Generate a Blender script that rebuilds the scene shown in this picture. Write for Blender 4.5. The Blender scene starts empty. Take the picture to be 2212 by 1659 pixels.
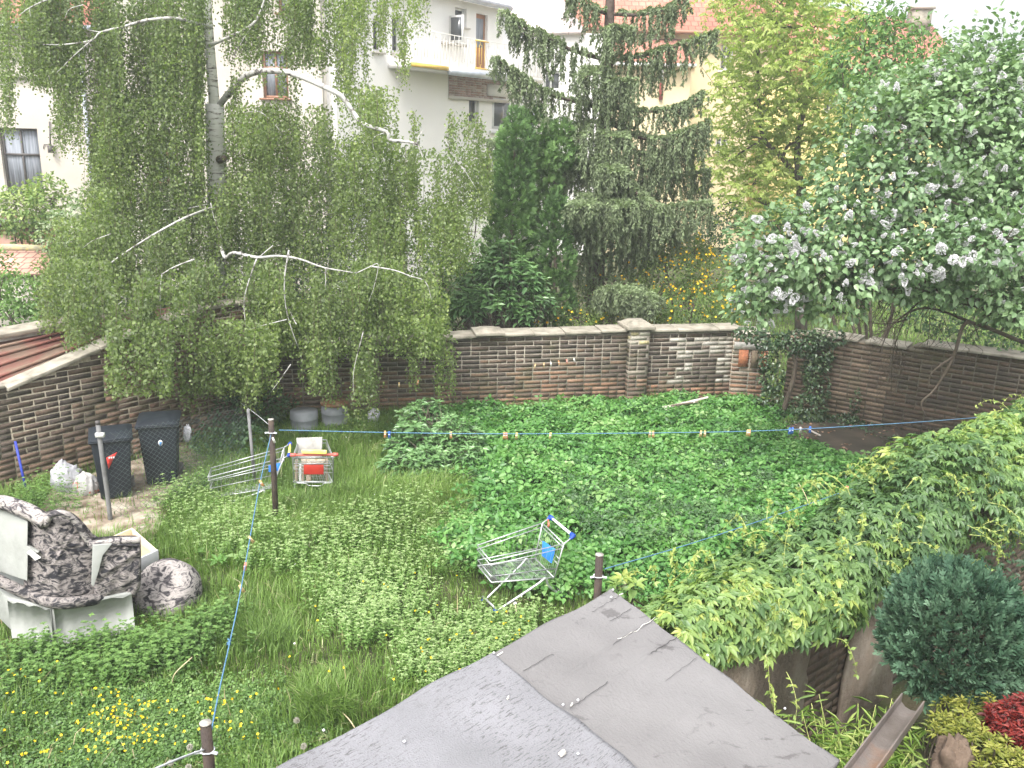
import bpy, math, random
import numpy as np
from mathutils import Matrix, Vector
S = bpy.context.scene
COL = S.collection
rng = np.random.default_rng(7)
random.seed(5)
# ---------------------------------------------------------------- camera
H = 4.5; PITCH = math.radians(15.5); ROLL = math.radians(1.5); FP = 1916.0
_f = np.array([0, math.cos(PITCH), -math.sin(PITCH)])
_u0 = np.cross([1., 0, 0], _f)
_r = np.array([1., 0, 0]) * math.cos(ROLL) + _u0 * math.sin(ROLL)
_u = np.cross(_r, _f)
cam = bpy.data.cameras.new('camera'); co = bpy.data.objects.new('camera', cam); COL.objects.link(co)
cam.sensor_width = 36; cam.lens = 36 * FP / 2212; cam.clip_start = 0.05; cam.clip_end = 500
co.matrix_world = Matrix(((_r[0], _u[0], -_f[0], 0), (_r[1], _u[1], -_f[1], 0), (_r[2], _u[2], -_f[2], H), (0, 0, 0, 1)))
S.camera = co
# ---------------------------------------------------------------- sky, sun, exposure
W = bpy.data.worlds.new('World'); S.world = W; W.use_nodes = True
nt = W.node_tree; nt.nodes.clear()
SUN_EL, SUN_AZ = math.radians(56), math.radians(205)
sky = nt.nodes.new('ShaderNodeTexSky'); sky.sky_type = 'NISHITA'; sky.sun_disc = False
sky.sun_elevation = SUN_EL; sky.sun_rotation = SUN_AZ; sky.dust_density = 6; sky.air_density = 1.0; sky.ozone_density = 1
hs = nt.nodes.new('ShaderNodeHueSaturation'); hs.inputs['Saturation'].default_value = 0.22; hs.inputs['Value'].default_value = 1.5
bg = nt.nodes.new('ShaderNodeBackground'); bg.inputs['Strength'].default_value = 0.15
wo = nt.nodes.new('ShaderNodeOutputWorld')
nt.links.new(sky.outputs[0], hs.inputs['Color']); nt.links.new(hs.outputs[0], bg.inputs[0]); nt.links.new(bg.outputs[0], wo.inputs[0])
sun = bpy.data.lights.new('sun', 'SUN'); sun.energy = 1.5; sun.angle = math.radians(22); sun.color = (1, .97, .92)
so = bpy.data.objects.new('sun', sun); COL.objects.link(so)
sd = Vector((math.sin(SUN_AZ) * math.cos(SUN_EL), math.cos(SUN_AZ) * math.cos(SUN_EL), math.sin(SUN_EL)))
so.rotation_euler = sd.to_track_quat('Z', 'Y').to_euler()
S.view_settings.view_transform = 'Standard'; S.view_settings.look = 'None'
S.view_settings.exposure = 1.0; S.view_settings.gamma = 1
S.render.engine = 'CYCLES'
S.cycles.max_bounces = 6; S.cycles.diffuse_bounces = 3; S.cycles.transparent_max_bounces = 8

S.cycles.volume_bounces = 1; S.cycles.volume_step_rate = 4
# ---------------------------------------------------------------- measuring: a ray through a spot of the photograph (2212 x 1659)
def ray(x, y): return _f + _r * ((x - 1106) / FP) - _u * ((y - 829.5) / FP)
def G(x, y, z=0.):
    d = ray(x, y); t = (z - H) / d[2]; return np.array([0, 0, H]) + d * t
def at(x, y, Y):
    d = ray(x, y); t = Y / d[1]; return np.array([0, 0, H]) + d * t
def onw(x, y, A, B):                       # point on the vertical plane through ground points A and B
    A = np.array(A[:2], float); B = np.array(B[:2], float); d = ray(x, y)
    n = np.array([B[1] - A[1], A[0] - B[0]]); t = (n @ A) / (n @ d[:2]); return np.array([0, 0, H]) + d * t
def nrm(v):
    v = np.asarray(v, float); return v / (np.linalg.norm(v, axis=-1, keepdims=True) + 1e-9)

# ---------------------------------------------------------------- materials
MATS = {}
def newmat(name):
    m = bpy.data.materials.new(name); m.use_nodes = True; MATS[name] = m
    t = m.node_tree; b = t.nodes['Principled BSDF']; return m, t, b
def N(t, typ, **kw):
    n = t.nodes.new(typ)
    for k, v in kw.items():
        if k in n.inputs: n.inputs[k].default_value = v
        else: setattr(n, k, v)
    return n
def ramp(t, fac, cols, pos=None, interp='LINEAR'):
    r = t.nodes.new('ShaderNodeValToRGB'); e = r.color_ramp.elements; r.color_ramp.interpolation = interp
    n = len(cols); pos = pos or [i / (n - 1) for i in range(n)]
    while len(e) < n: e.new(0.5)
    for i, c in enumerate(cols):
        e[i].position = pos[i]; e[i].color = (*c[:3], 1)
    t.links.new(fac, r.inputs[0]); return r
def noise(t, scale, detail=4, rough=.55, vec=None, dist=0):
    n = N(t, 'ShaderNodeTexNoise'); n.inputs['Scale'].default_value = scale; n.inputs['Detail'].default_value = detail
    n.inputs['Roughness'].default_value = rough; n.inputs['Distortion'].default_value = dist
    if vec is None:
        c = t.nodes.new('ShaderNodeTexCoord'); vec = c.outputs['Object']
    t.links.new(vec, n.inputs['Vector']); return n
def bump(t, b, h, strength=.4, dist=.01):
    bp = N(t, 'ShaderNodeBump'); bp.inputs['Strength'].default_value = strength; bp.inputs['Distance'].default_value = dist
    t.links.new(h, bp.inputs['Height']); t.links.new(bp.outputs[0], b.inputs['Normal'])
def mixc(t, a, b, f, mode='MIX'):
    m = t.nodes.new('ShaderNodeMix'); m.data_type = 'RGBA'; m.blend_type = mode
    for s, i in ((a, 6), (b, 7)):
        if isinstance(s, tuple): m.inputs[i].default_value = (*s, 1)
        else: t.links.new(s, m.inputs[i])
    if isinstance(f, (int, float)): m.inputs[0].default_value = f
    else: t.links.new(f, m.inputs[0])
    return m.outputs[2]
def mat(name, cols, scale=6, rough=.8, metal=0, bs=.25, bscale=None, bd=.01, detail=5, pos=None, stretch=None, spec=.4):
    m, t, b = newmat(name)
    vec = None
    if stretch:
        c = t.nodes.new('ShaderNodeTexCoord'); mp = N(t, 'ShaderNodeMapping'); mp.inputs['Scale'].default_value = stretch
        t.links.new(c.outputs['Object'], mp.inputs[0]); vec = mp.outputs[0]
    n = noise(t, scale, detail, vec=vec)
    if len(cols) == 1: cols = [tuple(x * .85 for x in cols[0]), tuple(min(1, x * 1.15) for x in cols[0])]
    r = ramp(t, n.outputs[0], cols, pos or [.3 + .4 * i / (len(cols) - 1) for i in range(len(cols))])
    t.links.new(r.outputs[0], b.inputs['Base Color'])
    b.inputs['Roughness'].default_value = rough; b.inputs['Metallic'].default_value = metal
    b.inputs['Specular IOR Level'].default_value = spec
    if bs:
        n2 = noise(t, bscale or scale * 4, 6, .6); bump(t, b, n2.outputs[0], bs, bd)
    return m
def leafmat(name, cols, trans=.35, rough=.45, spec=.45, pos=None, tcol=None):
    m, t, b = newmat(name)
    a = N(t, 'ShaderNodeAttribute', attribute_name='v')
    r = ramp(t, a.outputs['Fac'], cols, pos)
    b.inputs['Roughness'].default_value = rough; b.inputs['Specular IOR Level'].default_value = spec
    t.links.new(r.outputs[0], b.inputs['Base Color'])
    tr = N(t, 'ShaderNodeBsdfTranslucent'); k = mixc(t, r.outputs[0], tcol or (1.15, 1.35, .6), 1., 'MULTIPLY')
    t.links.new(k, tr.inputs[0]); mx = N(t, 'ShaderNodeMixShader'); mx.inputs[0].default_value = trans
    t.links.new(b.outputs[0], mx.inputs[1]); t.links.new(tr.outputs[0], mx.inputs[2])
    t.links.new(mx.outputs[0], t.nodes['Material Output'].inputs[0]); return m

# ---------------------------------------------------------------- meshes and objects
OFF = {}
def tag(o, label=None, cat=None, group=None, kind=None):
    for k, v in (('label', label), ('category', cat), ('group', group), ('kind', kind)):
        if v: o[k] = v
    return o
def thing(name, label, cat, loc=(0, 0, 0), group=None):
    o = bpy.data.objects.new(name, None); COL.objects.link(o); o.location = loc; o.empty_display_size = .1
    OFF[o] = np.array(loc, float); return tag(o, label, cat, group)
def npmesh(name, V, F, mat, parent=None, v=None, smooth=False, col=None, mi=None):
    """V (n,3) world points; F list of faces or an (m,k) array; v per-face value; col per-face colour"""
    off = OFF.get(parent, np.zeros(3)) if parent is not None else np.zeros(3)
    V = np.asarray(V, np.float32) - off
    me = bpy.data.meshes.new(name)
    if isinstance(F, np.ndarray):
        m, k = F.shape; li = F.astype(np.int32).ravel(); ls = np.arange(0, m * k, k, dtype=np.int32); lt = np.full(m, k, np.int32)
    else:
        m = len(F); lt = np.array([len(f) for f in F], np.int32); li = np.array([i for f in F for i in f], np.int32)
        ls = np.concatenate([[0], np.cumsum(lt)[:-1]]).astype(np.int32)
    me.vertices.add(len(V)); me.vertices.foreach_set('co', V.astype(np.float32).ravel())
    me.loops.add(len(li)); me.loops.foreach_set('vertex_index', li)
    me.polygons.add(m); me.polygons.foreach_set('loop_start', ls); me.polygons.foreach_set('loop_total', lt)
    if smooth: me.polygons.foreach_set('use_smooth', np.ones(m, bool))
    ms = mat if isinstance(mat, (list, tuple)) else [mat]
    for x in ms: me.materials.append(x)
    if mi is not None: me.polygons.foreach_set('material_index', np.asarray(mi, np.int32))
    me.update(calc_edges=True); me.validate()
    if v is not None and len(me.polygons) == m:
        a = me.attributes.new('v', 'FLOAT', 'FACE'); a.data.foreach_set('value', np.asarray(v, np.float32))
    if col is not None and len(me.polygons) == m:
        a = me.attributes.new('col', 'FLOAT_COLOR', 'FACE'); c = np.ones((m, 4), np.float32); c[:, :3] = col
        a.data.foreach_set('color', c.ravel())
    o = bpy.data.objects.new(name, me); COL.objects.link(o)
    if parent is not None: o.parent = parent
    OFF[o] = off; return o
class MB:
    def __init__(s): s.V = []; s.F = []; s.c = []; s.n = 0; s.m = []
    def add(s, V, F, c=None, m=0):
        V = np.asarray(V, float); s.V.append(V); s.F += [[i + s.n for i in f] for f in F]; s.n += len(V)
        s.c += [c if c is not None else (1, 1, 1)] * len(F); s.m += [m] * len(F); return s
    def box(s, c, d, ax=None, col=None, m=0, taper=1.0):
        c = np.asarray(c, float); hx, hy, hz = [q / 2 for q in d]; t = taper
        P = np.array([[-hx, -hy, -hz], [hx, -hy, -hz], [hx, hy, -hz], [-hx, hy, -hz], [-hx * t, -hy * t, hz], [hx * t, -hy * t, hz], [hx * t, hy * t, hz], [-hx * t, hy * t, hz]])
        if ax is not None: P = P @ np.array(ax, float)
        return s.add(P + c, [[0, 3, 2, 1], [4, 5, 6, 7], [0, 1, 5, 4], [1, 2, 6, 5], [2, 3, 7, 6], [3, 0, 4, 7]], col, m)
    def hexa(s, P, col=None, m=0):          # 4 bottom corners then 4 top corners
        return s.add(P, [[0, 3, 2, 1], [4, 5, 6, 7], [0, 1, 5, 4], [1, 2, 6, 5], [2, 3, 7, 6], [3, 0, 4, 7]], col, m)
    def prism(s, poly, ext, col=None, m=0):  # planar polygon moved along ext
        P = np.asarray(poly, float); n = len(P); ext = np.asarray(ext, float)
        F = [list(range(n))[::-1], list(range(n, 2 * n))] + [[i, (i + 1) % n, n + (i + 1) % n, n + i] for i in range(n)]
        return s.add(np.vstack([P, P + ext]), F, col, m)
    def tube(s, pts, rad, n=6, cap=True, col=None, m=0):
        P = np.asarray(pts, float); k = len(P); R = np.broadcast_to(np.asarray(rad, float), (k,))
        T = np.gradient(P, axis=0); T = nrm(T); up = np.array([0, 0, 1.]) if abs(T[0][2]) < .9 else np.array([1., 0, 0])
        V = []; a = np.linspace(0, 2 * math.pi, n, endpoint=False); u = nrm(np.cross(T[0], up))
        for i in range(k):
            u = nrm(u - T[i] * (u @ T[i])); w = np.cross(T[i], u)
            V.append(P[i] + R[i] * (np.cos(a)[:, None] * u + np.sin(a)[:, None] * w))
        F = [[i * n + j, i * n + (j + 1) % n, (i + 1) * n + (j + 1) % n, (i + 1) * n + j] for i in range(k - 1) for j in range(n)]
        if cap: F += [list(range(n))[::-1], [(k - 1) * n + j for j in range(n)]]
        return s.add(np.vstack(V), F, col, m)
    def build(s, name, mat, parent=None, smooth=False, bevel=0, usecol=False):
        o = npmesh(name, np.vstack(s.V), s.F, mat, parent, smooth=smooth, col=s.c if usecol else None, mi=s.m if isinstance(mat, (list, tuple)) else None)
        if bevel:
            b = o.modifiers.new('bevel', 'BEVEL'); b.width = bevel; b.segments = 2; b.limit_method = 'ANGLE'; b.angle_limit = .6
        return o
def curve(pts, n=20):
    """Catmull-Rom through points"""
    P = np.asarray(pts, float); P = np.vstack([2 * P[0] - P[1], P, 2 * P[-1] - P[-2]]); out = []
    k = len(P) - 3; per = max(2, n // k)
    for i in range(k):
        for t in np.linspace(0, 1, per, endpoint=(i == k - 1)):
            a, b, c, d = P[i:i + 4]
            out.append(.5 * ((2 * b) + (c - a) * t + (2 * a - 5 * b + 4 * c - d) * t * t + (3 * b - a - 3 * c + d) * t ** 3))
    return np.array(out)

# leaves: n quads, each folded slightly; D = direction of the leaf, Nn = its upper side
def leaf_arrays(P, D, Nn, L, Wd, fold=.18, kind='rhomb', droop=.0):
    n = len(P); D = nrm(D); Sd = nrm(np.cross(D, Nn)); Nn = nrm(np.cross(Sd, D))
    L = np.broadcast_to(L, (n,))[:, None]; Wd = np.broadcast_to(Wd, (n,))[:, None]
    if kind == 'rhomb':
        V = np.stack([P, P + D * L * .42 + Sd * Wd * .5 + Nn * fold * Wd, P + D * L - Nn * droop * L, P + D * L * .42 - Sd * Wd * .5 + Nn * fold * Wd], 1)
        F = np.arange(n * 4).reshape(n, 4)
        # make two triangles sharing the midrib
        F = np.concatenate([F[:, [0, 1, 2]], F[:, [0, 2, 3]]], 0)
        return V.reshape(-1, 3), F
    V = np.stack([P, P + D * L * .18 + Sd * Wd * .42 + Nn * fold * Wd * .8, P + D * L * .55 + Sd * Wd * .42 + Nn * fold * Wd * .8, P + D * L - Nn * droop * L,
                  P + D * L * .55 - Sd * Wd * .42 + Nn * fold * Wd * .8, P + D * L * .18 - Sd * Wd * .42 + Nn * fold * Wd * .8], 1)
    b = np.arange(n)[:, None] * 6
    F = np.concatenate([b + np.array([[0, 1, 2, 3]]), b + np.array([[0, 3, 4, 5]])], 0)
    return V.reshape(-1, 3), F
def leaves(name, P, D, Nn, L, Wd, mat, parent=None, v=None, **kw):
    V, F = leaf_arrays(P, D, Nn, L, Wd, **kw)
    if v is None: v = rng.random(len(P))
    return npmesh(name, V, F, mat, parent, v=np.concatenate([v, v]))
def rnd(n, s=1.): return rng.normal(0, s, (n, 3))
def clump_noise(P, sc, seed=0):
    """cheap smooth 3-D noise in 0..1 for light and dark clumps"""
    r = np.random.default_rng(seed); o = np.zeros(len(P))
    for k in range(5):
        w = r.normal(0, 1, 3) * sc * (1 + .6 * k); o += np.sin(P @ w + r.random() * 6.28) / (1 + .4 * k)
    return .5 + .5 * np.tanh(o * .7)
# ================================================================ GROUND
def hill(x, y):
    near = np.clip((14 - y) / 6, 0, 1) * np.clip((y - 1) / 3, 0, 1) * np.clip((6.5 - abs(x)) / 3, 0, 1)
    return near * (.04 * np.sin(1.1 * x + .7 * y) + .03 * np.sin(2.3 * x - 1.3 * y + 1))
gx = np.concatenate([[-160, -80, -40, -20], np.linspace(-12, 12, 49), [20, 40, 80, 160]])
gy = np.concatenate([[-60, -20, -5], np.linspace(0, 20, 41), [25, 35, 60, 120, 260]])
X, Y = np.meshgrid(gx, gy); Zg = hill(X, Y) - .02
V = np.stack([X, Y, Zg], -1).reshape(-1, 3); nx = len(gx)
F = np.array([[j * nx + i, j * nx + i + 1, (j + 1) * nx + i + 1, (j + 1) * nx + i] for j in range(len(gy) - 1) for i in range(nx - 1)])
m_ground = mat('soil', [(.03, .028, .015), (.05, .06, .02), (.09, .075, .045)], scale=3, rough=.95, bs=.6, bscale=30, bd=.03)
tag(npmesh('ground', V, F, m_ground, smooth=True), kind='structure')
# worn pale paving by the bins and the dark slab in the far right corner
def sheet(name, pts, z, m, n=1):
    P = np.array([[p[0], p[1], z] for p in pts]); o = npmesh(name, P, [list(range(len(P)))], m); return tag(o, kind='structure')
m_pave = mat('pale_paving', [(.13, .09, .06), (.26, .21, .16), (.36, .32, .26)], scale=4.5, rough=.9, bs=.7, bscale=14, bd=.03, pos=[.35, .5, .62])
m_slab = mat('damp_slab', [(.035, .028, .02), (.06, .048, .035), (.10, .075, .055)], scale=2.2, rough=.75, bs=.4, bscale=20)
sheet('paving', [G(120, 1060)[:2], G(400, 970)[:2], G(470, 1010)[:2], G(380, 1090)[:2], G(330, 1180)[:2], G(180, 1190)[:2], G(60, 1150)[:2]], .075, m_pave)
sheet('concrete_slab', [G(1640, 935)[:2], G(1800, 895)[:2], G(2010, 950)[:2], G(2090, 1010)[:2], G(1900, 1020)[:2], G(1740, 990)[:2]], .09, m_slab)

# ================================================================ BRICK WALLS
def colmat(name, mult=1., moss=(.09, .09, .04), mossamt=.35, rough=.9, bumpd=.006):
    m, t, b = newmat(name); a = N(t, 'ShaderNodeAttribute', attribute_name='col')
    n = noise(t, 35, 5, .65); r = ramp(t, n.outputs[0], [(.62, .6, .58), (1.25, 1.25, 1.22)], [.3, .72])
    c = mixc(t, a.outputs['Color'], r.outputs[0], 1., 'MULTIPLY')
    n2 = noise(t, 1.9, 6, .65); r2 = ramp(t, n2.outputs[0], [(0, 0, 0), (mossamt,) * 3], [.52, .68])
    c = mixc(t, c, moss, r2.outputs[0]); t.links.new(c, b.inputs['Base Color']); b.inputs['Roughness'].default_value = rough
    n3 = noise(t, 60, 6, .7); bump(t, b, n3.outputs[0], .5, bumpd); return m
m_brick = colmat('old_brick')
DK = [(.045, .038, .034), (.062, .05, .043), (.085, .064, .052), (.11, .083, .067)]
BR = [(.14, .095, .068), (.17, .11, .075), (.12, .082, .062), (.2, .125, .083)]
OR = [(.27, .14, .085), (.22, .12, .075), (.3, .18, .12)]
GY = [(.33, .31, .28), (.42, .40, .37), (.27, .24, .2)]
def pick(L):
    a = np.array(L[random.randrange(len(L))]); m = np.mean(np.array(L), 0); return a * .6 + m * .4
def brickwall(mb, A, B, top, colf, thick=.3, s0=None, s1=None, bl=.305, bh=.076, proud=.0025, z0=-.05, side=1, mortar=(.27, .245, .205), flemish=.36):
    A = np.array(A[:2], float); B = np.array(B[:2], float); L = np.linalg.norm(B - A); e = (B - A) / L
    n = np.array([e[1], -e[0]]) * side; s0 = 0 if s0 is None else s0; s1 = L if s1 is None else s1
    P = lambda s, z, d: np.array([*(A + e * s + n * d), z])
    ss = sorted(set([s0, s1] + [s for s in top[0] if s0 < s < s1])); tz = lambda s: float(np.interp(s, top[0], top[1]))
    for a, b in zip(ss[:-1], ss[1:]):
        mb.hexa([P(a, z0, 0), P(b, z0, 0), P(b, z0, -thick), P(a, z0, -thick), P(a, tz(a), 0), P(b, tz(b), 0), P(b, tz(b), -thick), P(a, tz(a), -thick)], mortar)
    k = 0; z = 0.0
    while z < max(top[1]) + .01:
        s = s0 - (bl * .5 if k % 2 else 0) - random.random() * .03 * 0
        dz = 0
        while s < s1:
            w = bl if random.random() > flemish else bl * .5
            a = max(s, s0) + .009; b = min(s + w, s1) - .009
            lim = min(tz(a), tz(b)) - .004
            if b - a > .04 and z + bh * .5 < lim:
                j = lambda q=.0035: random.gauss(0, q)
                za = z + .009 + j(.002); zb = za + j(.002); zt = min(z + bh - .007, lim); pr = proud + abs(j(.0025)); jt = -abs(j(.003))
                if random.random() < .02: pr = .001
                V = [P(a + j(), za, 0), P(b + j(), zb, 0), P(b, zb, -.02), P(a, za, -.02), P(a + j(), zt + jt, 0), P(b + j(), zt + jt, 0), P(b, zt, -.02), P(a, zt, -.02)]
                for i in (0, 1, 4, 5): V[i] = V[i] + np.array([*(n * (pr + j(.0003))), 0])
                c = np.array(colf((a + b) / 2, z)); c = c * (1 + random.gauss(0, .12)); mb.hexa(V, tuple(np.clip(c, .01, .8)))
            s += w
        z += bh; k += 1
    return P
def coping(parent, A, B, top, s0, s1, mat, w=.42, t=.06, name='coping_stone', side=1, step=.62, over=.06):
    A = np.array(A[:2], float); B = np.array(B[:2], float); e = (B - A) / np.linalg.norm(B - A); n = np.array([e[1], -e[0]]) * side
    s = s0
    while s < s1 - .05:
        b = min(s + step * random.uniform(.8, 1.5), s1); q = MB(); za = float(np.interp(s, top[0], top[1])); zb = float(np.interp(b, top[0], top[1]))
        jj = random.gauss(0, .006)
        P = lambda s_, z, d: np.array([*(A + e * s_ + n * d), z])
        ov = over + random.uniform(-.01, .015)
        q.hexa([P(s + .006, za + .003 + jj, ov), P(b - .006, zb + .003 + jj, ov), P(b - .006, zb + .003 + jj, ov - w), P(s + .006, za + .003 + jj, ov - w),
                P(s + .006, za + t * .75 + jj, ov), P(b - .006, zb + t * .75 + jj, ov), P(b - .006, zb + t + jj, ov - w), P(s + .006, za + t + jj, ov - w)])
        q.build(name, mat, parent, bevel=.008); s = b
m_cope = mat('coping_stone', [(.14, .13, .10), (.27, .245, .2), (.36, .33, .27)], scale=5, rough=.9, bs=.6, bscale=45, bd=.01)
m_lich = mat('lichen_stone', [(.2, .19, .15), (.36, .33, .2), (.5, .42, .12)], scale=9, rough=.9, bs=.5, bscale=40)

# back wall
bA = np.array([-1.58, 14.17]); bB = np.array([4.15, 15.42]); be = nrm(bB - bA); bn = np.array([be[1], -be[0]])
WT = {'back': ([-2.3, -.9, .6, 1.16, 3.79, 5.7], [1.18, 1.22, 1.27, 1.31, 1.33, 1.33])}
wb = thing('brick_wall', 'sooty brown garden brick wall with pale coping stones at the back of the lawn', 'wall', (*bA, 0))
def cback(s, z):
    h = z / 1.3; u = math.sin(s * 2.1) * .09 + random.gauss(0, .1) + h
    if s > 4.55 and .25 < h < .92:
        d = abs(s - 5.1) < .25 and h < .7
        if not d and random.random() < .8: return pick(GY)
        return pick(DK)
    if u > .5: return pick(DK + DK + BR[:1] + BR[2:3])
    if u > .42: return pick(DK + BR)
    return pick(BR + BR + OR + DK[2:])
q = MB(); brickwall(q, bA, bB, WT['back'], cback, s0=-2.3, s1=5.75); q.build('brick_face', m_brick, wb, usecol=True)
coping(wb, bA, bB, WT['back'], -2.3, 1.0, m_cope); coping(wb, bA, bB, WT['back'], 1.42, 3.6, m_cope); coping(wb, bA, bB, WT['back'], 4.02, 5.75, m_cope)
def pier(parent, A, B, s, w, out, h, colf, cap=True, capm=None, side=1):
    A = np.array(A, float); B = np.array(B, float); e = nrm(B - A); n = np.array([e[1], -e[0]]) * side
    c0 = A + e * (s - w / 2) + n * out; c1 = A + e * (s + w / 2) + n * out; c0b = c0 - n * (out + .3); c1b = c1 - n * (out + .3)
    q = MB(); T = ([0, 9], [h, h])
    brickwall(q, c0, c1, T, lambda a, z: colf(s, z), thick=out + .3, flemish=.4)
    brickwall(q, c0b, c0, T, lambda a, z: colf(s, z), thick=.02, s1=out + .298, flemish=.4)
    brickwall(q, c1, c1b, T, lambda a, z: colf(s, z), thick=.02, s1=out + .298, flemish=.4)
    p = q.build('pier', m_brick, parent, usecol=True)
    if cap:
        g = MB(); m = (c0 + c1 + c0b + c1b) / 4; ax = [[*e, 0], [*n, 0], [0, 0, 1]]
        g.box((*m, h + .035), (w + .16, out + .42, .06), ax); g.box((*m, h + .1), (w + .1, out + .36, .07), ax, taper=.55)
        g.build('cap_stone', capm or m_cope, p, bevel=.008)
    return p
pier(wb, bA, bB, 3.81, .35, .14, 1.40, lambda s, z: pick(GY[:2] + [(.4, .34, .15)]) if z > 1.1 else (pick(DK + BR[:1] + GY[2:]) if z > .5 else pick(DK[2:] + BR)))
g = MB(); mm = bA + be * 1.2 - bn * .1; g.box((*mm, 1.375), (.5, .5, .055), [[*be, 0], [*bn, 0], [0, 0, 1]]); g.box((*mm, 1.42), (.44, .42, .05), [[*be, 0], [*bn, 0], [0, 0, 1]], taper=.5)
g.build('cap_stone', m_cope, wb, bevel=.008)

# corner pier of brighter bricks
cp = thing('brick_pier', 'broken corner pier of bright orange bricks and crumbling render beside the ivy', 'pillar', (*G(1620, 872)[:2], 0))
pA = G(1572, 872)[:2]; pB = G(1655, 878)[:2]
def cpier(s, z):
    if .62 < z < .7: return pick(OR)
    if z > 1.15: return pick(GY + BR)
    return pick(OR + BR + GY[2:] + [(.42, .3, .22)])
q = MB(); brickwall(q, pA, pB, ([0, 9], [1.3, 1.3]), cpier, thick=.7, s0=0, s1=.62, mortar=(.42, .39, .34))
brickwall(q, pA - np.array([-.12, -.7]), pA, ([0, 9], [1.3, 1.3]), cpier, thick=.05, mortar=(.42, .39, .34)); q.build('brick_face', m_brick, cp, usecol=True)
q = MB(); pe = nrm(pB - pA); pn = np.array([pe[1], -pe[0]])
for k, (a, w, c) in enumerate([(.14, .17, (.5, .19, .1)), (.335, .13, (.22, .17, .12)), (.49, .12, (.42, .17, .09))]):
    q.box((*(pA + pe * (a + .05) + pn * .03), .86), (w - .015, .06, .30), [[*pe, 0], [*pn, 0], [0, 0, 1]], c)
q.build('upright_brick', m_brick, cp, usecol=True)
m_mort = mat('lime_mortar', [(.3, .28, .25), (.5, .48, .45)], scale=12, rough=.95, bs=.8, bscale=30, bd=.02)
q = MB(); q.box((*(pA + pe * .3 + pn * .015), 1.08), (.56, .05, .12), [[*pe, 0], [*pn, 0], [0, 0, 1]]); q.build('render_patch', m_mort, cp)
# narrow brick pillar right of the ivy trunk
p2 = thing('brick_pillar', 'slim pillar of red and white patched bricks half hidden in the ivy', 'pillar', (*G(1715, 880)[:2], 0))
q = MB(); a2 = G(1702, 876)[:2]; b2 = G(1738, 878)[:2]
brickwall(q, a2, b2, ([0, 9], [1.22, 1.22]), lambda s, z: pick([(.6, .58, .54)] + OR + BR + OR), thick=.28, s1=.3); q.build('brick_face', m_brick, p2, usecol=True)

# right wall
rA = np.array([4.75, 14.93]); rB = np.array([7.8, 12.7]); re_ = nrm(rB - rA); rn = np.array([re_[1], -re_[0]])
wr = thing('brick_wall', 'shaded brick wall with broken coping running off under the lilac branches at right', 'wall', (*rA, 0))
TR = ([0, 1.9, 2.0, 7], [1.42, 1.42, 1.5, 1.56])
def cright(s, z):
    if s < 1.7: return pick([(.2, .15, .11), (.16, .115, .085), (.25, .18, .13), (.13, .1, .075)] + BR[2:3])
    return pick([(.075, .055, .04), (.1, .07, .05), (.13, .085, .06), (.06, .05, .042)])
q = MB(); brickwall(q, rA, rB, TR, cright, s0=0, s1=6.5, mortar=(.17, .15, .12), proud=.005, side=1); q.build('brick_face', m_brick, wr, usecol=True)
coping(wr, rA, rB, TR, .3, 1.15, m_cope); coping(wr, rA, rB, TR, 1.25, 1.9, m_cope); coping(wr, rA, rB, TR, 2.1, 6.5, m_cope)

# left wall of the outbuilding
lA = np.array([-6.11, 10.73]); lB = np.array([-4.81, 12.30]); le = nrm(lB - lA); ln = np.array([le[1], -le[0]])
TL = ([-3, -.27, -.26, 1.15, 2.3, 3.65], [1.36, 1.36, 1.33, 1.70, 1.98, 1.98])
ob = thing('outbuilding', 'low brick outbuilding with rust red sheet roof beside the bins', 'shed', (*lA, 0))
def cleft(s, z):
    if s < .9 and z > .45: return pick(DK + DK + BR[:1] + BR[2:3])
    if s < .9: return pick(BR + DK[3:] + [(.2, .13, .1)])
    return pick(BR + DK[2:] + [(.2, .11, .08)])
q = MB(); brickwall(q, lA, lB, TL, cleft, s0=-3, s1=3.65, mortar=(.33, .295, .23)); q.build('wall', m_brick, ob, usecol=True)
coping(ob, lA, lB, TL, -3, -.27, m_cope, w=.3); coping(ob, lA, lB, TL, -.26, 3.65, m_cope, w=.28, t=.07, step=.8)
oB = lA - ln * 2.3
zb0 = onw(0, 716, oB, oB + le)[2]; zb1 = onw(150, 690, oB, oB + le)[2]
sb0 = (onw(0, 716, oB, oB + le)[:2] - oB) @ le; sb1 = (onw(150, 690, oB, oB + le)[:2] - oB) @ le
slope = (1.70 - 1.33) / 1.41
m_rust = mat('rusty_sheet', [(.13, .05, .04), (.22, .085, .065), (.2, .14, .1), (.3, .2, .15)], scale=2.2, rough=.7, bs=.3, bscale=25, pos=[.3, .45, .6, .72], stretch=(1, .5, 1))
def roofz(s, d):                      # s along the wall, d 0 front .. 1 back
    zf = 1.28 + slope * (s + .26); zk = zb0 + (zb1 - zb0) * (s - sb0) / (sb1 - sb0) - .12
    return zf * (1 - d) + zk * d
q = MB()
for k in range(5):
    d0, d1 = k / 5, (k + 1) / 5
    P = lambda s, d, dz: np.array([*(lA + le * s - ln * (.2 + 2.0 * d)), roofz(s, d) + dz])
    q.hexa([P(-3, d0, -.04), P(3.2, d0, -.04), P(3.2, d1, -.04), P(-3, d1, -.04), P(-3, d0, 0), P(3.2, d0, 0), P(3.2, d1, 0), P(-3, d1, 0)])
    if k: q.hexa([P(-3, d0 - .012, .001), P(3.2, d0 - .012, .001), P(3.2, d0 + .012, .001), P(-3, d0 + .012, .001), P(-3, d0 - .006, .04), P(3.2, d0 - .006, .04), P(3.2, d0 + .006, .04), P(-3, d0 + .006, .04)])
q.build('sheet_roof', m_rust, ob)
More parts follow.
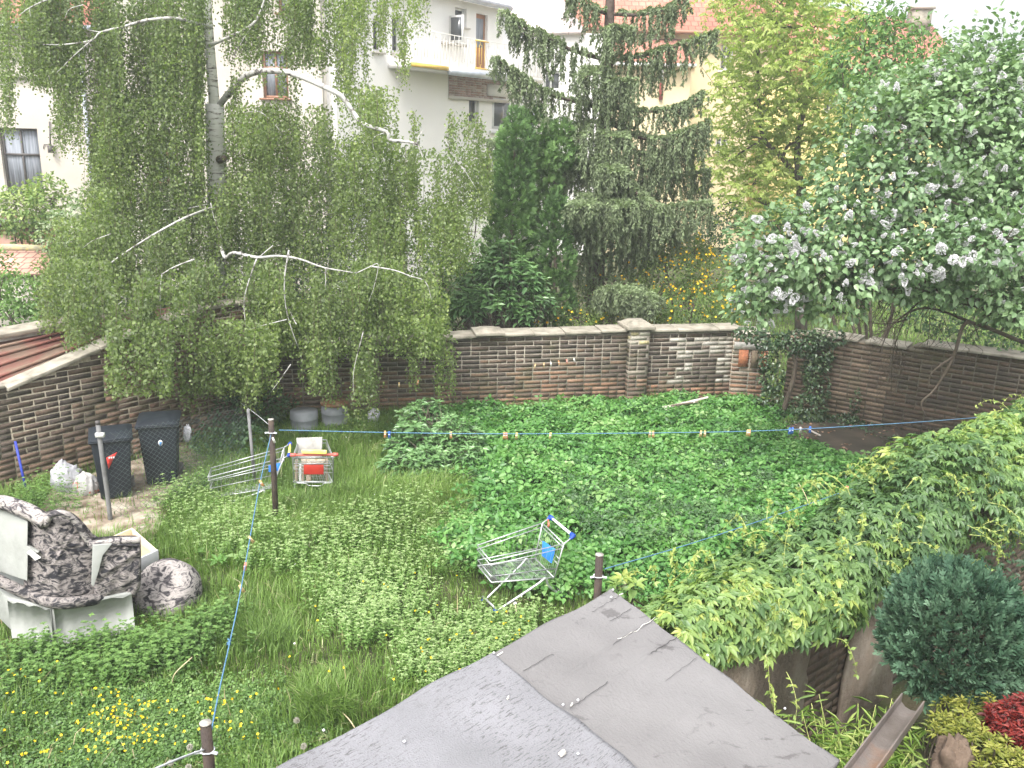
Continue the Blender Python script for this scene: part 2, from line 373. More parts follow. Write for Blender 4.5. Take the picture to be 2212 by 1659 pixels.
q = MB(); P = lambda s, z, d: np.array([*(oB + le * s + ln * d), z]); zk = lambda s: zb0 + (zb1 - zb0) * (s - sb0) / (sb1 - sb0)
q.hexa([P(-4, 0, .12), P(3, 0, .12), P(3, 0, -.12), P(-4, 0, -.12), P(-4, zk(-4) - .07, .12), P(3, zk(3) - .07, .12), P(3, zk(3) - .07, -.12), P(-4, zk(-4) - .07, -.12)]); q.build('back_parapet', m_mort, ob)
q = MB(); q.hexa([P(-4, zk(-4) - .066, .2), P(3, zk(3) - .066, .2), P(3, zk(3) - .066, -.2), P(-4, zk(-4) - .066, -.2), P(-4, zk(-4), .2), P(3, zk(3), .2), P(3, zk(3) + .02, -.2), P(-4, zk(-4) + .02, -.2)]); q.build('parapet_coping', m_cope, ob, bevel=.01)

# wall under the creeper on the right
hA = np.array([1.05, 4.95]); hB = np.array([6.9, 9.75]); he = nrm(hB - hA); hn = np.array([he[1], -he[0]])
m_plas = mat('stained_plaster', [(.14, .11, .085), (.3, .24, .19), (.42, .36, .3)], scale=3, rough=.95, bs=.8, bscale=18, bd=.03, stretch=(1, 1, .6))
wh = thing('garden_wall', 'old wall of brick and stained plaster buried under the creeper hedge', 'wall', (*hA, 0))
q = MB(); brickwall(q, hA + hn * .1, hB + hn * .1, ([-2, 9], [1.35, 1.35]), lambda s, z: pick([(.1, .075, .055), (.14, .1, .075)]), thick=.3, s0=-1.6, s1=7.2, mortar=(.11, .09, .07)); q.build('brick_face', m_brick, wh, usecol=True)
q = MB(); ax = [[*he, 0], [*hn, 0], [0, 0, 1]]
sx_ = lambda x, y=1440: float((onw(x, y, hA + hn * .12, hB + hn * .12)[:2] - hA) @ he)
for a, b in ((-1.6, sx_(1738)), (sx_(1822), sx_(1925))):
    w = b - a; k = int(w / .12) + 2
    top = [(a + w * i / (k - 1), 1.3 + .04 * math.sin(i * 2.3)) for i in range(k)]; bot = [(a + w * i / (k - 1) + .03 * math.sin(i * 3), -.05 + .0) for i in range(k)]
    rg = lambda s0_, up_: [(s0_ + random.gauss(0, .018), z_) for z_ in (np.linspace(.08, 1.2, 12) if up_ else np.linspace(1.2, .08, 12))]
    poly = [(*(hA + he * s + hn * .118), z) for s, z in bot + rg(b, True) + top[::-1] + rg(a, False)]
    q.prism(poly, (*(hn * .03), 0))
q.build('plaster', m_plas, wh)
# ================================================================ HOUSES
m_cream = mat('cream_render', [(.40, .365, .315), (.47, .435, .38), (.52, .49, .435)], scale=.5, rough=.9, bs=.25, bscale=8, bd=.02)
m_white = mat('white_render', [(.74, .72, .69), (.82, .80, .77)], scale=.6, rough=.9, bs=.2, bscale=8, bd=.02)
m_yell = mat('yellow_render', [(.60, .5, .31), (.68, .58, .38)], scale=.6, rough=.9, bs=.15, bscale=8)
m_yell2 = mat('strong_yellow_render', [(.6, .48, .18), (.68, .56, .25)], scale=.6, rough=.9, bs=.15, bscale=8)
def tilemat(name, c1, c2, mort, sx, sz, rot=0, rough=.8):
    m, t, b = newmat(name); tc = t.nodes.new('ShaderNodeTexCoord'); mp = N(t, 'ShaderNodeMapping'); mp.inputs['Rotation'].default_value = (0, 0, rot)
    t.links.new(tc.outputs['UV'], mp.inputs[0]); br = t.nodes.new('ShaderNodeTexBrick'); t.links.new(mp.outputs[0], br.inputs['Vector'])
    br.inputs['Scale'].default_value = 1; br.inputs['Brick Width'].default_value = sx; br.inputs['Row Height'].default_value = sz
    br.inputs['Mortar Size'].default_value = .02 if rot == 0 else .012; br.inputs['Mortar Smooth'].default_value = .3
    br.inputs['Color1'].default_value = (*c1, 1); br.inputs['Color2'].default_value = (*c2, 1); br.inputs['Mortar'].default_value = (*mort, 1)
    if rot: br.offset = 0
    n = noise(t, 1.2, 5, .6); r = ramp(t, n.outputs[0], [(.75, .75, .75), (1.15, 1.15, 1.15)], [.3, .7])
    t.links.new(mixc(t, br.outputs[0], r.outputs[0], 1., 'MULTIPLY'), b.inputs['Base Color']); b.inputs['Roughness'].default_value = rough
    bump(t, b, br.outputs['Fac'], -.6, .03); return m
m_tile = tilemat('red_roof_tiles', (.42, .15, .1), (.52, .23, .16), (.18, .07, .05), .3, .36)
m_slate = tilemat('diamond_slate_tiles', (.56, .48, .46), (.62, .54, .52), (.36, .26, .25), .42, .42, rot=math.radians(45))
m_glass, _t, _b = newmat('window_glass'); _b.inputs['Base Color'].default_value = (.05, .055, .06, 1); _b.inputs['Roughness'].default_value = .12; _b.inputs['Specular IOR Level'].default_value = .6
m_curt = mat('net_curtain', [(.1, .11, .13), (.2, .22, .25), (.3, .32, .36)], scale=3, rough=.9, bs=0, stretch=(6, 1, .25), pos=[.35, .5, .65])  # vertical stripes paint the light and dark of the folds
m_wwood = mat('white_paint', [(.6, .6, .58), (.75, .75, .73)], scale=4, rough=.5, bs=.1)
m_bwood = mat('brown_paint', [(.2, .1, .06), (.3, .15, .09)], scale=4, rough=.5, bs=.1)
m_dwood = mat('dark_frame', [(.05, .045, .045), (.1, .09, .085)], scale=4, rough=.6, bs=.1)
m_zinc = mat('zinc', [(.35, .38, .42), (.5, .53, .57)], scale=3, rough=.45, metal=.4, bs=.15)
m_owood = mat('orange_brown_door', [(.32, .12, .04), (.45, .19, .07)], scale=3, rough=.5, bs=.15, stretch=(4, 4, .5))
m_ypaint = mat('yellow_paint', [(.6, .38, .06), (.75, .52, .12)], scale=6, rough=.6, bs=.3)
m_rail = mat('rail_paint', [(.62, .6, .55), (.75, .73, .68)], scale=6, rough=.5, bs=.1)
m_redpaint = mat('red_pipe', [(.25, .05, .04)], scale=6, rough=.6, bs=.1)

def uvroof(name, P4, m, parent, thick=.12):
    """P4: eave left, eave right, ridge right, ridge left"""
    P = [np.array(p, float) for p in P4]; e = nrm(P[1] - P[0]); up = P[3] - P[0]; up = nrm(up - e * (up @ e)); n = nrm(np.cross(e, up))
    V = P + [p - n * thick for p in P]
    o = npmesh(name, V, [[0, 1, 2, 3], [7, 6, 5, 4], [0, 4, 5, 1], [1, 5, 6, 2], [2, 6, 7, 3], [3, 7, 4, 0]], m, parent)
    uv = o.data.uv_layers.new(name='uv')
    for l in o.data.loops:
        p = np.array(V[l.vertex_index]) - P[0]; uv.data[l.index].uv = (p @ e, p @ up)
    return o
class Facade:
    def __init__(s, parent, A, B, z0=0, mat=None, skin=.22):
        s.A = np.array(A[:2], float); s.B = np.array(B[:2], float); s.e = nrm(s.B - s.A); s.n = np.array([s.e[1], -s.e[0]]); s.p = parent
        s.L = np.linalg.norm(s.B - s.A); s.mat = mat; s.sk = skin; s.h = []; s.ax = [[*s.e, 0], [*s.n, 0], [0, 0, 1]]
    def P(s, u, z, d=0.): return np.array([*(s.A + s.e * u + s.n * d), z])
    def uz(s, x, y): p = onw(x, y, s.A, s.B); return float((p[:2] - s.A) @ s.e), float(p[2])
    def uzd(s, x, y, d): p = onw(x, y, s.A + s.n * d, s.B + s.n * d); return float((p[:2] - s.A) @ s.e), float(p[2])
    def rect(s, x0, y0, x1, y1):
        a = s.uz(x0, (y0 + y1) / 2)[0]; b = s.uz(x1, (y0 + y1) / 2)[0]; xm = (x0 + x1) / 2
        return a, b, s.uz(xm, y1)[1], s.uz(xm, y0)[1]
    def build(s, z1, z0=0, depth=5, name='wall', holes=()):
        us = sorted({0, s.L} | {h[0] for h in holes} | {h[1] for h in holes}); zs = sorted({z0, z1} | {h[2] for h in holes} | {h[3] for h in holes})
        q = MB(); sk = s.sk
        for a, b in zip(us[:-1], us[1:]):
            for c, d in zip(zs[:-1], zs[1:]):
                if any(h[0] <= a and b <= h[1] and h[2] <= c and d <= h[3] for h in holes): continue
                q.add([s.P(a, c), s.P(b, c), s.P(b, d), s.P(a, d)], [[0, 1, 2, 3]])
        for h in holes:
            a, b, c, d = h[:4]
            q.add([s.P(a, c), s.P(b, c), s.P(b, d), s.P(a, d), s.P(a, c, -sk), s.P(b, c, -sk), s.P(b, d, -sk), s.P(a, d, -sk)], [[0, 4, 5, 1], [1, 5, 6, 2], [2, 6, 7, 3], [3, 7, 4, 0]])
        q.hexa([s.P(0, z0, -sk), s.P(s.L, z0, -sk), s.P(s.L, z0, -depth), s.P(0, z0, -depth), s.P(0, z1, -sk), s.P(s.L, z1, -sk), s.P(s.L, z1, -depth), s.P(0, z1, -depth)])
        q.add([s.P(0, z0), s.P(0, z0, -sk), s.P(0, z1, -sk), s.P(0, z1)], [[0, 3, 2, 1]]); q.add([s.P(s.L, z0), s.P(s.L, z0, -sk), s.P(s.L, z1, -sk), s.P(s.L, z1)], [[0, 1, 2, 3]])
        q.add([s.P(0, z1), s.P(0, z1, -sk), s.P(s.L, z1, -sk), s.P(s.L, z1)], [[0, 3, 2, 1]])
        return q.build(name, s.mat, s.p)
    def window(s, r, fm, pane=None, bars_v=(.5,), bars_h=(), w=.07, sill=None, d=-.13):
        a, b, c, t = r; q = MB()
        def bx(u0, u1, z0, z1, dd=.05): q.box(s.P((u0 + u1) / 2, (z0 + z1) / 2, d), (u1 - u0, dd, z1 - z0), s.ax)
        bx(a, a + w, c, t); bx(b - w, b, c, t); bx(a + w, b - w, c, c + w); bx(a + w, b - w, t - w, t)
        for f in bars_v: bx(a + (b - a) * f - w * .4, a + (b - a) * f + w * .4, c + w, t - w, .045)
        for f in bars_h: bx(a + w, b - w, c + (t - c) * f - w * .5, c + (t - c) * f + w * .5, .06)
        wn = q.build('window', fm, s.p)
        g = MB(); g.box(s.P((a + b) / 2, (c + t) / 2, d - .03), (b - a - .02, .012, t - c - .02), s.ax); g.build('pane', pane or m_glass, wn)
        if sill:
            g = MB(); g.box(s.P((a + b) / 2, c - .03, .03), (b - a + .16, .16, .05), s.ax); g.build('sill', sill, wn)
        return wn
    def box(s, name, u, z, d, dim, m, parent=None, bevel=0):
        q = MB(); q.box(s.P(u, z, d), dim, s.ax); return q.build(name, m, parent or s.p, bevel=bevel)
    def pipe(s, name, uv, r, m, d=.08):
        q = MB(); q.tube([s.P(u, z, d) for u, z in uv], r, 8); return q.build(name, m, s.p, smooth=True)

# cream house on the left
A, B = at(-150, 400, 26), at(262, 400, 26)
hc = thing('cream_house', 'cream rendered house with a tall curtained window and red roof at the left edge', 'house', (A[0], A[1], 0)); fc = Facade(hc, A, B, mat=m_cream)
zE = fc.uz(20, 56)[1]
r1 = fc.rect(5, 277, 88, 425); r2 = fc.rect(192, 290, 245, 425)
fc.build(zE, holes=[r1, r2])
fc.window(r1, m_dwood, m_curt, (.5,), (.62,), .06, m_cope); fc.window(r2, m_dwood, None, (.5,), (.5,), .06, m_bwood)
a = fc.uz(3, 162)[1]; fc.box('cornice', fc.L / 2, a, .06, (fc.L - .02, .12, .12), m_cream)
u = fc.uz(193, 300)[0]; u2 = fc.uz(208, 300)[0]
fc.pipe('downpipe', [(u, zE - .1), (u, 4), (u, .1)], .06, m_zinc)
ul, zl = fc.uz(116, 322); q = MB(); q.tube([fc.P(ul - .02, zl + .75, .03), fc.P(ul, zl + .1, .16)], .02, 6); q.box(fc.P(ul, zl, .16), (.12, .12, .2), fc.ax); q.tube([fc.P(ul - .28, zl, .02), fc.P(ul - .25, zl + .12, .02), fc.P(ul, zl + .12, .1)], .012, 5); q.build('wall_lantern', m_dwood, hc)
e0, e1 = fc.P(-.3, zE + .02, .45), fc.P(fc.L - .1, zE + .02, .45)
uvroof('roof', [e0, e1, e1 + np.array([0, 5, 4.]), e0 + np.array([0, 5, 4.])], m_tile, hc)
q = MB(); q.tube([fc.P(-.3, zE - .05, .52), fc.P(fc.L - .1, zE - .05, .52)], .07, 8); q.build('gutter', m_zinc, hc, smooth=True)
A, B = at(263, 400, 26), at(703, 400, 26)
ht = thing('tall_cream_house', 'taller cream house with brown framed windows seen under the arching birch limb', 'house', (A[0], A[1], 0)); ft = Facade(ht, A, B, mat=m_cream); zT = ft.uz(480, -70)[1]
r3 = ft.rect(566, 110, 622, 212); r4 = ft.rect(600, -30, 640, 28); r5 = ft.rect(330, 110, 385, 212); r6 = ft.rect(330, 300, 385, 400); ft.build(zT, holes=[r3, r4, r5, r6])
for r in (r3, r4, r5, r6): ft.window(r, m_bwood, m_curt, (.5,), (.65,), .07, m_bwood)
e0, e1 = ft.P(-.3, zT + .02, .45), ft.P(ft.L + .2, zT + .02, .45); uvroof('roof', [e0, e1, e1 + np.array([0, 5, 4.]), e0 + np.array([0, 5, 4.])], m_tile, ht)
# brown timber wall and little tiled lean-to below the window
lt = thing('tiled_shed', 'small shed with salmon roof tiles and a lichened ridge poking out of the bushes', 'shed', (*G(40, 640)[:2], 0))
p = [at(-60, 592, 18), at(118, 592, 18), at(100, 540, 19.3), at(-60, 540, 19.3)]
m_salm = tilemat('salmon_tiles', (.5, .27, .2), (.58, .34, .26), (.2, .1, .08), .2, .3)
uvroof('roof', p, m_salm, lt, .06)
q = MB(); q.hexa([(p[0][0], p[0][1] + .1, 0), (p[1][0] - .1, p[1][1] + .1, 0), (p[2][0], 19.4, 0), (p[3][0], 19.4, 0), (p[0][0], p[0][1] + .1, p[0][2] - .08), (p[1][0] - .1, p[1][1] + .1, p[1][2] - .08), (p[2][0], 19.4, p[2][2] - .08), (p[3][0], 19.4, p[3][2] - .08)]); q.build('wall', m_cream, lt)
q = MB(); q.tube([p[3] + [0, .03, .02], (p[3] + p[2]) / 2 + [0, .03, .05], p[2] + [0, .03, .02]], .08, 8); q.build('ridge', m_lich, lt)
bs_ = thing('timber_shed', 'dark brown timber shed under the tall curtained window', 'shed', (*at(30, 520, 23)[:2], 0))
q = MB(); a, b = at(-80, 493, 23), at(75, 493, 23); q.hexa([(a[0], 23, 0), (b[0], 23, 0), (b[0], 24.5, 0), (a[0], 24.5, 0), (a[0], 23, a[2]), (b[0], 23, b[2]), (b[0], 24.5, b[2] + .2), (a[0], 24.5, a[2] + .2)]); q.build('wall', m_bwood, bs_)
q = MB(); q.box(((a[0] + b[0]) / 2, 23.75, a[2] + .14), (b[0] - a[0] + .3, 1.9, .05)); q.build('roof', m_dwood, bs_)

# white house with the balcony
P885 = at(885, 150, 29); P1180 = at(1180, 170, 35.6); dW = nrm((P1180 - P885)[:2])
A = onw(728, 300, P885, P1180); B = onw(1080, 300, P885, P1180); C_ = onw(1172, 300, P885, P1180)
hw = thing('white_house', 'white house with a balcony, orange brown door and bare brick band', 'house', (A[0], A[1], 0)); fw = Facade(hw, A, B, mat=m_white)
zt = fw.uz(1000, 2)[1]
rd = fw.rect(1028, 30, 1053, 150); rw = fw.rect(983, 17, 1008, 58)
w1 = fw.rect(806, 40, 824, 112); w2 = fw.rect(847, 36, 866, 114); wl1 = fw.rect(1013, 212, 1035, 268); wl2 = fw.rect(1063, 212, 1079, 278)
fw.build(zt, holes=[rd, rw, w1, w2, wl1], depth=6)
for r in (rw, w1, w2, wl1): fw.window(r, m_wwood, None, (), (), .07, m_cream)
a, b, c, t = rd; q = MB()
q.box(fw.P((a + b) / 2, (c + t) / 2, -.15), (b - a, .06, t - c), fw.ax); dr = q.build('door', m_owood, hw)
q = MB(); q.box(fw.P((a + b) / 2, c + (t - c) * .66, -.115), ((b - a) * .66, .02, (t - c) * .52), fw.ax); q.build('door_glass', m_curt, dr)
# open casement leaning out beside the small window, with its own sill
ua, za = fw.uz(971, 34); ub, zb = fw.uz(971, 92); q = MB(); q.box(fw.P(ua, (za + zb) / 2, .3), (.05, .55, za - zb), fw.ax); cs = q.build('casement', m_wwood, hw)
q = MB(); q.box(fw.P(ua - .03, (za + zb) / 2, .3), (.02, .42, (za - zb) * .85), fw.ax); q.build('pane', m_glass, cs)
u, z = fw.uz(975, 96); fw.box('sill', u, z, .08, (1.1, .3, .08), m_cream)
# part of the facade right of the door whose top follows the roof verge
q = MB(); nW = fw.n; t1 = onw(1076, 3, P885, P1180)[2]; t2 = onw(1165, 118, P885, P1180)
u1 = fw.L; u2_ = float((C_[:2] - fw.A) @ fw.e); u3 = float((onw(1108, 60, P885, P1180)[:2] - fw.A) @ fw.e); z3 = onw(1108, 60, P885, P1180)[2]
poly = [fw.P(u1, 0), fw.P(u2_, 0), fw.P(u2_, t2[2] - .1), fw.P(u3, z3), fw.P(u1, zt)]
q.prism(poly, (*(-nW * .3), 0)); q.build('gable_wall', m_white, hw)
r = [fw.uz(1063, 245)[0], fw.uz(1100, 245)[0], fw.uz(1080, 278)[1], fw.uz(1080, 213)[1]]
q = MB(); q.box(fw.P((r[0] + r[1]) / 2, (r[2] + r[3]) / 2, .015), (r[1] - r[0], .03, r[3] - r[2]), fw.ax); wn = q.build('window', m_wwood, hw)
q = MB(); q.box(fw.P((r[0] + r[1]) / 2, (r[2] + r[3]) / 2, .035), (r[1] - r[0] - .16, .02, r[3] - r[2] - .16), fw.ax); q.build('pane', m_glass, wn)
fw.box('lintel', (r[0] + r[1]) / 2 + .1, r[3] + .25, .05, (r[1] - r[0] + .9, .12, .38), m_white)
fw.box('sill', (r[0] + r[1]) / 2, r[2] - .12, .06, (r[1] - r[0] + .3, .25, .1), m_wwood)
fw.box('sill', (r[0] + r[1]) / 2, r[2] - 1.0, .06, (r[1] - r[0] + .1, .25, .1), m_wwood)
q = MB(); q.tube([fw.P(u1 - .05, zt - .05, .1), fw.P(u3, z3 - .05, .1), fw.P(u2_ - .05, t2[2] - .15, .1)], .05, 8); q.build('verge_pipe', m_zinc, hw, smooth=True)
q = MB(); q.tube([fw.P(-.2, zt + .02, .35), fw.P(u1, zt + .02, .35)], .09, 8); q.build('gutter', m_zinc, hw, smooth=True)
fw.box('eaves', u1 / 2, zt + .08, .12, (u1, .5, .1), m_white)
# balcony
ub0, zbk = fw.uzd(887, 150, .9); ub1, _ = fw.uzd(1172, 172, .9); zb_ = fw.uzd(1000, 154, .9)[1]; ug0 = fw.uzd(972, 158, 1.)[0]; ug1 = fw.uzd(1092, 166, 1.)[0]
q = MB(); q.box(fw.P((ub0 + ub1) / 2, zb_, .45), (ub1 - ub0, .9, .14), fw.ax); bal = q.build('balcony', m_white, hw)
q = MB(); q.box(fw.P((ub0 + ug0) / 2, zb_ + .02, .93), (ug0 - ub0, .05, .12), fw.ax); q.build('fascia', m_ypaint, bal)
q = MB(); q.tube([fw.P(ug0, zb_ - .05, 1.0), fw.P(ug1, zb_ - .05, 1.0)], .12, 10); q.build('balcony_gutter', m_zinc, bal, smooth=True)
# railing: posts and linked upright rectangles
q = MB(); zr0 = zb_ + .12; zr1 = zb_ + 1.02; x = ub0 + .05
q.tube([fw.P(ub0, zr1, .88), fw.P(ub1, zr1, .88)], .012, 5); q.tube([fw.P(ub0, zr0, .88), fw.P(ub1, zr0, .88)], .012, 5)
yd0, yd1 = fw.uzd(1026, 120, .88)[0], fw.uzd(1054, 120, .88)[0]
qy = MB(); i = 0
while x < ub1 - .1:
    t_ = qy if yd0 - .1 < x < yd1 - .05 else q
    if i % 2:
        for dx in (0, .14): t_.tube([fw.P(x + dx, zr0 + .15, .88), fw.P(x + dx, zr1 - .15, .88)], .010, 4)
        for zz in (zr0 + .15, zr1 - .15): t_.tube([fw.P(x, zz, .88), fw.P(x + .14, zz, .88)], .010, 4)
        t_.tube([fw.P(x + .07, zr0, .88), fw.P(x + .07, zr0 + .15, .88)], .01, 4); t_.tube([fw.P(x + .07, zr1 - .15, .88), fw.P(x + .07, zr1, .88)], .01, 4)
        x += .14 + .16
    else:
        t_.tube([fw.P(x, zr0, .88), fw.P(x, zr1, .88)], .010, 4); x += .16
    i += 1
for z in (zr0 + .03, zr1 - .03): qy.tube([fw.P(yd0, z, .895), fw.P(yd1, z, .895)], .022, 5)
q.build('railing', m_rail, bal)
if qy.n: qy.build('yellow_railing', m_ypaint, bal)
# bare brick band under the balcony
ua, za = fw.uz(972, 192); ub, zb = fw.uz(1094, 192); zc = fw.uz(1030, 214)[1]
q = MB(); a_ = fw.P(fw.uz(968, 200)[0], 0, .02); b_ = fw.P(fw.uz(1092, 200)[0], 0, .02)
brickwall(q, a_, b_, ([0, 20], [.78, .78]), lambda s, z: pick([(.35, .2, .17), (.42, .27, .23), (.3, .17, .14), (.5, .42, .38)]), thick=.015, mortar=(.5, .45, .4), z0=.0)
q.V = [v + np.array([0, 0, fw.uz(1030, 213)[1]]) for v in q.V]; q.build('bare_brick', m_brick, hw, usecol=True)
fw.box('ledge', (fw.uz(968, 200)[0] + fw.uz(1092, 200)[0]) / 2, fw.uz(1030, 215)[1], .08, (fw.uz(1092, 200)[0] - fw.uz(968, 200)[0], .16, .1), m_cream)
u = fw.uz(1147, 230)[0]; fw.pipe('downpipe', [(u, fw.uz(1147, 190)[1]), (u, .2)], .06, m_zinc)
# side wing with slate roof
A2, B2 = at(1098, 300, 36), at(1292, 300, 36)
hg = thing('slate_roofed_house', 'white house wing under a pale pink diamond slate roof', 'house', (A2[0], A2[1], 0)); fg = Facade(hg, A2, B2, mat=m_white)
zt2 = fg.uz(1190, 70)[1]; rr = fg.rect(1174, 152, 1213, 196); fg.build(zt2, holes=[rr], depth=5); fg.window(rr, m_wwood, None, (.42,), (), .1)
uvroof('roof', [at(1092, 70, 35.7), at(1266, 68, 35.7), at(1165, -75, 41), at(1018, -75, 41)], m_slate, hg)
# pale yellow house
A3, B3 = at(1200, 300, 40), at(1700, 300, 40)
hy = thing('yellow_house', 'pale yellow house with red tiled roof behind the spruce', 'house', (A3[0], A3[1], 0)); fy = Facade(hy, A3, B3, mat=m_yell)
zt3 = fy.uz(1520, 70)[1]; ya = fy.rect(1556, 97, 1584, 153); yb = fy.rect(1481, 111, 1497, 144); yc = fy.rect(1545, 296, 1572, 330)
fy.build(zt3, holes=[ya, yb, yc]); fy.window(ya, m_wwood, None, (.5,), (), .09, m_wwood); fy.window(yb, m_wwood, None, (), (), .08, m_bwood); fy.window(yc, m_wwood, None, (.5,), (), .08, m_wwood)
e0, e1 = fy.P(-.2, zt3, .5), fy.P(fy.L + .4, zt3, .5); uvroof('roof', [e0, e1, e1 + [0, 6, 4.6], e0 + [0, 6, 4.6]], m_tile, hy)
q = MB(); q.tube([fy.P(3, zt3 - .06, .56), fy.P(fy.L + .4, zt3 - .06, .56)], .08, 8); q.build('gutter', m_bwood, hy, smooth=True)
# its low front wing
A4, B4 = at(1296, 300, 37), at(1482, 300, 37)
hz = thing('low_wing', 'low cream wing with red lean-to roof and white gutter behind the spruce trunk', 'house', (A4[0], A4[1], 0)); fz = Facade(hz, A4, B4, mat=m_yell)
zt4 = fz.uz(1380, 138)[1]; fz.build(zt4, depth=3); e0, e1 = fz.P(-.1, zt4, .4), fz.P(fz.L + .1, zt4, .4)
k = at(1380, 82, 39.8)[2] - zt4; uvroof('roof', [e0, e1, e1 + [0, 3.2, k], e0 + [0, 3.2, k]], m_tile, hz)
q = MB(); q.tube([e0 + [0, -.05, -.05], e1 + [0, -.05, -.05]], .07, 8); q.build('gutter', m_wwood, hz, smooth=True)
u = fz.uz(1428, 190)[0]; fz.pipe('downpipe', [(u, zt4 - .1), (u, fz.uz(1428, 178)[1])], .07, m_wwood); fz.pipe('pipe_foot', [(u, fz.uz(1428, 179)[1]), (u, fz.uz(1428, 216)[1])], .08, m_redpaint)
# stronger yellow house at right
A5, B5 = at(1700, 300, 34), at(2060, 300, 34)
hr = thing('ochre_house', 'ochre yellow house with steep red roof and chimney behind the walnut tree', 'house', (A5[0], A5[1], 0)); fr = Facade(hr, A5, B5, mat=m_yell2)
zt5 = fr.uz(1850, 168)[1]; y5 = fr.rect(1760, 335, 1790, 380); y6 = fr.rect(1780, 205, 1810, 245); fr.build(zt5, holes=[y5, y6]); fr.window(y5, m_wwood, None, (.5,)); fr.window(y6, m_wwood, None, (.5,))
e0, e1 = fr.P(-.2, zt5, .5), fr.P(fr.L + .2, zt5, .5); uvroof('roof', [e0, e1, at(2010, 50, 37.5), at(1670, 0, 38)], m_tile, hr)
c = at(1985, 45, 36.8); q = MB(); q.box(c, (.7, .6, .8)); ch = q.build('chimney', m_cope, hr)
q = MB(); q.box(c + [0, 0, .45], (.85, .75, .12)); q.build('chimney_cap', m_cream, ch)
# ================================================================ SHED ROOF IN FRONT
m_felt1 = mat('brown_grey_felt', [(.115, .11, .11), (.148, .143, .143), (.175, .17, .17)], scale=1.6, rough=.92, bs=.7, bscale=90, bd=.006, pos=[.3, .5, .7], detail=8)
m_felt2 = mat('blue_grey_felt', [(.15, .15, .158), (.185, .185, .197), (.215, .215, .23)], scale=2.3, rough=.92, bs=.9, bscale=130, bd=.006, pos=[.3, .5, .7], detail=9)
def scuffs(m, scale, stretch, lo, amt=.8, rot=0.):
    """worn dark scratches of their own shape"""
    t = m.node_tree; b = t.nodes['Principled BSDF']; src = b.inputs['Base Color'].links[0].from_socket
    c = t.nodes.new('ShaderNodeTexCoord'); mp = N(t, 'ShaderNodeMapping'); mp.inputs['Scale'].default_value = stretch; mp.inputs['Rotation'].default_value = (0, 0, rot); mp.vector_type = 'TEXTURE'
    mp.inputs['Scale'].default_value = tuple(1 / q for q in stretch)
    t.links.new(c.outputs['Object'], mp.inputs[0]); n = noise(t, scale, 6, .65, vec=mp.outputs[0], dist=.6)
    n0 = noise(t, 1.1, 3, .5); r0 = ramp(t, n0.outputs[0], [(0, 0, 0), (1, 1, 1)], [.42, .54])
    r = ramp(t, n.outputs[0], [(0, 0, 0), (amt,) * 3], [lo, lo + .05]); f = mixc(t, r.outputs[0], r0.outputs[0], 1., 'MULTIPLY')
    t.links.new(mixc(t, src, (.06, .055, .055), f), b.inputs['Base Color'])
rP = G(1320, 1272, 2.25); rR = G(1812, 1645, 1.92); rL = G(610, 1659, 2.22)
e1 = rL - rP; l1 = np.linalg.norm(e1); e1 = e1 / l1; e2 = rR - rP; l2 = np.linalg.norm(e2); e2 = e2 / l2; rn_ = nrm(np.cross(e1, e2)); rn_ = rn_ if rn_[2] > 0 else -rn_
ang1 = math.atan2(e1[1], e1[0])
scuffs(m_felt2, 26, (1, 7, 1), .55, .75, ang1); scuffs(m_felt1, 7, (1, 1.8, 1), .59, .6, 0.3)
sh = thing('garden_shed', 'shed in front with wrinkled grey felt roof in two tones', 'shed', (rP[0], rP[1], 0))
def RP(u, v, d=0.): return rP + e1 * u + e2 * v + rn_ * d
def rpar(x, y):                                # (u, v) on the roof for a spot of the photograph
    d = ray(x, y); A = np.array([e1, e2, -d]).T; s_ = np.linalg.solve(A, np.array([0, 0, H]) - rP); return s_[0], s_[1]
us, vs = rpar(1065, 1415); us2, vs2 = rpar(1370, 1659)
seam = lambda v: us + (us2 - us) * (v - vs) / (vs2 - vs)
seams = [rpar(x, y)[1] for x, y in ((1344, 1286), (1378, 1308), (1416, 1338), (1466, 1374), (1520, 1412), (1580, 1458))] + [l2 * .72, l2 * .86]
def surf(name, u0f, u1f, v0, v1, m, lift, edge=None):
    nu, nv = 150, 150; V = []; 
    for j in range(nv):
        v = v0 + (v1 - v0) * j / (nv - 1)
        for i in range(nu):
            t = i / (nu - 1); a, b = u0f(v), u1f(v); u = a + (b - a) * t; d = lift
            k = sum(1 for s_ in seams if v > s_); fr = (v - ([-.02] + seams)[k]) / .16
            d += (.005 + .003 * math.sin(u * 4 + k * 2)) * math.exp(-fr * 14) if lift < .004 else 0
            d += .006 * math.sin(u * 5 + v * 3) * math.sin(v * 7 - u * 2) + .003 * math.sin(u * 17 + v * 11) + random.gauss(0, .0006)
            vv = v + .008 * math.sin(u * 9) * (1 if j in (0, nv - 1) else 0); uu = u + (.008 * math.sin(v * 8) + .005 * math.sin(v * 23)) * (1 if i in (0, nu - 1) else 0)
            if edge and (u - .0) >= 0 and v > v1 - edge:  pass
            V.append(RP(uu, vv, d))
    F = [[j * nu + i, j * nu + i + 1, (j + 1) * nu + i + 1, (j + 1) * nu + i] for j in range(nv - 1) for i in range(nu - 1)]
    V = np.array(V); n = len(V); bd = [i for i in range(nu)] + [j * nu + nu - 1 for j in range(1, nv)] + [(nv - 1) * nu + i for i in range(nu - 2, -1, -1)] + [j * nu for j in range(nv - 2, 0, -1)]
    V2 = V[bd] - rn_ * .035 - np.array([0, 0, .01]); k = len(bd)
    F += [[bd[i], n + i, n + (i + 1) % k, bd[(i + 1) % k]] for i in range(k)]
    return npmesh(name, np.vstack([V, V2]), F, m, sh, smooth=True)
L1 = l1 * 1.5; L2 = l2 * 1.0
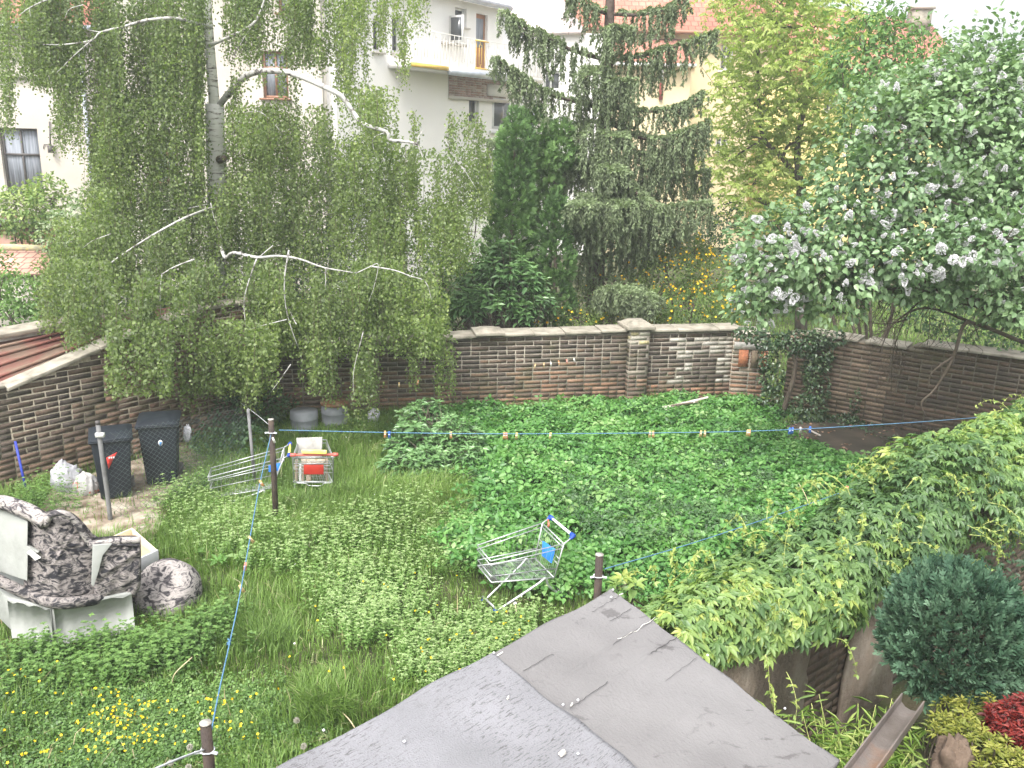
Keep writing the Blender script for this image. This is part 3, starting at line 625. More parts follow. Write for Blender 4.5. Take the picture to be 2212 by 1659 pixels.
surf('roofing_felt', lambda v: 0, lambda v: max(seam(v) + .03, .3), 0, L2, m_felt1, .0)
surf('roofing_felt', lambda v: seam(v), lambda v: L1 + .6, 0, L2, m_felt2, .011)
q = MB(); q.hexa([RP(.03, .03, -.10), RP(L1 + .5, .03, -.10), RP(L1 + .5, L2 - .03, -.10), RP(.03, L2 - .03, -.10), RP(.03, .03, -.012), RP(L1 + .5, .03, -.012), RP(L1 + .5, L2 - .03, -.012), RP(.03, L2 - .03, -.012)]); m_wood = mat('weathered_wood', [(.1, .08, .06), (.2, .16, .12)], scale=3, rough=.9, bs=.4, bscale=20, stretch=(1, 1, 8)); q.build('roof_board', m_wood, sh)
q = MB(); c4 = [RP(.12, .12, -.1), RP(L1 + .4, .12, -.1), RP(L1 + .4, L2 - .12, -.1), RP(.12, L2 - .12, -.1)]; q.hexa([(p[0], p[1], 0) for p in c4] + c4); q.build('wall', m_wood, sh)
m_nail = mat('galvanised_nail', [(.7, .7, .72)], scale=9, rough=.4, metal=.3, bs=0)
for x, y in ((1322, 1281), (1318, 1297), (1065, 1418), (1246, 1636), (1214, 1530), (698, 1586), (1692, 1538), (1526, 1423), (1246, 1520), (872, 1610)):
    u, v = rpar(x, y); q = MB(); q.box(RP(u, v, .024), (.011, .011, .006), [e1, e2, rn_], taper=.6); q.build('nail', m_nail, sh)
m_flake = mat('pale_flake', [(.45, .42, .38), (.65, .62, .56)], scale=20, rough=.8, bs=.3)
for (x, y, w, n_) in ((1212, 1636, .035, 1), (1095, 1517, .012, 1), (1232, 1532, .012, 1)):
    u, v = rpar(x, y); q = MB(); q.box(RP(u, v, .03), (w, w * .7, .02), [e1, e2, rn_], taper=.5); tag(q.build('dry_leaf', m_flake, bevel=.004), 'pale dry flake lying on the bluish felt, ' + ('largest, near the bottom edge' if w > .02 else 'small, left of the seam' if x < 1200 else 'small, just beside the seam'), 'debris')
m_crack = mat('dark_tear', [(.03, .028, .028)], scale=9, rough=.9, bs=0)
m_tear = mat('pale_tear', [(.7, .68, .62)], scale=9, rough=.8, bs=0)
for pts, r, m_ in (([(1333, 1384), (1348, 1380), (1362, 1370), (1375, 1367), (1388, 1353), (1400, 1349), (1414, 1337)], .0016, m_tear), ([(1337, 1289), (1344, 1286)], .003, m_tear), ([(1066, 1425), (1085, 1413)], .004, m_tear)):
    q = MB(); q.tube(curve([RP(*rpar(x, y), .012) for x, y in pts], 12), r, 5); q.build('tear', m_, sh)
for k_, v_ in enumerate(seams[:5]):
    for a_, b_ in ((.02, .35), (.7, .95))[:1 + k_ % 2]:
        u0_, u1_ = a_ * seam(v_) + random.uniform(-.05, .05), b_ * seam(v_) + random.uniform(-.1, .1)
        if u1_ - u0_ > .1: q = MB(); n_ = 14; q.tube([RP(u0_ + (u1_ - u0_) * i / n_, v_ + .003 + random.gauss(0, .0025), .0105 + .006 * math.sin((u0_ + (u1_ - u0_) * i / n_) * 5 + v_ * 3) * math.sin(v_ * 7 - (u0_ + (u1_ - u0_) * i / n_) * 2) + .003 * math.sin((u0_ + (u1_ - u0_) * i / n_) * 17 + v_ * 11)) for i in range(n_ + 1)], .0009 + .0004 * (k_ % 2), 4); q.build('seam_gap', m_crack, sh)
# steel channel beside the shed roof
m_steel = mat('rusting_steel', [(.12, .10, .085), (.18, .155, .14), (.26, .13, .06)], scale=3, rough=.65, metal=.2, bs=.4, bscale=60, pos=[.35, .5, .72])
ca, cb = G(1969, 1523, 1.85), G(1836, 1705, 1.93); cd = nrm(cb - ca); cs_ = nrm(np.cross(cd, [0, 0, 1])); cu = nrm(np.cross(cs_, cd)); w = .055
prof = [(-w, .045), (-w, -.005), (-w * .55, -.03), (0, -.036), (w * .55, -.03), (w, -.005), (w, .045), (w - .008, .045), (w - .008, 0), (w * .5, -.02), (0, -.026), (-w * .5, -.02), (-w + .008, 0), (-w + .008, .045)]
q = MB(); P0 = [ca + cs_ * a + cu * b for a, b in prof]; k = len(prof); L_ = np.linalg.norm(cb - ca) + .3
V = P0 + [p + cd * L_ for p in P0]; F = [[i, (i + 1) % k, k + (i + 1) % k, k + i] for i in range(k)]
F += [[0, 13, 12, 1], [1, 12, 11, 2], [2, 11, 10, 3], [3, 10, 9, 4], [4, 9, 8, 5], [5, 8, 7, 6]]
q.add(V, F); tag(q.build('steel_channel', m_steel, bevel=.002), 'rusting steel channel section sticking out beside the felt shed roof', 'steel beam')

# ================================================================ CLOTHES LINE
m_post = mat('rusty_pipe', [(.022, .017, .015), (.05, .036, .03), (.085, .06, .042)], scale=9, rough=.8, bs=.5, bscale=50)
m_capm = mat('pale_cap', [(.3, .27, .24), (.42, .4, .37)], scale=12, rough=.9, bs=.3)
m_blue = mat('blue_cord', [(.06, .15, .27), (.11, .23, .34)], scale=30, rough=.7, bs=0)
m_cord = mat('white_cord', [(.6, .62, .65)], scale=30, rough=.7, bs=0)
def post(b, zt, r, label, wrap=None, wm=None):
    t = thing('clothes_post', label, 'post', b, 'rusty clothes line posts'); q = MB(); q.tube([(b[0], b[1], -.1), (b[0] + .004, b[1], zt * .5), (b[0], b[1], zt)], r, 14); q.build('pole', m_post, t, smooth=False)
    q = MB(); q.tube([(b[0], b[1], zt + .001), (b[0], b[1], zt + .008)], r * 1.06, 14); q.build('pole_cap', m_capm, t)
    if wrap:
        q = MB(); q.tube([(b[0] + math.cos(a) * (r + .006), b[1] + math.sin(a) * (r + .006), wrap + .003 * math.sin(3 * a)) for a in np.linspace(0, 6.28, 14)], .005, 5); 
        for s_ in (-1, 1): q.tube([(b[0] + s_ * (r + .002), b[1] - .02, wrap), (b[0] + s_ * (r + .035), b[1] - .03, wrap)], .010, 6)
        q.build('cord_clamp', wm or m_cord, t)
    return t
pb1 = G(597, 1145); z1 = at(597, 907, pb1[1])[2]; post(pb1, z1, .033, 'tall rusty clothes post between two shopping trolleys', z1 - .15)
pb2 = at(444, 1563, 4.45); z2 = pb2[2]; post((pb2[0], pb2[1], 0), z2, .033, 'rusty clothes post in the buttercups at the front', at(444, 1620, 4.45)[2])
pb3 = at(1295, 1199, 6.7); z3_ = pb3[2]; post((pb3[0], pb3[1], 0), z3_, .033, 'short rusty clothes post by the tip of the shed roof', at(1295, 1244, 6.7)[2])
def line(pts, r, m, label, n=30):
    q = MB(); q.tube(curve(pts, n), r, 5); return tag(q.build('clothes_line', m, smooth=True), label, 'clothes line')
Y1 = pb1[1]
lnA = [at(603, 929, Y1), at(880, 935, Y1 + .05), at(1150, 937, Y1 + .15), at(1600, 932, Y1 + .5), at(1900, 917, Y1 + .8), at(2110, 902, Y1 + 1.2), at(2300, 885, Y1 + 1.5)]
line(lnA, .0055, m_blue, 'long blue clothes line stretched across the lawn above the green bed')
lnB = [at(586, 936, Y1), at(560, 1052, 8.35), at(520, 1275, 6.35), at(497, 1385, 5.7), at(474, 1490, 5.0), at(457, 1577, 4.5)]
line(lnB, .0055, m_blue, 'blue clothes line running towards the camera over the left lawn')
lnC = [at(1306, 1229, 6.7), at(1500, 1172, 7.4), at(1700, 1105, 8.2), at(1840, 1056, 8.9)]
line(lnC, .0045, m_blue, 'thin blue clothes line from the short post into the creeper hedge')
line([at(440, 1620, 4.42), at(385, 1640, 4.0), at(320, 1668, 3.7)], .007, m_cord, 'white cord tied to the front clothes post and leading out of frame')
line([at(520, 870, 12.2), at(560, 900, 11), at(592, 928, Y1)], .003, m_cord, 'thin cord from the birch leaves down to the tall post')
lnD = [at(640, 862, 12.6), at(862, 826, 12.9), at(903, 821, 12.9), at(1156, 786, 13.2), at(1190, 781, 13.2), at(1240, 773, 13.3), at(1372, 752, 14.6)]
line(lnD, .0012, m_dwood, 'thin dark wire with pegs in front of the sooty brick wall')
lnE = [pb1 + [0, 0, z1 - .15], ]
# pegs
PEG = {}
def pegmat(n, c): PEG[n] = mat(n + '_peg', [c], scale=20, rough=.6, bs=0)
for n_, c in (('orange', (.75, .36, .16)), ('wooden', (.62, .45, .2)), ('blue', (.04, .14, .55)), ('pink', (.75, .25, .2)), ('white', (.7, .68, .62)), ('grey', (.4, .4, .38))): pegmat(n_, c)
def peg(x, y, Y, kind, label, tilt=0., s=1., grp='clothes pegs on the lines'):
    p = at(x, y, Y); t = thing('clothes_peg', label, 'clothes peg', p, grp); R = np.array(Matrix.Rotation(tilt, 3, 'Y'))
    for sg in (-1, 1):
        q = MB(); V = [(sg * .003, -.006, -.052), (sg * .012, -.006, -.052), (sg * .012, .006, -.052), (sg * .003, .006, -.052), (sg * .002, -.006, .02), (sg * .008, -.006, .02), (sg * .008, .006, .02), (sg * .002, .006, .02)]
        q.hexa([p + R @ (np.array(v) * s) for v in V]); q.build('peg_half', PEG[kind], t)
    q = MB(); q.tube([p + R @ (np.array(v) * s) for v in ((-.010, -.008, -.012), (.010, -.008, -.012))], .0035, 5); q.build('spring', m_nail, t)
YA = lambda x: float(np.interp(x, [603, 880, 1150, 1600, 1900], [Y1, Y1 + .05, Y1 + .15, Y1 + .5, Y1 + .8]))
for x, k, lb, y in ((832, 'orange', 'orange peg leftmost on the long line', 935), (841, 'blue', 'blue peg beside the leftmost orange peg', 936), (974, 'orange', 'lone orange peg above the dark leafy bush', 937),
                    (1089, 'orange', 'orange peg of the left pair over the lawn centre', 938), (1094, 'pink', 'pinkish peg of the left pair over the lawn centre', 938), (1116, 'wooden', 'wooden peg just right of the orange and pink pair', 938),
                    (1189, 'wooden', 'lone wooden peg below the cracked wall', 938), (1404, 'wooden', 'left wooden peg of the pair below the wall pier', 935), (1411, 'orange', 'right orange peg of the pair below the wall pier', 935),
                    (1514, 'wooden', 'left wooden peg of the pair below the timber pile', 934), (1523, 'wooden', 'right wooden peg of the pair below the timber pile', 934), (1615, 'wooden', 'left wooden peg of the pair below the brick pier', 932),
                    (1619, 'orange', 'right orange peg of the pair below the brick pier', 932), (1706, 'blue', 'left blue peg of the blue pair over the damp slab', 928), (1712, 'blue', 'right blue peg of the blue pair over the damp slab', 927),
                    (1729, 'grey', 'grey peg between the blue pegs over the damp slab', 926), (1750, 'blue', 'rightmost blue peg on the long line', 925)):
    peg(x, y, YA(x) - .005, k, lb, random.uniform(-.08, .08), 1.15)
for x, y, Y_, k, lb in ((563, 1041, 8.4, 'orange', 'orange peg nearest the tall post on the left line'), (540, 1162, 7.25, 'wooden', 'wooden peg sitting slantwise midway on the left line'), (530, 1220, 6.75, 'pink', 'pink peg dangling on the left line'), (520, 1268, 6.42, 'wooden', 'wooden peg lowest on the left line')):
    peg(x, y, Y_, k, lb, random.uniform(-.7, -.4) if k != 'pink' else .15)
peg(1830, 1054, 8.8, 'pink', 'pink peg where the thin line meets the hedge', 0, 1.2); peg(590, 948, Y1 - .04, 'white', 'white peg clipped at the tall post', -.4)
for x, k, lb in ((862, 'wooden', 'pale peg leftmost on the thin wire by the wall'), (903, 'orange', 'orange peg second on the thin wire by the wall'), (1156, 'wooden', 'tan peg left of centre on the thin wire'), (1175, 'wooden', 'tan peg at the wall crack on the thin wire'), (1190, 'white', 'white peg left of the orange one by the dark bricks'), (1207, 'orange', 'orange peg between the white and red pegs by the dark bricks'), (1224, 'pink', 'red peg by the dark bricks'), (1240, 'white', 'white peg rightmost on the thin wire')):
    y = float(np.interp(x, [862, 903, 1156, 1190, 1240], [829, 824, 789, 784, 776])); peg(x, y, float(np.interp(x, [862, 1156, 1240], [12.85, 13.15, 13.25])), k, lb, random.uniform(-.4, .3), 1.0, 'clothes pegs on the thin wire')
q = MB(); kn = at(497, 1385, 5.7)
for i in range(4): q.tube([kn + rnd(1, .012)[0] for _ in range(4)], .006, 5)
tag(q.build('cord_knot', m_blue), 'blue knot bundled on the left clothes line', 'knot')

# ================================================================ FENCE BY THE BINS
m_conc = mat('grey_post', [(.11, .11, .11), (.2, .2, .2)], scale=10, rough=.85, bs=.5, bscale=50)
m_wire = mat('fence_wire', [(.05, .07, .065), (.12, .15, .14)], scale=10, rough=.6, bs=0)
fA = G(240, 1135); fB = G(552, 1052); zA = at(229, 917, fA[1])[2]
fe = thing('chain_link_fence', 'sagging chain link fence on grey posts in front of the bins', 'fence', fA)
q = MB(); q.tube(curve([fA + [0, 0, -.1], fA + [-.005, 0, .4], fA + [-.02, 0, .8], fA + [-.03, 0, zA]], 8), .026, 10); p = q.build('post', m_conc, fe)
q = MB(); q.tube([fA + [-.03, 0, zA], fA + [-.03, 0, zA + .04]], .028, 10); q.build('post_cap', m_dwood, p)
q = MB(); q.box(fA + [-.01, -.02, zA - .12], (.09, .05, .05)); q.build('clamp', m_wwood, p)
q = MB(); zB = at(542, 884, fB[1])[2]; q.tube([fB + [0, 0, -.1], fB + [-.04, 0, zB]], .02, 10); q.build('post', m_conc, fe)
q = MB(); d_ = nrm(fB - fA); LL = np.linalg.norm(fB - fA); hh = zA - .12; st = .062
def fp(s_, z): sag = .035 * math.sin(s_ * 2.5) * math.sin(z * 3); return fA + d_ * s_ + np.array([-.02 + sag, sag, z])
for sg in (1, -1):
    s_ = -hh if sg > 0 else 0
    while s_ < (LL if sg > 0 else LL + hh):
        pts = []
        for z in np.linspace(0.02, hh, 12):
            u = s_ + sg * z
            if 0 <= u <= LL: pts.append(fp(u, z))
        if len(pts) > 2: q.tube(pts, .0014, 3, cap=False)
        s_ += st
q.build('wire_mesh', m_wire, fe)
q = MB(); bA_ = onw(27, 950, lA, lB) + np.array([*(ln * .08), 0]); bB_ = onw(43, 1068, lA, lB) + np.array([*(ln * .25), 0]); q.tube([bA_, (bA_ + bB_) / 2, bB_], .016, 8)
m_bpole = mat('blue_plastic', [(.02, .03, .3), (.04, .07, .42)], scale=6, rough=.5, bs=.1); tag(q.build('blue_pole', m_bpole), 'thin deep blue pole leaning on the brick wall', 'pole')

# ================================================================ BINS
m_bin = mat('bin_plastic', [(.010, .013, .018), (.018, .023, .03)], scale=3, rough=.6, bs=.15, bscale=20, spec=.2)
def sticker_poly(f, pts): return [f(*p) for p in pts]
def wheelie(base, yaw, sc, label, stick):
    t = thing('wheelie_bin', label, 'rubbish bin', base, 'wheelie bins against the outbuilding wall'); R = np.array(Matrix.Rotation(yaw, 3, 'Z')).T
    T = lambda P: base + (np.asarray(P, float) * sc) @ R
    q = MB(); w0, d0, w1, d1, h = .20, .22, .255, .27, .88      # half sizes at foot and rim
    q.hexa([T(p) for p in [(-w0, -d0, .02), (w0, -d0, .02), (w0, d0, .06), (-w0, d0, .06), (-w1, -d1, h), (w1, -d1, h), (w1, d1, h), (-w1, d1, h)]])
    body = q.build('body', m_bin, t, bevel=.02)
    q = MB()
    for a, b in ((.02, .16), (.02, .16)): pass
    q.hexa([T(p) for p in [(-.27, -.285, h - .01), (.27, -.285, h - .01), (.27, .285, h - .01), (-.27, .285, h - .01), (-.285, -.30, h + .035), (.285, -.30, h + .035), (.285, .29, h + .035), (-.285, .29, h + .035)]])
    q.build('rim', m_bin, body, bevel=.008)
    # ribbed lid rising to the hinge
    q = MB(); nx_, ny_ = 14, 14; V = []
    for j in range(ny_):
        for i in range(nx_):
            a, b = -1 + 2 * i / (nx_ - 1), -1 + 2 * j / (ny_ - 1); e_ = max(abs(a), abs(b)); zz = h + .045 + .055 * (1 - max(0, e_ - .55) / .45) ** .5 * (1 if e_ < 1 else 0) + .02 * b
            if abs(a) < .5 and abs(b) < .5: zz += .012
            V.append(T((a * .29, b * .31, zz)))
    F = [[j * nx_ + i, j * nx_ + i + 1, (j + 1) * nx_ + i + 1, (j + 1) * nx_ + i] for j in range(ny_ - 1) for i in range(nx_ - 1)]
    q.add(V, F); q.box(T((0, 0, h + .04)), (.56 * sc, .6 * sc, .02), [[math.cos(yaw), math.sin(yaw), 0], [-math.sin(yaw), math.cos(yaw), 0], [0, 0, 1]]); q.build('lid', m_bin, t)
    q = MB(); q.tube([T((-.2, .31, h - .02)), T((-.2, .36, h + .02)), T((.2, .36, h + .02)), T((.2, .31, h - .02))], .014 * sc, 6); q.build('handle', m_bin, t)
    for sx in (-1, 1):
        q = MB(); q.tube([T((sx * .2, .22, .09)), T((sx * .255, .22, .09))], .085 * sc, 16); q.build('wheel', m_dwood, t)
    def face(a, z):                       # point on the front face; a across -1..1
        k = z / h; return T((a * (w0 + (w1 - w0) * k), -(d0 + (d1 - d0) * k) - .004, z))
    stick(face, body); return t
m_rst = mat('red_sticker', [(.62, .04, .03)], scale=9, rough=.4, bs=0); m_wst = mat('white_print', [(.7, .7, .72)], scale=9, rough=.5, bs=0); m_bst = mat('blue_print', [(.08, .25, .6)], scale=9, rough=.5, bs=0)
def st1(f, body):
    q = MB(); q.prism([f(-.32, .66), f(.28, .73), f(-.02, .6), f(-.28, .48)], f(0, .5) * 0 + (f(0, .5) - f(0, .5)) + nrm(np.cross(f(1, .5) - f(0, .5), f(0, .7) - f(0, .5))) * .003); q.build('sticker', m_rst, body)
    q = MB(); nn = nrm(np.cross(f(1, .5) - f(0, .5), f(0, .7) - f(0, .5)))
    for i in range(3): a = -.2 + i * .12; q.prism([f(a, .635) + nn * .004, f(a + .08, .642) + nn * .004, f(a + .08, .672) + nn * .004, f(a, .665) + nn * .004], nn * .001)
    q.build('sticker_print', m_wst, body)
def st2(f, body):
    q = MB(); nn = nrm(np.cross(f(1, .5) - f(0, .5), f(0, .7) - f(0, .5)))
    ring = [f(.12 + .13 * math.cos(a), .66 + .045 * math.sin(a)) + nn * .003 for a in np.linspace(0, 2 * math.pi, 12, endpoint=False)]
    q.prism(ring, nn * .001); q.build('sticker', m_wst, body)
    q = MB(); q.prism([f(.05, .69) + nn * .005, f(.2, .67) + nn * .005, f(.16, .62) + nn * .005, f(.08, .61) + nn * .005], nn * .001); q.build('sticker_print', m_bst, body)
bb1 = G(252, 1070, .05); bb2 = G(354, 1040, .05); bb1[2] = .07; bb2[2] = .07
wheelie(bb1, math.radians(24), .86, 'black wheelie bin with a torn red sticker behind the fence post', st1)
wheelie(bb2, math.radians(16), .90, 'black wheelie bin with a small blue and white emblem nearer the birch', st2)

# ================================================================ BAGS, BARRELS, DEBRIS
def blob(name, c, r, m, seed, sub=26, rough_=.16, flat=0.0, parent=None, sq=1.0):
    rg = np.random.default_rng(seed); nu, nv = sub * 2, sub; V = []
    w_ = rg.normal(0, 1, (9, 3)) * np.array([2, 2, 2, 4, 4, 7, 7, 12, 12])[:, None]; ph = rg.random(9) * 6.28; am = np.array([1, 1, .9, .6, .6, .35, .35, .22, .22])
    for j in range(nv + 1):
        th = math.pi * j / nv
        for i in range(nu):
            f_ = 2 * math.pi * i / nu; d = np.array([math.sin(th) * math.cos(f_), math.sin(th) * math.sin(f_), math.cos(th)])
            n_ = float((am * (1 - 2 * np.abs(np.sin(w_ @ d + ph)))).sum()) * rough_ * .35
            p = d * (1 + n_); p = np.sign(p) * np.abs(p) ** sq; q_ = p * np.array(r); q_[2] = max(q_[2], -r[2] * .75); V.append(c + q_)
    F = [[j * nu + i, (j + 1) * nu + i, (j + 1) * nu + (i + 1) % nu, j * nu + (i + 1) % nu] for j in range(nv) for i in range(nu)]
    return npmesh(name, V, F, m, parent, smooth=False)
m_bag = mat('white_plastic_sack', [(.3, .3, .32), (.4, .4, .43)], scale=5, rough=.4, bs=.6, bscale=12, bd=.03)
m_bag2 = mat('printed_sack', [(.33, .33, .33), (.37, .36, .35), (.4, .39, .38), (.4, .09, .06)], scale=6.5, rough=.4, bs=.6, bscale=12, bd=.03, pos=[.3, .5, .64, .68])
m_pot = mat('dark_pot', [(.03, .025, .02), (.06, .05, .045)], scale=8, rough=.7, bs=.3)
b1 = G(140, 1078, .0) + [-.03, .14, .2]; tag(blob('plastic_sack', b1, (.21, .17, .25), m_bag, 3, rough_=.2), 'open crumpled white plastic sack against the brick wall', 'bag')
b2 = G(181, 1082, .0) + [0, .1, .16]; tag(blob('rubbish_bag', b2, (.165, .15, .19), m_bag2, 8, rough_=.13), 'rounded white bag with red print next to the open sack', 'bag')
q = MB(); pb = G(209, 1078); q.tube([pb + [0, .1, .0], pb + [0, .1, .22]], [.07, .095], 14); tag(q.build('plant_pot', m_pot, smooth=True), 'dark pot squeezed between white bag and first bin', 'pot')
b3 = G(404, 960, 0) + [.02, .1, .22]; b3 = at(404, 938, 10.9); tag(blob('crumpled_sheet', b3, (.06, .05, .14), m_bag, 5, rough_=.45), 'crumpled pale sheet wedged behind the second bin', 'plastic sheet')
m_barrel = mat('grey_barrel', [(.16, .17, .19), (.25, .265, .29)], scale=4, rough=.5, bs=.2); m_rustlid = mat('rusty_lid', [(.17, .13, .09), (.2, .09, .045), (.26, .2, .13)], scale=7, rough=.9, bs=.6, bscale=30)
def barrel(x, y, Y, r, h, label, lid):
    p = at(x, y, Y); t = thing('barrel', label, 'barrel', (p[0], Y, 0), 'grey barrels by the back wall')
    prof = [(r * .92, 0), (r, .05), (r * 1.0, h * .33), (r * 1.03, h * .35), (r, h * .37), (r, h * .68), (r * 1.03, h * .7), (r, h * .72), (r, h)]
    q = MB(); q.tube([(p[0], Y, z) for _, z in prof], [a for a, _ in prof], 22); q.build('drum', m_barrel, t, smooth=False)
    if lid: q = MB(); q.tube([(p[0] + .01, Y, h), (p[0] + .01, Y, h + .035)], r * 1.12, 22); q.tube([(p[0], Y, h + .035), (p[0], Y, h + .05)], r * .8, 22); q.build('lid', m_rustlid, t)
zb1_ = at(722, 872, 13.2)[2]
barrel(722, 872, 13.2, .2, zb1_, 'grey barrel with a rusty flat lid behind the third trolley', True)
barrel(656, 880, 13.0, .21, zb1_ - .06, 'open grey barrel without a lid, left of the rusty lidded one', False)
m_foil = mat('clear_plastic', [(.3, .3, .33), (.55, .55, .6)], scale=7, rough=.25, bs=.5)
tag(blob('plastic_sheet', at(808, 903, 13.4), (.10, .06, .2), m_foil, 11, rough_=.3), 'shiny grey plastic sheet standing by the wall under the birch tips', 'plastic sheet')
m_plank = mat('bleached_wood', [(.35, .3, .25), (.6, .56, .52)], scale=4, rough=.85, bs=.4, stretch=(1, 1, 1))
def plank(x0, y0, x1, y1, z0, z1, w, t_, label, m=m_plank, name='plank', grp='planks in the heap by the wall'):
    a, b = G(x0, y0, z0), G(x1, y1, z1); d = nrm(b - a); s_ = nrm(np.cross([0, 0, 1], d)); u_ = np.cross(d, s_); q = MB(); q.box((a + b) / 2, (np.linalg.norm(b - a), w, t_), [d, s_, u_]); return tag(q.build(name, m, bevel=.004), label, 'plank', grp)
plank(1432, 880, 1500, 868, .26, .34, .08, .02, 'whitest plank lying on top of the heap below the patched wall'); plank(1440, 886, 1487, 876, .24, .26, .1, .02, 'lowest pale plank at the near side of the heap')
plank(1462, 874, 1530, 858, .26, .42, .05, .025, 'narrow grey plank sloping up against the wall'); plank(1450, 876, 1508, 868, .32, .34, .03, .02, 'brownish batten across the heap', m_wood)
plank(1745, 927, 1772, 941, .12, .12, .03, .02, 'pale stick lying on the damp slab', m_plank, 'stick', None)
# ================================================================ SHOPPING TROLLEYS
m_chr = mat('trolley_chrome', [(.42, .43, .44), (.58, .59, .6)], scale=8, rough=.35, metal=.55, bs=.1)
m_tb = mat('trolley_blue', [(.02, .16, .62), (.04, .24, .75)], scale=8, rough=.45, bs=0)
m_tdb = mat('trolley_dark_blue', [(.015, .06, .35)], scale=8, rough=.45, bs=0)
m_tr = mat('trolley_red', [(.32, .02, .015), (.4, .035, .02)], scale=8, rough=.45, bs=0)
m_tpk = mat('faded_red', [(.5, .09, .07), (.58, .14, .11)], scale=8, rough=.5, bs=0)
m_ty = mat('trolley_yellow', [(.75, .62, .1), (.8, .7, .25)], scale=8, rough=.5, bs=0)
m_rub = mat('rubber', [(.02, .02, .02), (.05, .05, .05)], scale=8, rough=.7, bs=.2)
m_hnd = mat('pale_handle', [(.6, .63, .66), (.72, .74, .77)], scale=8, rough=.4, bs=0)
def lerp(a, b, t): return np.asarray(a) * (1 - t) + np.asarray(b) * t
def trolley(label, R, Tt, hN, hF, feet, rear, mats, fold=True, mid=.5, side=14, bot=16):
    """R, Tt: rim and tray corners as [front near, front far, rear far, rear near]; feet: near and far front wheel points"""
    R = [np.array(p, float) for p in R]; Tt = [np.array(p, float) for p in Tt]; loc = np.array([Tt[0][0], Tt[0][1], 0])
    t = thing('shopping_trolley', label, 'shopping trolley', loc, 'abandoned supermarket trolleys')
    dz = np.array([0, 0, -.045]); q = MB()
    def loop(P, r, close=True):
        for a, b in zip(P, P[1:] + ([P[0]] if close else [])): q.tube([a, b], r, 6)
    loop(R, .0065); loop([p + dz for p in R], .005)
    M = [lerp(a, b, mid) for a, b in zip(R, Tt)]; loop(M[::-1][0:1] + M[0:3], .0055, False); q.tube([M[3], M[0]], .0055, 6)
    for a, b in ((0, 1), (1, 2), (3, 0)):
        n = side if (a, b) != (0, 1) else 8
        for i in range(n + 1): q.tube([lerp(R[a], R[b], i / n), lerp(Tt[a], Tt[b], i / n)], .0012, 3, cap=False)
    q.build('basket', m_chr, t, smooth=True)
    q = MB(); loop(Tt, .0065)
    for i in range(1, bot): q.tube([lerp(Tt[0], Tt[1], i / bot), lerp(Tt[3], Tt[2], i / bot)], .0018, 3, cap=False)
    for i in range(1, 9): q.tube([lerp(Tt[0], Tt[3], i / 9), lerp(Tt[1], Tt[2], i / 9)], .0018, 3, cap=False)
    q.build('tray', m_chr, t, smooth=True)
    q = MB()
    for a in (3, 2):
        for i in range(1): pass
    n = 12
    for i in range(n + 1): q.tube([lerp(R[3], R[2], i / n), lerp(Tt[3], Tt[2], i / n)], .0016, 3, cap=False)
    q.tube([lerp(R[3], Tt[3], .45), lerp(R[2], Tt[2], .45)], .004, 5); q.tube([lerp(R[3], Tt[3], .6), lerp(R[2], Tt[2], .6)], .003, 5)
    fl = q.build('rear_flap', m_chr, t)
    # handle
    q = MB(); q.tube([hN, hF], .015, 10); h = q.build('handle', mats['bar'], t, smooth=True)
    d = nrm(np.array(hF) - hN)
    for e_, s_ in ((hN, -1), (hF, 1)):
        q = MB(); q.tube([np.array(e_) - d * s_ * .05, np.array(e_) + d * s_ * .012], .024, 8); q.tube([np.array(e_), lerp(e_, R[3] if s_ < 0 else R[2], .35)], [.024, .014], 8); q.build('handle_end', mats['end'], h)
    for h_, a_, b_ in ((hN, R[3], Tt[3]), (hF, R[2], Tt[2])): q = MB(); q.tube([np.array(h_), a_, b_], .0085, 6); q.build('handle_bracket', m_chr, t, smooth=True)
    pass
    # chassis
    for nm, ft, rr, a, b in (('near', feet[0], rear[0], 0, 3), ('far', feet[1], rear[1], 1, 2)):
        q = MB(); ft = np.array(ft, float); rr = np.array(rr, float); top = lerp(Tt[a], Tt[b], .8) - [0, 0, .03]
        q.tube(curve([ft, lerp(ft, top, .5), lerp(ft, top, .92), top + [.0, 0, .005] + (top - ft) * .08, lerp(top, rr, .35), rr], 30), .0125, 8); q.build('chassis_tube', m_chr, t, smooth=True)
    for a_, b_, r_ in ((lerp(feet[0], Tt[0], .15), lerp(feet[1], Tt[1], .15), .011), (lerp(rear[0], Tt[3], .2), lerp(rear[1], Tt[2], .2), .008)): q = MB(); q.tube([a_, b_], r_, 8); q.build('cross_tube', m_chr, t, smooth=True)
    for p in list(feet) + list(rear):
        p = np.array(p, float); ax = nrm(np.array(Tt[1]) - Tt[0]); q = MB(); q.tube([p - ax * .013 - [0, 0, .03], p + ax * .013 - [0, 0, .03]], .042, 14); w_ = q.build('wheel', m_rub, t)
        q = MB(); q.box(p + [0, 0, .012], (.04, .035, .028)); q.build('caster_cap', mats['cap'], w_)
    return t, R, Tt, loc
def panel(t, P, m, nm='seat_panel', th=.006):
    P = [np.array(p, float) for p in P]; n = nrm(np.cross(P[1] - P[0], P[2] - P[0])); q = MB(); q.prism(P, n * th); return q.build(nm, m, t, bevel=.002)
mk = dict(bar=m_hnd, end=m_tdb, cap=m_tdb)
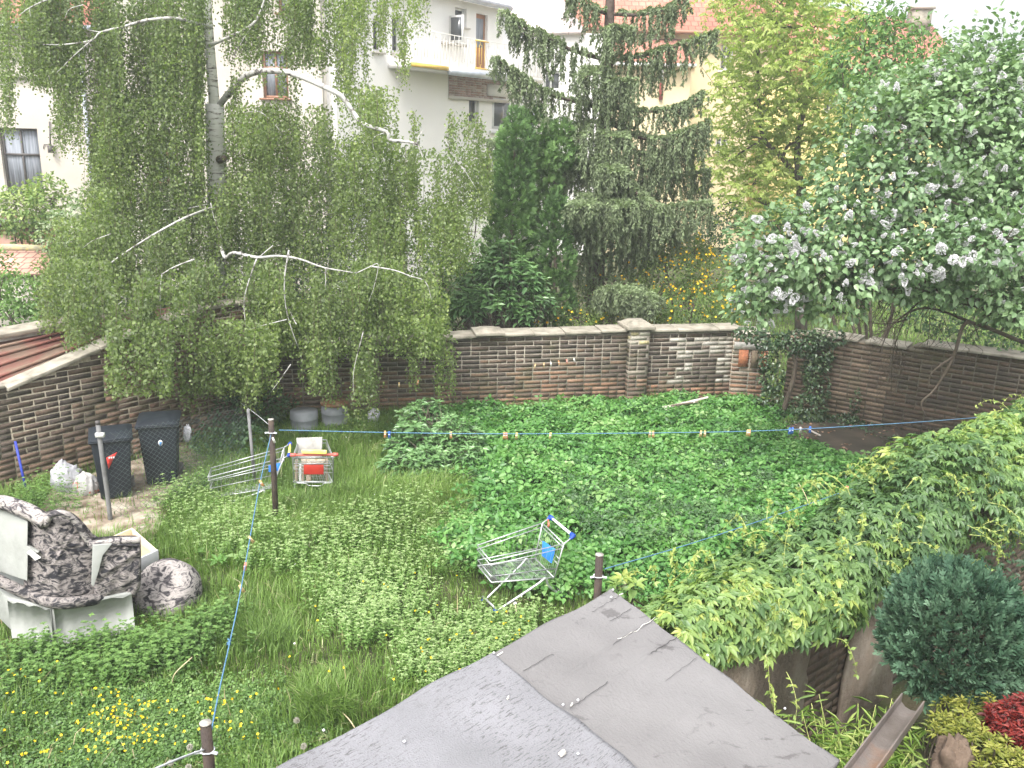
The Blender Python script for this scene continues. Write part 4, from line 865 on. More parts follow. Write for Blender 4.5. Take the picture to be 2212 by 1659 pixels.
# front trolley, seen from its side
t3, R3, T3, _ = trolley('silver trolley with blue handle ends leaning in the green bed nearest the shed',
    [at(1060, 1212, 7.85), at(1031, 1178, 8.2), at(1172, 1130, 8.45), at(1218, 1175, 8.1)],
    [at(1062, 1258, 7.85), at(1032, 1222, 8.2), at(1156, 1206, 8.4), at(1197, 1248, 8.05)],
    at(1239, 1158, 8.2), at(1189, 1117, 8.6), [at(1070, 1322, 7.8) , at(1044, 1300, 8.1)], [at(1216, 1288, 8.15), at(1180, 1252, 8.5)], mk, mid=.72)
panel(t3, [at(1172, 1168, 8.3), at(1199, 1186, 8.1), at(1191, 1217, 8.08), at(1170, 1200, 8.25)], m_tb)
q = MB(); q.tube([at(1184, 1122, 8.5), at(1186, 1138, 8.45)], .006, 6); q.box(at(1185, 1134, 8.45), (.02, .02, .05)); q.build('coin_lock', m_tpk, t3)
q = MB(); q.tube([at(1112, 1302, 7.9), at(1113, 1306, 7.88)], .02, 8); q.build('clamp', m_hnd, t3)
# trolley lying half sunk left of the tall post
t1, R1, T1, _ = trolley('long silver trolley half sunk in the grass left of the tall clothes post',
    [at(449, 1031, 10.2), at(456, 1011, 10.6), at(614, 966, 10.9), at(613, 989, 10.5)],
    [at(458, 1075, 10.2), at(462, 1062, 10.55), at(592, 1040, 10.8), at(588, 1054, 10.4)],
    at(624, 984, 10.55), at(627, 958, 11.0), [at(461, 1098, 10.15), at(466, 1088, 10.5)], [at(585, 1092, 10.35), at(590, 1080, 10.7)], dict(bar=m_ty, end=m_tdb, cap=m_tdb), mid=.55, side=18)
panel(t1, [at(580, 1004, 10.7), at(605, 1000, 10.6), at(604, 1016, 10.6), at(580, 1020, 10.7)], m_tb)
q = MB(); q.tube([at(461, 1084, 10.15), at(577, 1077, 10.35)], .009, 6); q.tube([at(470, 1092, 10.15), at(587, 1090, 10.3)], .009, 6); q.build('lower_rail', m_chr, t1, smooth=True)
# trolley seen from behind
Yb = 10.5
t2, R2, T2, _ = trolley('trolley with faded red handle full of boards, seen from behind',
    [at(705, 950, Yb + .75) + [0, 0, 0], at(645, 951, Yb + .75), at(632, 989, Yb), at(720, 989, Yb)],
    [at(697, 1002, Yb + .7), at(650, 1003, Yb + .7), at(635, 1043, Yb), at(719, 1042, Yb)],
    at(728, 982, Yb - .08), at(630, 983, Yb - .08), [at(704, 1025, Yb + .7), at(650, 1025, Yb + .7)], [at(719, 1082, Yb), at(632, 1082, Yb)], dict(bar=m_tpk, end=m_tpk, cap=m_rub), mid=.5)
q = MB(); a = at(679, 976, Yb - .1); q.box(a, (.31, .03, .05)); q.build('handle_plate', m_ty, t2, bevel=.008)
panel(t2, [at(656, 1004, Yb - .03), at(699, 1004, Yb - .03), at(699, 1025, Yb - .03), at(656, 1025, Yb - .03)], m_tr)
q = MB()
for (x0, y0, x1, y1) in ((632, 988, 720, 988), (634, 1001, 718, 1001), (640, 1006, 712, 1006), (633, 1041, 719, 1041)): q.tube([at(x0, y0, Yb - .01), at(x1, y1, Yb - .01)], .007, 6)
q.tube(curve([at(636, 1043, Yb - .01), at(660, 1044, Yb - .01), at(668, 1049, Yb - .01), at(694, 1049, Yb - .01), at(700, 1044, Yb - .01), at(718, 1043, Yb - .01)], 20), .006, 6)
q.build('rear_frame', m_chr, t2, smooth=True)
m_board = mat('old_board', [(.22, .16, .10), (.4, .35, .28)], scale=5, rough=.85, bs=.3, stretch=(4, 4, 1))
m_gboard = mat('grey_board', [(.26, .25, .23), (.35, .34, .32), (.18, .17, .15)], scale=4, rough=.85, bs=.3, pos=[.3, .55, .75])
tag(panel(None, [at(640, 946, Yb + .62), at(696, 944, Yb + .62), at(695, 990, Yb + .55), at(644, 992, Yb + .55)], m_gboard, 'grey_board', .02), 'stained grey board standing up in the loaded trolley', 'board')
for i, (x0, x1, y0, lab) in enumerate(((637, 643, 993, 'leftmost upright brown board in the loaded trolley'), (646, 651, 1000, 'white narrow board second from left in the loaded trolley'), (652, 656, 996, 'tan narrow board left of the red panel in the trolley'), (661, 672, 1026, 'short tan offcut under the red panel in the trolley'), (703, 708, 990, 'white board right of the red panel in the trolley'))):
    tag(panel(None, [at(x0, y0, Yb + .1), at(x1, y0, Yb + .1), at(x1, 1039, Yb + .06), at(x0, 1039, Yb + .06)], m_board if i != 1 else m_wwood, 'board', .02), lab, 'board', 'boards in the trolley')
tag(panel(None, [at(650, 991, Yb + .4), at(702, 991, Yb + .4), at(701, 999, Yb + .35), at(651, 999, Yb + .35)], m_board, 'board', .03), 'wide yellowish board lying across the loaded trolley', 'board', 'boards in the trolley')
# ================================================================ BROKEN ARMCHAIR
def camo(name, cols):
    m, t, b = newmat(name); c = t.nodes.new('ShaderNodeTexCoord'); mp = N(t, 'ShaderNodeMapping'); mp.inputs['Scale'].default_value = (9, 9, 19); mp.inputs['Rotation'].default_value = (.3, .5, .2)
    t.links.new(c.outputs['Object'], mp.inputs[0]); n = noise(t, 1.0, 4, .6, vec=mp.outputs[0], dist=1.4); r = ramp(t, n.outputs[0], cols, [.36, .44, .5, .58, .66]); t.links.new(r.outputs[0], b.inputs['Base Color'])
    b.inputs['Roughness'].default_value = .95; b.inputs['Specular IOR Level'].default_value = .15; n2 = noise(t, 12, 5, .6); bump(t, b, n2.outputs[0], .5, .03); return m
m_cam = camo('patterned_velour', [(.018, .018, .022), (.035, .034, .038), (.12, .108, .104), (.26, .235, .22), (.06, .057, .062)])
m_cam2 = camo('faded_velour', [(.035, .034, .038), (.10, .09, .095), (.30, .275, .26), (.38, .35, .33), (.15, .135, .135)])
m_felt = mat('white_backing', [(.235, .242, .225), (.29, .3, .28), (.33, .34, .32)], scale=3, rough=.95, bs=.4, bscale=25, bd=.01)
ch = thing('armchair', 'wrecked armchair of grey and pink patterned velour with torn white backing', 'armchair', G(130, 1390))
def Z(x, y, z): return G(x, y, z)
# foot block: three visible white sides
B0 = [G(-40, 1300, .13), G(28, 1366, .12), G(122, 1385, .12), G(291, 1351, .12), G(291, 1351, .12) + [-.36, .7, 0], G(28, 1366, .12) + [-.5, .8, 0]]
zt_ = at(124, 1312, B0[2][1])[2]
q = MB(); q.prism(B0, (0, 0, zt_ - .12)); q.build('base_panel', m_felt, ch, bevel=.012)
# two loose backing sheets over the base with a dark gap between
for (a, b_, xs) in ((B0[1], B0[2] - [.01, 0, 0], 0), (B0[2] + [.012, 0, 0], B0[3], 1)):
    n_ = nrm(np.cross(b_ - a, [0, 0, 1])); n_ = n_ * (-1 if n_[1] > 0 else 1); k = 9; top = []; bot = []
    for i in range(k):
        p = lerp(a, b_, i / (k - 1)); w_ = .012 * math.sin(i * 1.7 + xs); bot.append(p + n_ * (.018 + abs(w_)) + [0, 0, -.05 + .025 * math.sin(i * 1.1)]); top.append(p + n_ * .012 + [0, 0, zt_ - .13 - .02 * (i % 3 == 1)])
    q = MB(); V = bot + top; F = [[i, i + 1, k + i + 1, k + i] for i in range(k - 1)]; V2 = [v - n_ * .008 for v in V]; F += [[i + 2 * k + 1, i + 2 * k, 3 * k + i, 3 * k + i + 1] for i in range(k - 1)]
    bd = list(range(k)) + list(range(2 * k - 1, k - 1, -1)); F += [[bd[i], bd[(i + 1) % len(bd)], bd[(i + 1) % len(bd)] + 2 * k, bd[i] + 2 * k] for i in range(len(bd))]
    q.add(V + V2, F); q.build('backing_sheet', m_felt, ch)
q = MB(); q.prism([p + [0, .0, -.12] + nrm(np.array([130, 0, 0])) * 0 for p in [lerp(B0[1], B0[4], .12), lerp(B0[2], B0[5], .15), lerp(B0[3], B0[5], .1), lerp(B0[4], B0[1], .1)]], (0, 0, .13)); q.build('foot', m_dwood, ch)
top = [p + [0, 0, zt_ - .12] for p in B0]
q = MB(); q.tube(curve([at(-40, 1235, B0[1][1] + .1), at(14, 1262, B0[1][1] + .03), at(60, 1283, B0[1][1]), at(118, 1302, B0[2][1] + .02), at(170, 1300, B0[2][1] + .05), at(240, 1288, B0[3][1] - .0), at(292, 1274, B0[3][1] + .06)], 40), .052, 12); q.build('seat_roll', m_cam, ch, smooth=True)
YF = lambda x, d=0.: float(np.interp(x, [-40, 28, 122, 291, 310], [B0[0][1] - .1, B0[1][1], B0[2][1], B0[3][1], B0[3][1]])) + .06 + d
def soft(name, outline, depth, m, parent=ch, bev=.03, d=0.):
    P = [at(x, y, YF(x, d + (1290 - y) * .0009)) for x, y in outline]; q = MB(); q.prism(P, (-.45 * depth, depth, 0)); o = q.build(name, m, parent, bevel=bev); o.modifiers['bevel'].segments = 4
    for p in o.data.polygons: p.use_smooth = True
    return o
def puff(name, outline, m, bulge=.09, d=0., seed=1, nf=3.):
    """stuffed upholstery: the outline swelling towards the camera with soft folds, with a back"""
    O = np.array(outline, float); seg = np.linalg.norm(np.roll(O, -1, 0) - O, axis=1); cum = np.concatenate([[0], np.cumsum(seg)]); T = np.linspace(0, cum[-1], 90, endpoint=False); C = np.vstack([O, O[:1]])
    R = np.stack([np.interp(T, cum, C[:, 0]), np.interp(T, cum, C[:, 1])], 1); R = (R + np.roll(R, 1, 0) + np.roll(R, -1, 0)) / 3; c = O.mean(0); V = []; ks = [1, .985, .95, .9, .82, .72, .6, .48, .36, .24, .12, .02]; rg = np.random.default_rng(seed); w = rg.normal(0, 1, (4, 2)) * nf; ph = rg.random(4) * 6.28
    for t in ks:
        for p in R:
            x, y = c + (p - c) * t; f = sum(1 - abs(math.sin((x * w[i][0] + y * w[i][1]) * .03 + ph[i])) for i in range(4)) / 4; V.append(at(x, y, YF(x, d + (1290 - y) * .0009) - bulge * (1 - t ** 5) ** .6 * .7 - .05 * f * (1 - t ** 8)))
    for p in R: x, y = c + (p - c) * 1.0; V.append(at(x, y, YF(x, d + (1290 - y) * .0009)) + np.array([-.06, .14, 0]))
    n = len(R); K = len(ks); F = [[k * n + i, k * n + (i + 1) % n, (k + 1) * n + (i + 1) % n, (k + 1) * n + i] for k in range(K - 1) for i in range(n)] + [list(range((K - 1) * n, K * n))] + [[K * n + i, K * n + (i + 1) % n, (i + 1) % n, i] for i in range(n)] + [list(range(K * n, K * n + n))[::-1]]
    return npmesh(name, V, F, m, ch, smooth=True)
puff('seat_back', [(56, 1128), (98, 1118), (128, 1112), (150, 1120), (172, 1142), (188, 1168), (210, 1180), (212, 1292), (120, 1304), (50, 1284)], m_cam, .035, .04, 2)
puff('arm', [(200, 1176), (250, 1172), (298, 1171), (305, 1182), (305, 1262), (296, 1284), (204, 1294)], m_cam, .06, -.0, 5)
def roll(name, pts, r, m, n=24, k=12, d=0.):
    q = MB(); q.tube(curve([at(x, y, YF(x, d)) for x, y in pts], n), r, k); return q.build(name, m, ch, smooth=True)
roll('arm_roll', [(192, 1176), (215, 1174), (250, 1169), (304, 1166)], .032, m_cam2, d=.08)
roll('arm_crease', [(196, 1184), (230, 1179), (270, 1177), (302, 1178)], .012, m_cam, d=.05)
roll('back_roll', [(-40, 1086), (5, 1086), (40, 1096), (72, 1110), (100, 1130)], .068, m_cam2, k=16, d=.12)
roll('wing_roll', [(98, 1134), (110, 1114), (132, 1108), (154, 1118), (172, 1140), (186, 1162), (198, 1178)], .028, m_cam2, d=.10)
roll('wing_roll', [(120, 1108), (150, 1112), (176, 1134), (196, 1158), (214, 1168)], .026, m_cam, d=.26)
soft('side_panel', [(-60, 1085), (2, 1101), (60, 1128), (59, 1180), (86, 1194), (60, 1200), (59, 1256), (0, 1236), (-60, 1215)], .05, m_felt, bev=.01, d=-.06)
soft('loose_flap', [(58, 1194), (66, 1189), (88, 1205), (76, 1211)], .02, m_wwood, bev=.002, d=-.10)
soft('torn_flap', [(200, 1178), (242, 1175), (222, 1200), (213, 1235), (202, 1269), (197, 1262)], .02, m_felt, bev=.004, d=-.08)
# loose round cushion
def lathe(name, prof, c, ax, m, parent=None, n=28):
    ax = nrm(np.array(ax, float)); u = nrm(np.cross(ax, [0, 0, 1.])); w_ = np.cross(ax, u); V = []
    for r, h in prof:
        for i in range(n): a = 2 * math.pi * i / n; V.append(np.array(c) + ax * h + u * r * math.cos(a) + w_ * r * math.sin(a))
    F = [[j * n + i, j * n + (i + 1) % n, (j + 1) * n + (i + 1) % n, (j + 1) * n + i] for j in range(len(prof) - 1) for i in range(n)]
    return npmesh(name, V, F, m, parent, smooth=True)
prof = [(.002, -.16), (.2, -.16), (.27, -.145), (.3, -.1), (.305, -.02), (.3, .05), (.265, .1), (.2, .13), (.1, .14), (.002, .142)]
oc = at(358, 1278, 7.72); tag(lathe('footstool', [(r * 1.05, h * 1.25) for r, h in prof], oc, (-.25, -.72, .62), m_cam2), 'round patterned footstool tipped on its side next to the armchair', 'footstool')
# wooden drawer
m_tan = mat('drawer_bottom', [(.5, .33, .2), (.6, .42, .27)], scale=3, rough=.7, bs=.15); m_cry = mat('cream_edge', [(.62, .52, .36), (.7, .62, .48)], scale=3, rough=.7, bs=.15); m_lam = mat('silver_laminate', [(.45, .45, .46), (.6, .6, .62)], scale=3, rough=.4, bs=.1)
dw = thing('drawer', 'broken wooden drawer with tan bottom and pale rim behind the armchair', 'drawer', G(280, 1190))
c0, c1 = G(282, 1141, .40), G(337, 1190, .40); ed = nrm(c1 - c0); ew = nrm(G(180, 1185, .40) - c0); Ld = np.linalg.norm(c1 - c0); Wd_ = .72
def dp(a, b, z): return c0 + ed * a + ew * b + np.array([0, 0, z])
def board(a0, a1, b0, b1, z0_, z1_, m, nm): q = MB(); q.hexa([dp(a0, b0, z0_), dp(a1, b0, z0_), dp(a1, b1, z0_), dp(a0, b1, z0_), dp(a0, b0, z1_), dp(a1, b0, z1_), dp(a1, b1, z1_), dp(a0, b1, z1_)]); q.build(nm, m, dw, bevel=.002)
board(.0, Ld, 0, Wd_, -.09, -.08, m_tan, 'drawer_bottom'); board(0, Ld, -.02, 0, -.12, .0, m_cry, 'drawer_side'); board(0, .02, 0, Wd_, -.12, 0, m_cry, 'drawer_side'); board(Ld, Ld + .02, -.02, Wd_, -.13, .01, m_lam, 'drawer_front'); board(0, Ld, Wd_, Wd_ + .02, -.12, 0, m_cry, 'drawer_side')
lk = MB(); lk.hexa([G(150, 1175, 0), G(330, 1215, 0), G(330, 1200, 0), G(230, 1160, 0), G(170, 1185, .2), G(325, 1205, .24), G(325, 1195, .24), G(250, 1160, .24)]); tag(lk.build('crate', m_wood), 'dark weathered crate under the broken drawer', 'crate')
# ================================================================ VEGETATION
def leaf_set(P, D, Nn, L, Wd, kind='rhomb', **k): return leaf_arrays(np.asarray(P), np.asarray(D), np.asarray(Nn), L, Wd, kind=kind, **k)
def shell(c, r, n, inner=.7, bias=.5, seed=None, low=-.8, rag=.14):
    """n points in the outer part of a lumpy ellipsoid, with outward directions"""
    d = nrm(rnd(n * 2)); d = d[d[:, 2] > low][:n]; n = len(d)
    w = rng.normal(0, 1, (5, 3)) * 3.2; ph = rng.random(5) * 6.28
    lump = 1 + rag * np.sin(d @ w.T + ph).sum(1) / 1.6
    k = (inner + (1.04 - inner) * rng.random(n) ** bias) * lump
    return np.asarray(c) + d * np.asarray(r) * k[:, None], nrm(d / np.asarray(r))
def bark_tubes(paths, name, m, parent, n=7):
    q = MB()
    for p, r0, r1 in paths:
        c = curve(p, max(6, 4 * len(p))); q.tube(c, np.linspace(r0, r1, len(c)), n)
    return q.build(name, m, parent, smooth=True)
def tw(a, b, k=5, s=.06):
    a = np.asarray(a, float); b = np.asarray(b, float); L = np.linalg.norm(b - a); P = [a + (b - a) * i / k + (rnd(1, s * L)[0] if 0 < i < k else 0) for i in range(k + 1)]; return P
m_barkd = mat('dark_bark', [(.035, .028, .02), (.085, .068, .05), (.13, .105, .08)], scale=6, rough=.95, bs=.8, bscale=30, bd=.02, stretch=(1, 1, .4))
m_birchbark, _t, _b = newmat('birch_bark')
_c = _t.nodes.new('ShaderNodeTexCoord'); _mp = N(_t, 'ShaderNodeMapping'); _mp.inputs['Scale'].default_value = (3, 3, 16); _t.links.new(_c.outputs['Object'], _mp.inputs[0])
_n = noise(_t, 1.3, 5, .65, vec=_mp.outputs[0]); _r2 = ramp(_t, _n.outputs[0], [(.05, .045, .04), (.38, .35, .32), (.72, .70, .67), (.8, .79, .77)], [.36, .40, .46, .75]); _t.links.new(_r2.outputs[0], _b.inputs['Base Color']); _b.inputs['Roughness'].default_value = .8; bump(_t, _b, _n.outputs[0], .4, .02)
m_limb = mat('birch_limb', [(.05, .045, .04), (.21, .195, .18), (.40, .39, .37), (.5, .49, .47)], scale=9, rough=.8, bs=.5, bscale=30, pos=[.36, .41, .48, .7])
m_twig = mat('brown_twig', [(.10, .075, .05), (.17, .13, .09)], scale=5, rough=.9, bs=0)

# ---------------------------------------------------------------- birch
m_birch = leafmat('birch_leaf', [(.09, .13, .05), (.155, .21, .075), (.22, .29, .095), (.31, .38, .12)], trans=.5, rough=.42, spec=.5, pos=[0, .4, .8, 1])
bt = thing('birch_tree', 'large weeping birch with white limbs hanging over the walls at left', 'tree', at(478, 860, 16) * [1, 1, 0])
def S_(x, ty, by, Y): return at(x, ty, Y), at(x, by, Y)
TB = [(120, 180, -60, 300, 15.4, 30), (235, 280, 0, 400, 15.2, 40), (330, 430, -60, 330, 15.3, 60), (500, 560, -60, 120, 15.6, 30), (600, 720, 60, 165, 15.4, 24), (560, 640, 150, 190, 13.9, 6), (700, 830, 180, 290, 13.7, 14), (480, 700, 235, 330, 14.8, 40), (0, 110, -70, 170, 15.6, 70), (0, 55, 110, 300, 15.2, 16), (60, 210, -70, 190, 15.5, 90), (82, 150, 150, 335, 15, 20), (165, 240, 100, 350, 15, 34), (200, 440, -70, 250, 15.6, 170), (200, 330, 200, 470, 15.2, 80),
      (230, 440, 210, 470, 15, 120), (185, 460, 400, 600, 15, 150), (395, 425, 90, 300, 15.2, 16), (440, 490, -60, 60, 15.2, 4), (440, 500, 400, 560, 14.8, 22), (485, 730, -70, 140, 15.8, 130), (700, 762, -60, 225, 15.5, 34), (745, 880, -70, 110, 16, 46),
      (850, 935, -70, 75, 15.8, 26), (852, 888, 30, 185, 15.6, 12), (600, 642, 140, 250, 15.7, 12), (490, 562, 150, 250, 15.8, 16), (740, 790, 90, 200, 15.6, 9),
      (485, 720, 225, 420, 15.6, 150), (485, 730, 370, 600, 15.2, 160), (725, 860, 290, 460, 15, 85), (720, 870, 420, 640, 14.6, 110), (870, 1040, 240, 335, 15, 34), (865, 1055, 320, 470, 14.8, 90), (890, 1020, 430, 590, 14.6, 60), (730, 860, 190, 330, 15.3, 55),
      (90, 240, 560, 715, 12.8, 80), (110, 400, 470, 640, 14.2, 150), (150, 420, 590, 750, 11.9, 140), (225, 372, 690, 855, 11.3, 60), (400, 620, 560, 730, 13.1, 140), (385, 600, 690, 850, 12.2, 110), (395, 560, 800, 890, 12.3, 40), (560, 780, 590, 770, 13.2, 140),
      (600, 690, 730, 850, 12.5, 34), (690, 800, 730, 872, 12.6, 40), (760, 970, 560, 720, 13.4, 130), (760, 960, 680, 770, 13, 50), (772, 806, 760, 905, 12.6, 8), (872, 906, 740, 845, 13, 8), (925, 975, 690, 858, 13, 17), (745, 790, 850, 925, 12.4, 5)]
LP, LD, LN, LL, LV, tq = [], [], [], [], [], MB()
for (x0, x1, yt, yb, Y_, n) in TB:
    cols = [random.uniform(x0, x1) for _ in range(max(3, n // 7))]
    n = int(n * 1.9)
    if n > 90:
        m = n * 20; cx = rng.uniform(x0, x1, m); cy = yt + (yb - yt) * rng.random(m); dd = Y_ + rng.normal(0, .5, m); Pm = np.array([at(a, b, c) for a, b, c in zip(cx, cy, dd)]); cn = clump_noise(Pm, 2.6, int(x0) % 50); kk = cn > .5; Pm = Pm[kk]; m = len(Pm)
        LP.append(Pm); d = rnd(m, .6); d[:, 2] -= .6; LD.append(d); LN.append(rnd(m, .8) + np.array([0, -.5, .6])); LL.append(rng.uniform(.038, .06, m)); LV.append(.3 + .35 * cn[kk] + rng.normal(0, .16, m))
    for k in range(n):
        x = random.choice(cols) + random.gauss(0, 6); x = min(max(x, x0 - 8), x1 + 8)
        h = yb - yt; a = yt + random.uniform(-.05, .45) * h; b = min(yb + random.uniform(-.05, .06) * h, a + random.uniform(.35, 1.) * h); dep = Y_ + random.gauss(0, .45)
        p0 = at(x, a, dep); p1 = at(x + random.gauss(0, 5), max(b, a + 20), dep - .02); L = np.linalg.norm(p1 - p0); m = max(4, int(L / .027))
        t = np.linspace(0, 1, m)[:, None]; sw = rnd(1, .05)[0]; P = p0 + (p1 - p0) * t + sw * np.sin(t * 3.0) * L * .5
        if k % 3 == 0: tq.tube(P[::max(1, m // 4)], .0022, 3, cap=False)
        off = rnd(m, .028); off[:, 2] *= .5; LP.append(P + off * 1.3)
        d = rnd(m, .55); d[:, 2] -= .75; LD.append(d); LN.append(rnd(m, .8) + np.array([0, -.5, .55]))
        LL.append(rng.uniform(.040, .062, m) * (1 - .25 * t[:, 0])); LV.append(np.full(m, random.gauss(.42, .17)) + rng.normal(0, .16, m) + .2 * (x > 720) * (Y_ > 14))
LP = np.vstack(LP); cl = clump_noise(LP, .9, 4)
leaves('leaves', LP, np.vstack(LD), np.vstack(LN), np.concatenate(LL), np.concatenate(LL) * .80, m_birch, bt, v=np.clip(np.concatenate(LV) + (cl - .5) * .35, 0, 1))
print('birch leaves', len(LP)); tq.build('hanging_twig', m_twig, bt)
q = lambda L, Y_: [at(x, y, (Y_ if len(r) == 0 else r[0]) - (.75 if Y_ < 14.5 else .45)) for x, y, *r in L]
tr = [at(480, 865, 16), at(474, 700, 16), at(470, 560, 16), at(470, 420, 15.9), at(466, 320, 15.9), at(464, 225, 15.9)]
tr[0][2] = -.1
bark_tubes([(tr, .21, .155)], 'trunk', m_birchbark, bt, 14)
bark_tubes([([at(464, 235, 15.9), at(458, 160, 15.8), at(452, 80, 15.8), at(447, 0, 15.8), at(440, -110, 15.9), at(445, -260, 16)], .095, .05)], 'limb', m_birchbark, bt, 12)
bark_tubes([([at(470, 232, 15.9), at(500, 195, 15.6), at(537, 161, 15.0), at(588, 153, 14.5), at(638, 161, 14.3), at(722, 198, 14.1), at(744, 215, 14.1), at(768, 249, 14.1), at(788, 269, 14), at(835, 285, 13.9), at(842, 302, 13.9), at(879, 306, 13.9), at(902, 311, 13.9)], .055, .02)], 'limb', m_limb, bt, 12)
BR_ = [(q([(902, 311), (912, 336), (916, 370), (914, 437)], 14.7), .028, .01), (q([(902, 311), (905, 295), (915, 280)], 14.7), .02, .008), (q([(788, 269), (790, 240), (786, 215)], 14.8), .016, .006), (q([(835, 285), (806, 300), (810, 335)], 14.7), .018, .006), (q([(879, 306), (876, 345)], 14.6), .012, .005),
       (q([(960, 300), (985, 345), (1008, 375), (1030, 410)], 14.5), .016, .006), (q([(912, 380), (940, 405), (955, 420)], 14.6), .01, .004),
       (q([(455, 60, 15.8), (380, 40), (316, 44), (269, 57), (218, 70), (198, 87), (141, 96), (91, 96)], 15), .05, .012), (q([(218, 70), (188, 64)], 15), .016, .006), (q([(198, 87), (160, 120), (120, 160)], 15), .02, .006), (q([(160, -20), (101, 0), (64, 17), (40, 34)], 15), .03, .008), (q([(64, 17), (66, 40)], 15), .01, .004),
       (q([(180, 10), (150, 20), (140, 40)], 15), .012, .005), (q([(450, -40, 15.8), (330, -20), (160, -20)], 15.2), .05, .03), (q([(450, 100, 15.8), (535, 60), (560, 30), (580, -30)], 15.4), .05, .02), (q([(450, -40, 15.8), (600, -60), (720, -40), (870, -60)], 15.6), .06, .02),
       (q([(470, 500, 15.9), (485, 555, 14.6), (504, 546, 14), (555, 556), (600, 553), (648, 560), (700, 578), (770, 590)], 13.2), .055, .014), (q([(554, 560), (537, 609), (527, 653), (531, 706)], 13), .02, .008), (q([(590, 530), (554, 560)], 13.1), .014, .01),
       (q([(624, 540), (615, 599), (616, 653), (628, 706), (643, 747)], 13), .022, .008), (q([(628, 787), (605, 820), (585, 848)], 12.4), .013, .005), (q([(704, 579), (703, 602), (704, 626)], 13), .012, .006), (q([(800, 575), (852, 584), (885, 596), (919, 609), (933, 649)], 13.2), .02, .007), (q([(770, 590), (800, 576), (817, 572), (808, 619), (795, 656)], 13.1), .013, .005),
       (q([(785, 715), (765, 797), (763, 854)], 12.5), .011, .004), (q([(350, 590), (346, 640), (348, 720)], 12.8), .014, .005), (q([(420, 560), (380, 575), (350, 592)], 13), .02, .012), (q([(272, 645), (250, 662), (228, 682)], 12.8), .013, .006), (q([(245, 632), (272, 648), (268, 665)], 12.8), .009, .004), (q([(353, 453), (400, 451), (447, 441)], 15), .02, .012),
       (q([(455, 438), (464, 477), (480, 517)], 14.8), .016, .007), (q([(464, 475), (490, 488)], 14.8), .01, .004), (q([(240, 505), (200, 520), (180, 535)], 14.2), .012, .005), (q([(620, 690), (560, 705), (500, 725)], 12.7), .012, .004), (q([(505, 120), (540, 60)], 15.4), .02, .01),
       (q([(470, 350, 15.9), (520, 262, 15.7), (555, 240), (590, 265), (610, 290)], 15.5), .022, .008), (q([(480, 440, 15.9), (380, 480), (250, 560), (160, 640)], 14.2), .04, .01), (q([(475, 560, 16), (600, 640, 14.4), (640, 700)], 13), .05, .015)]
bark_tubes([(a, b * .58, c * .55) for a, b, c in BR_], 'branch', m_limb, bt, 7)
q = MB(); q.tube([at(474, 345, 15.75), at(486, 342, 15.6)], [.07, .05], 10); q.build('branch_stub', m_twig, bt)

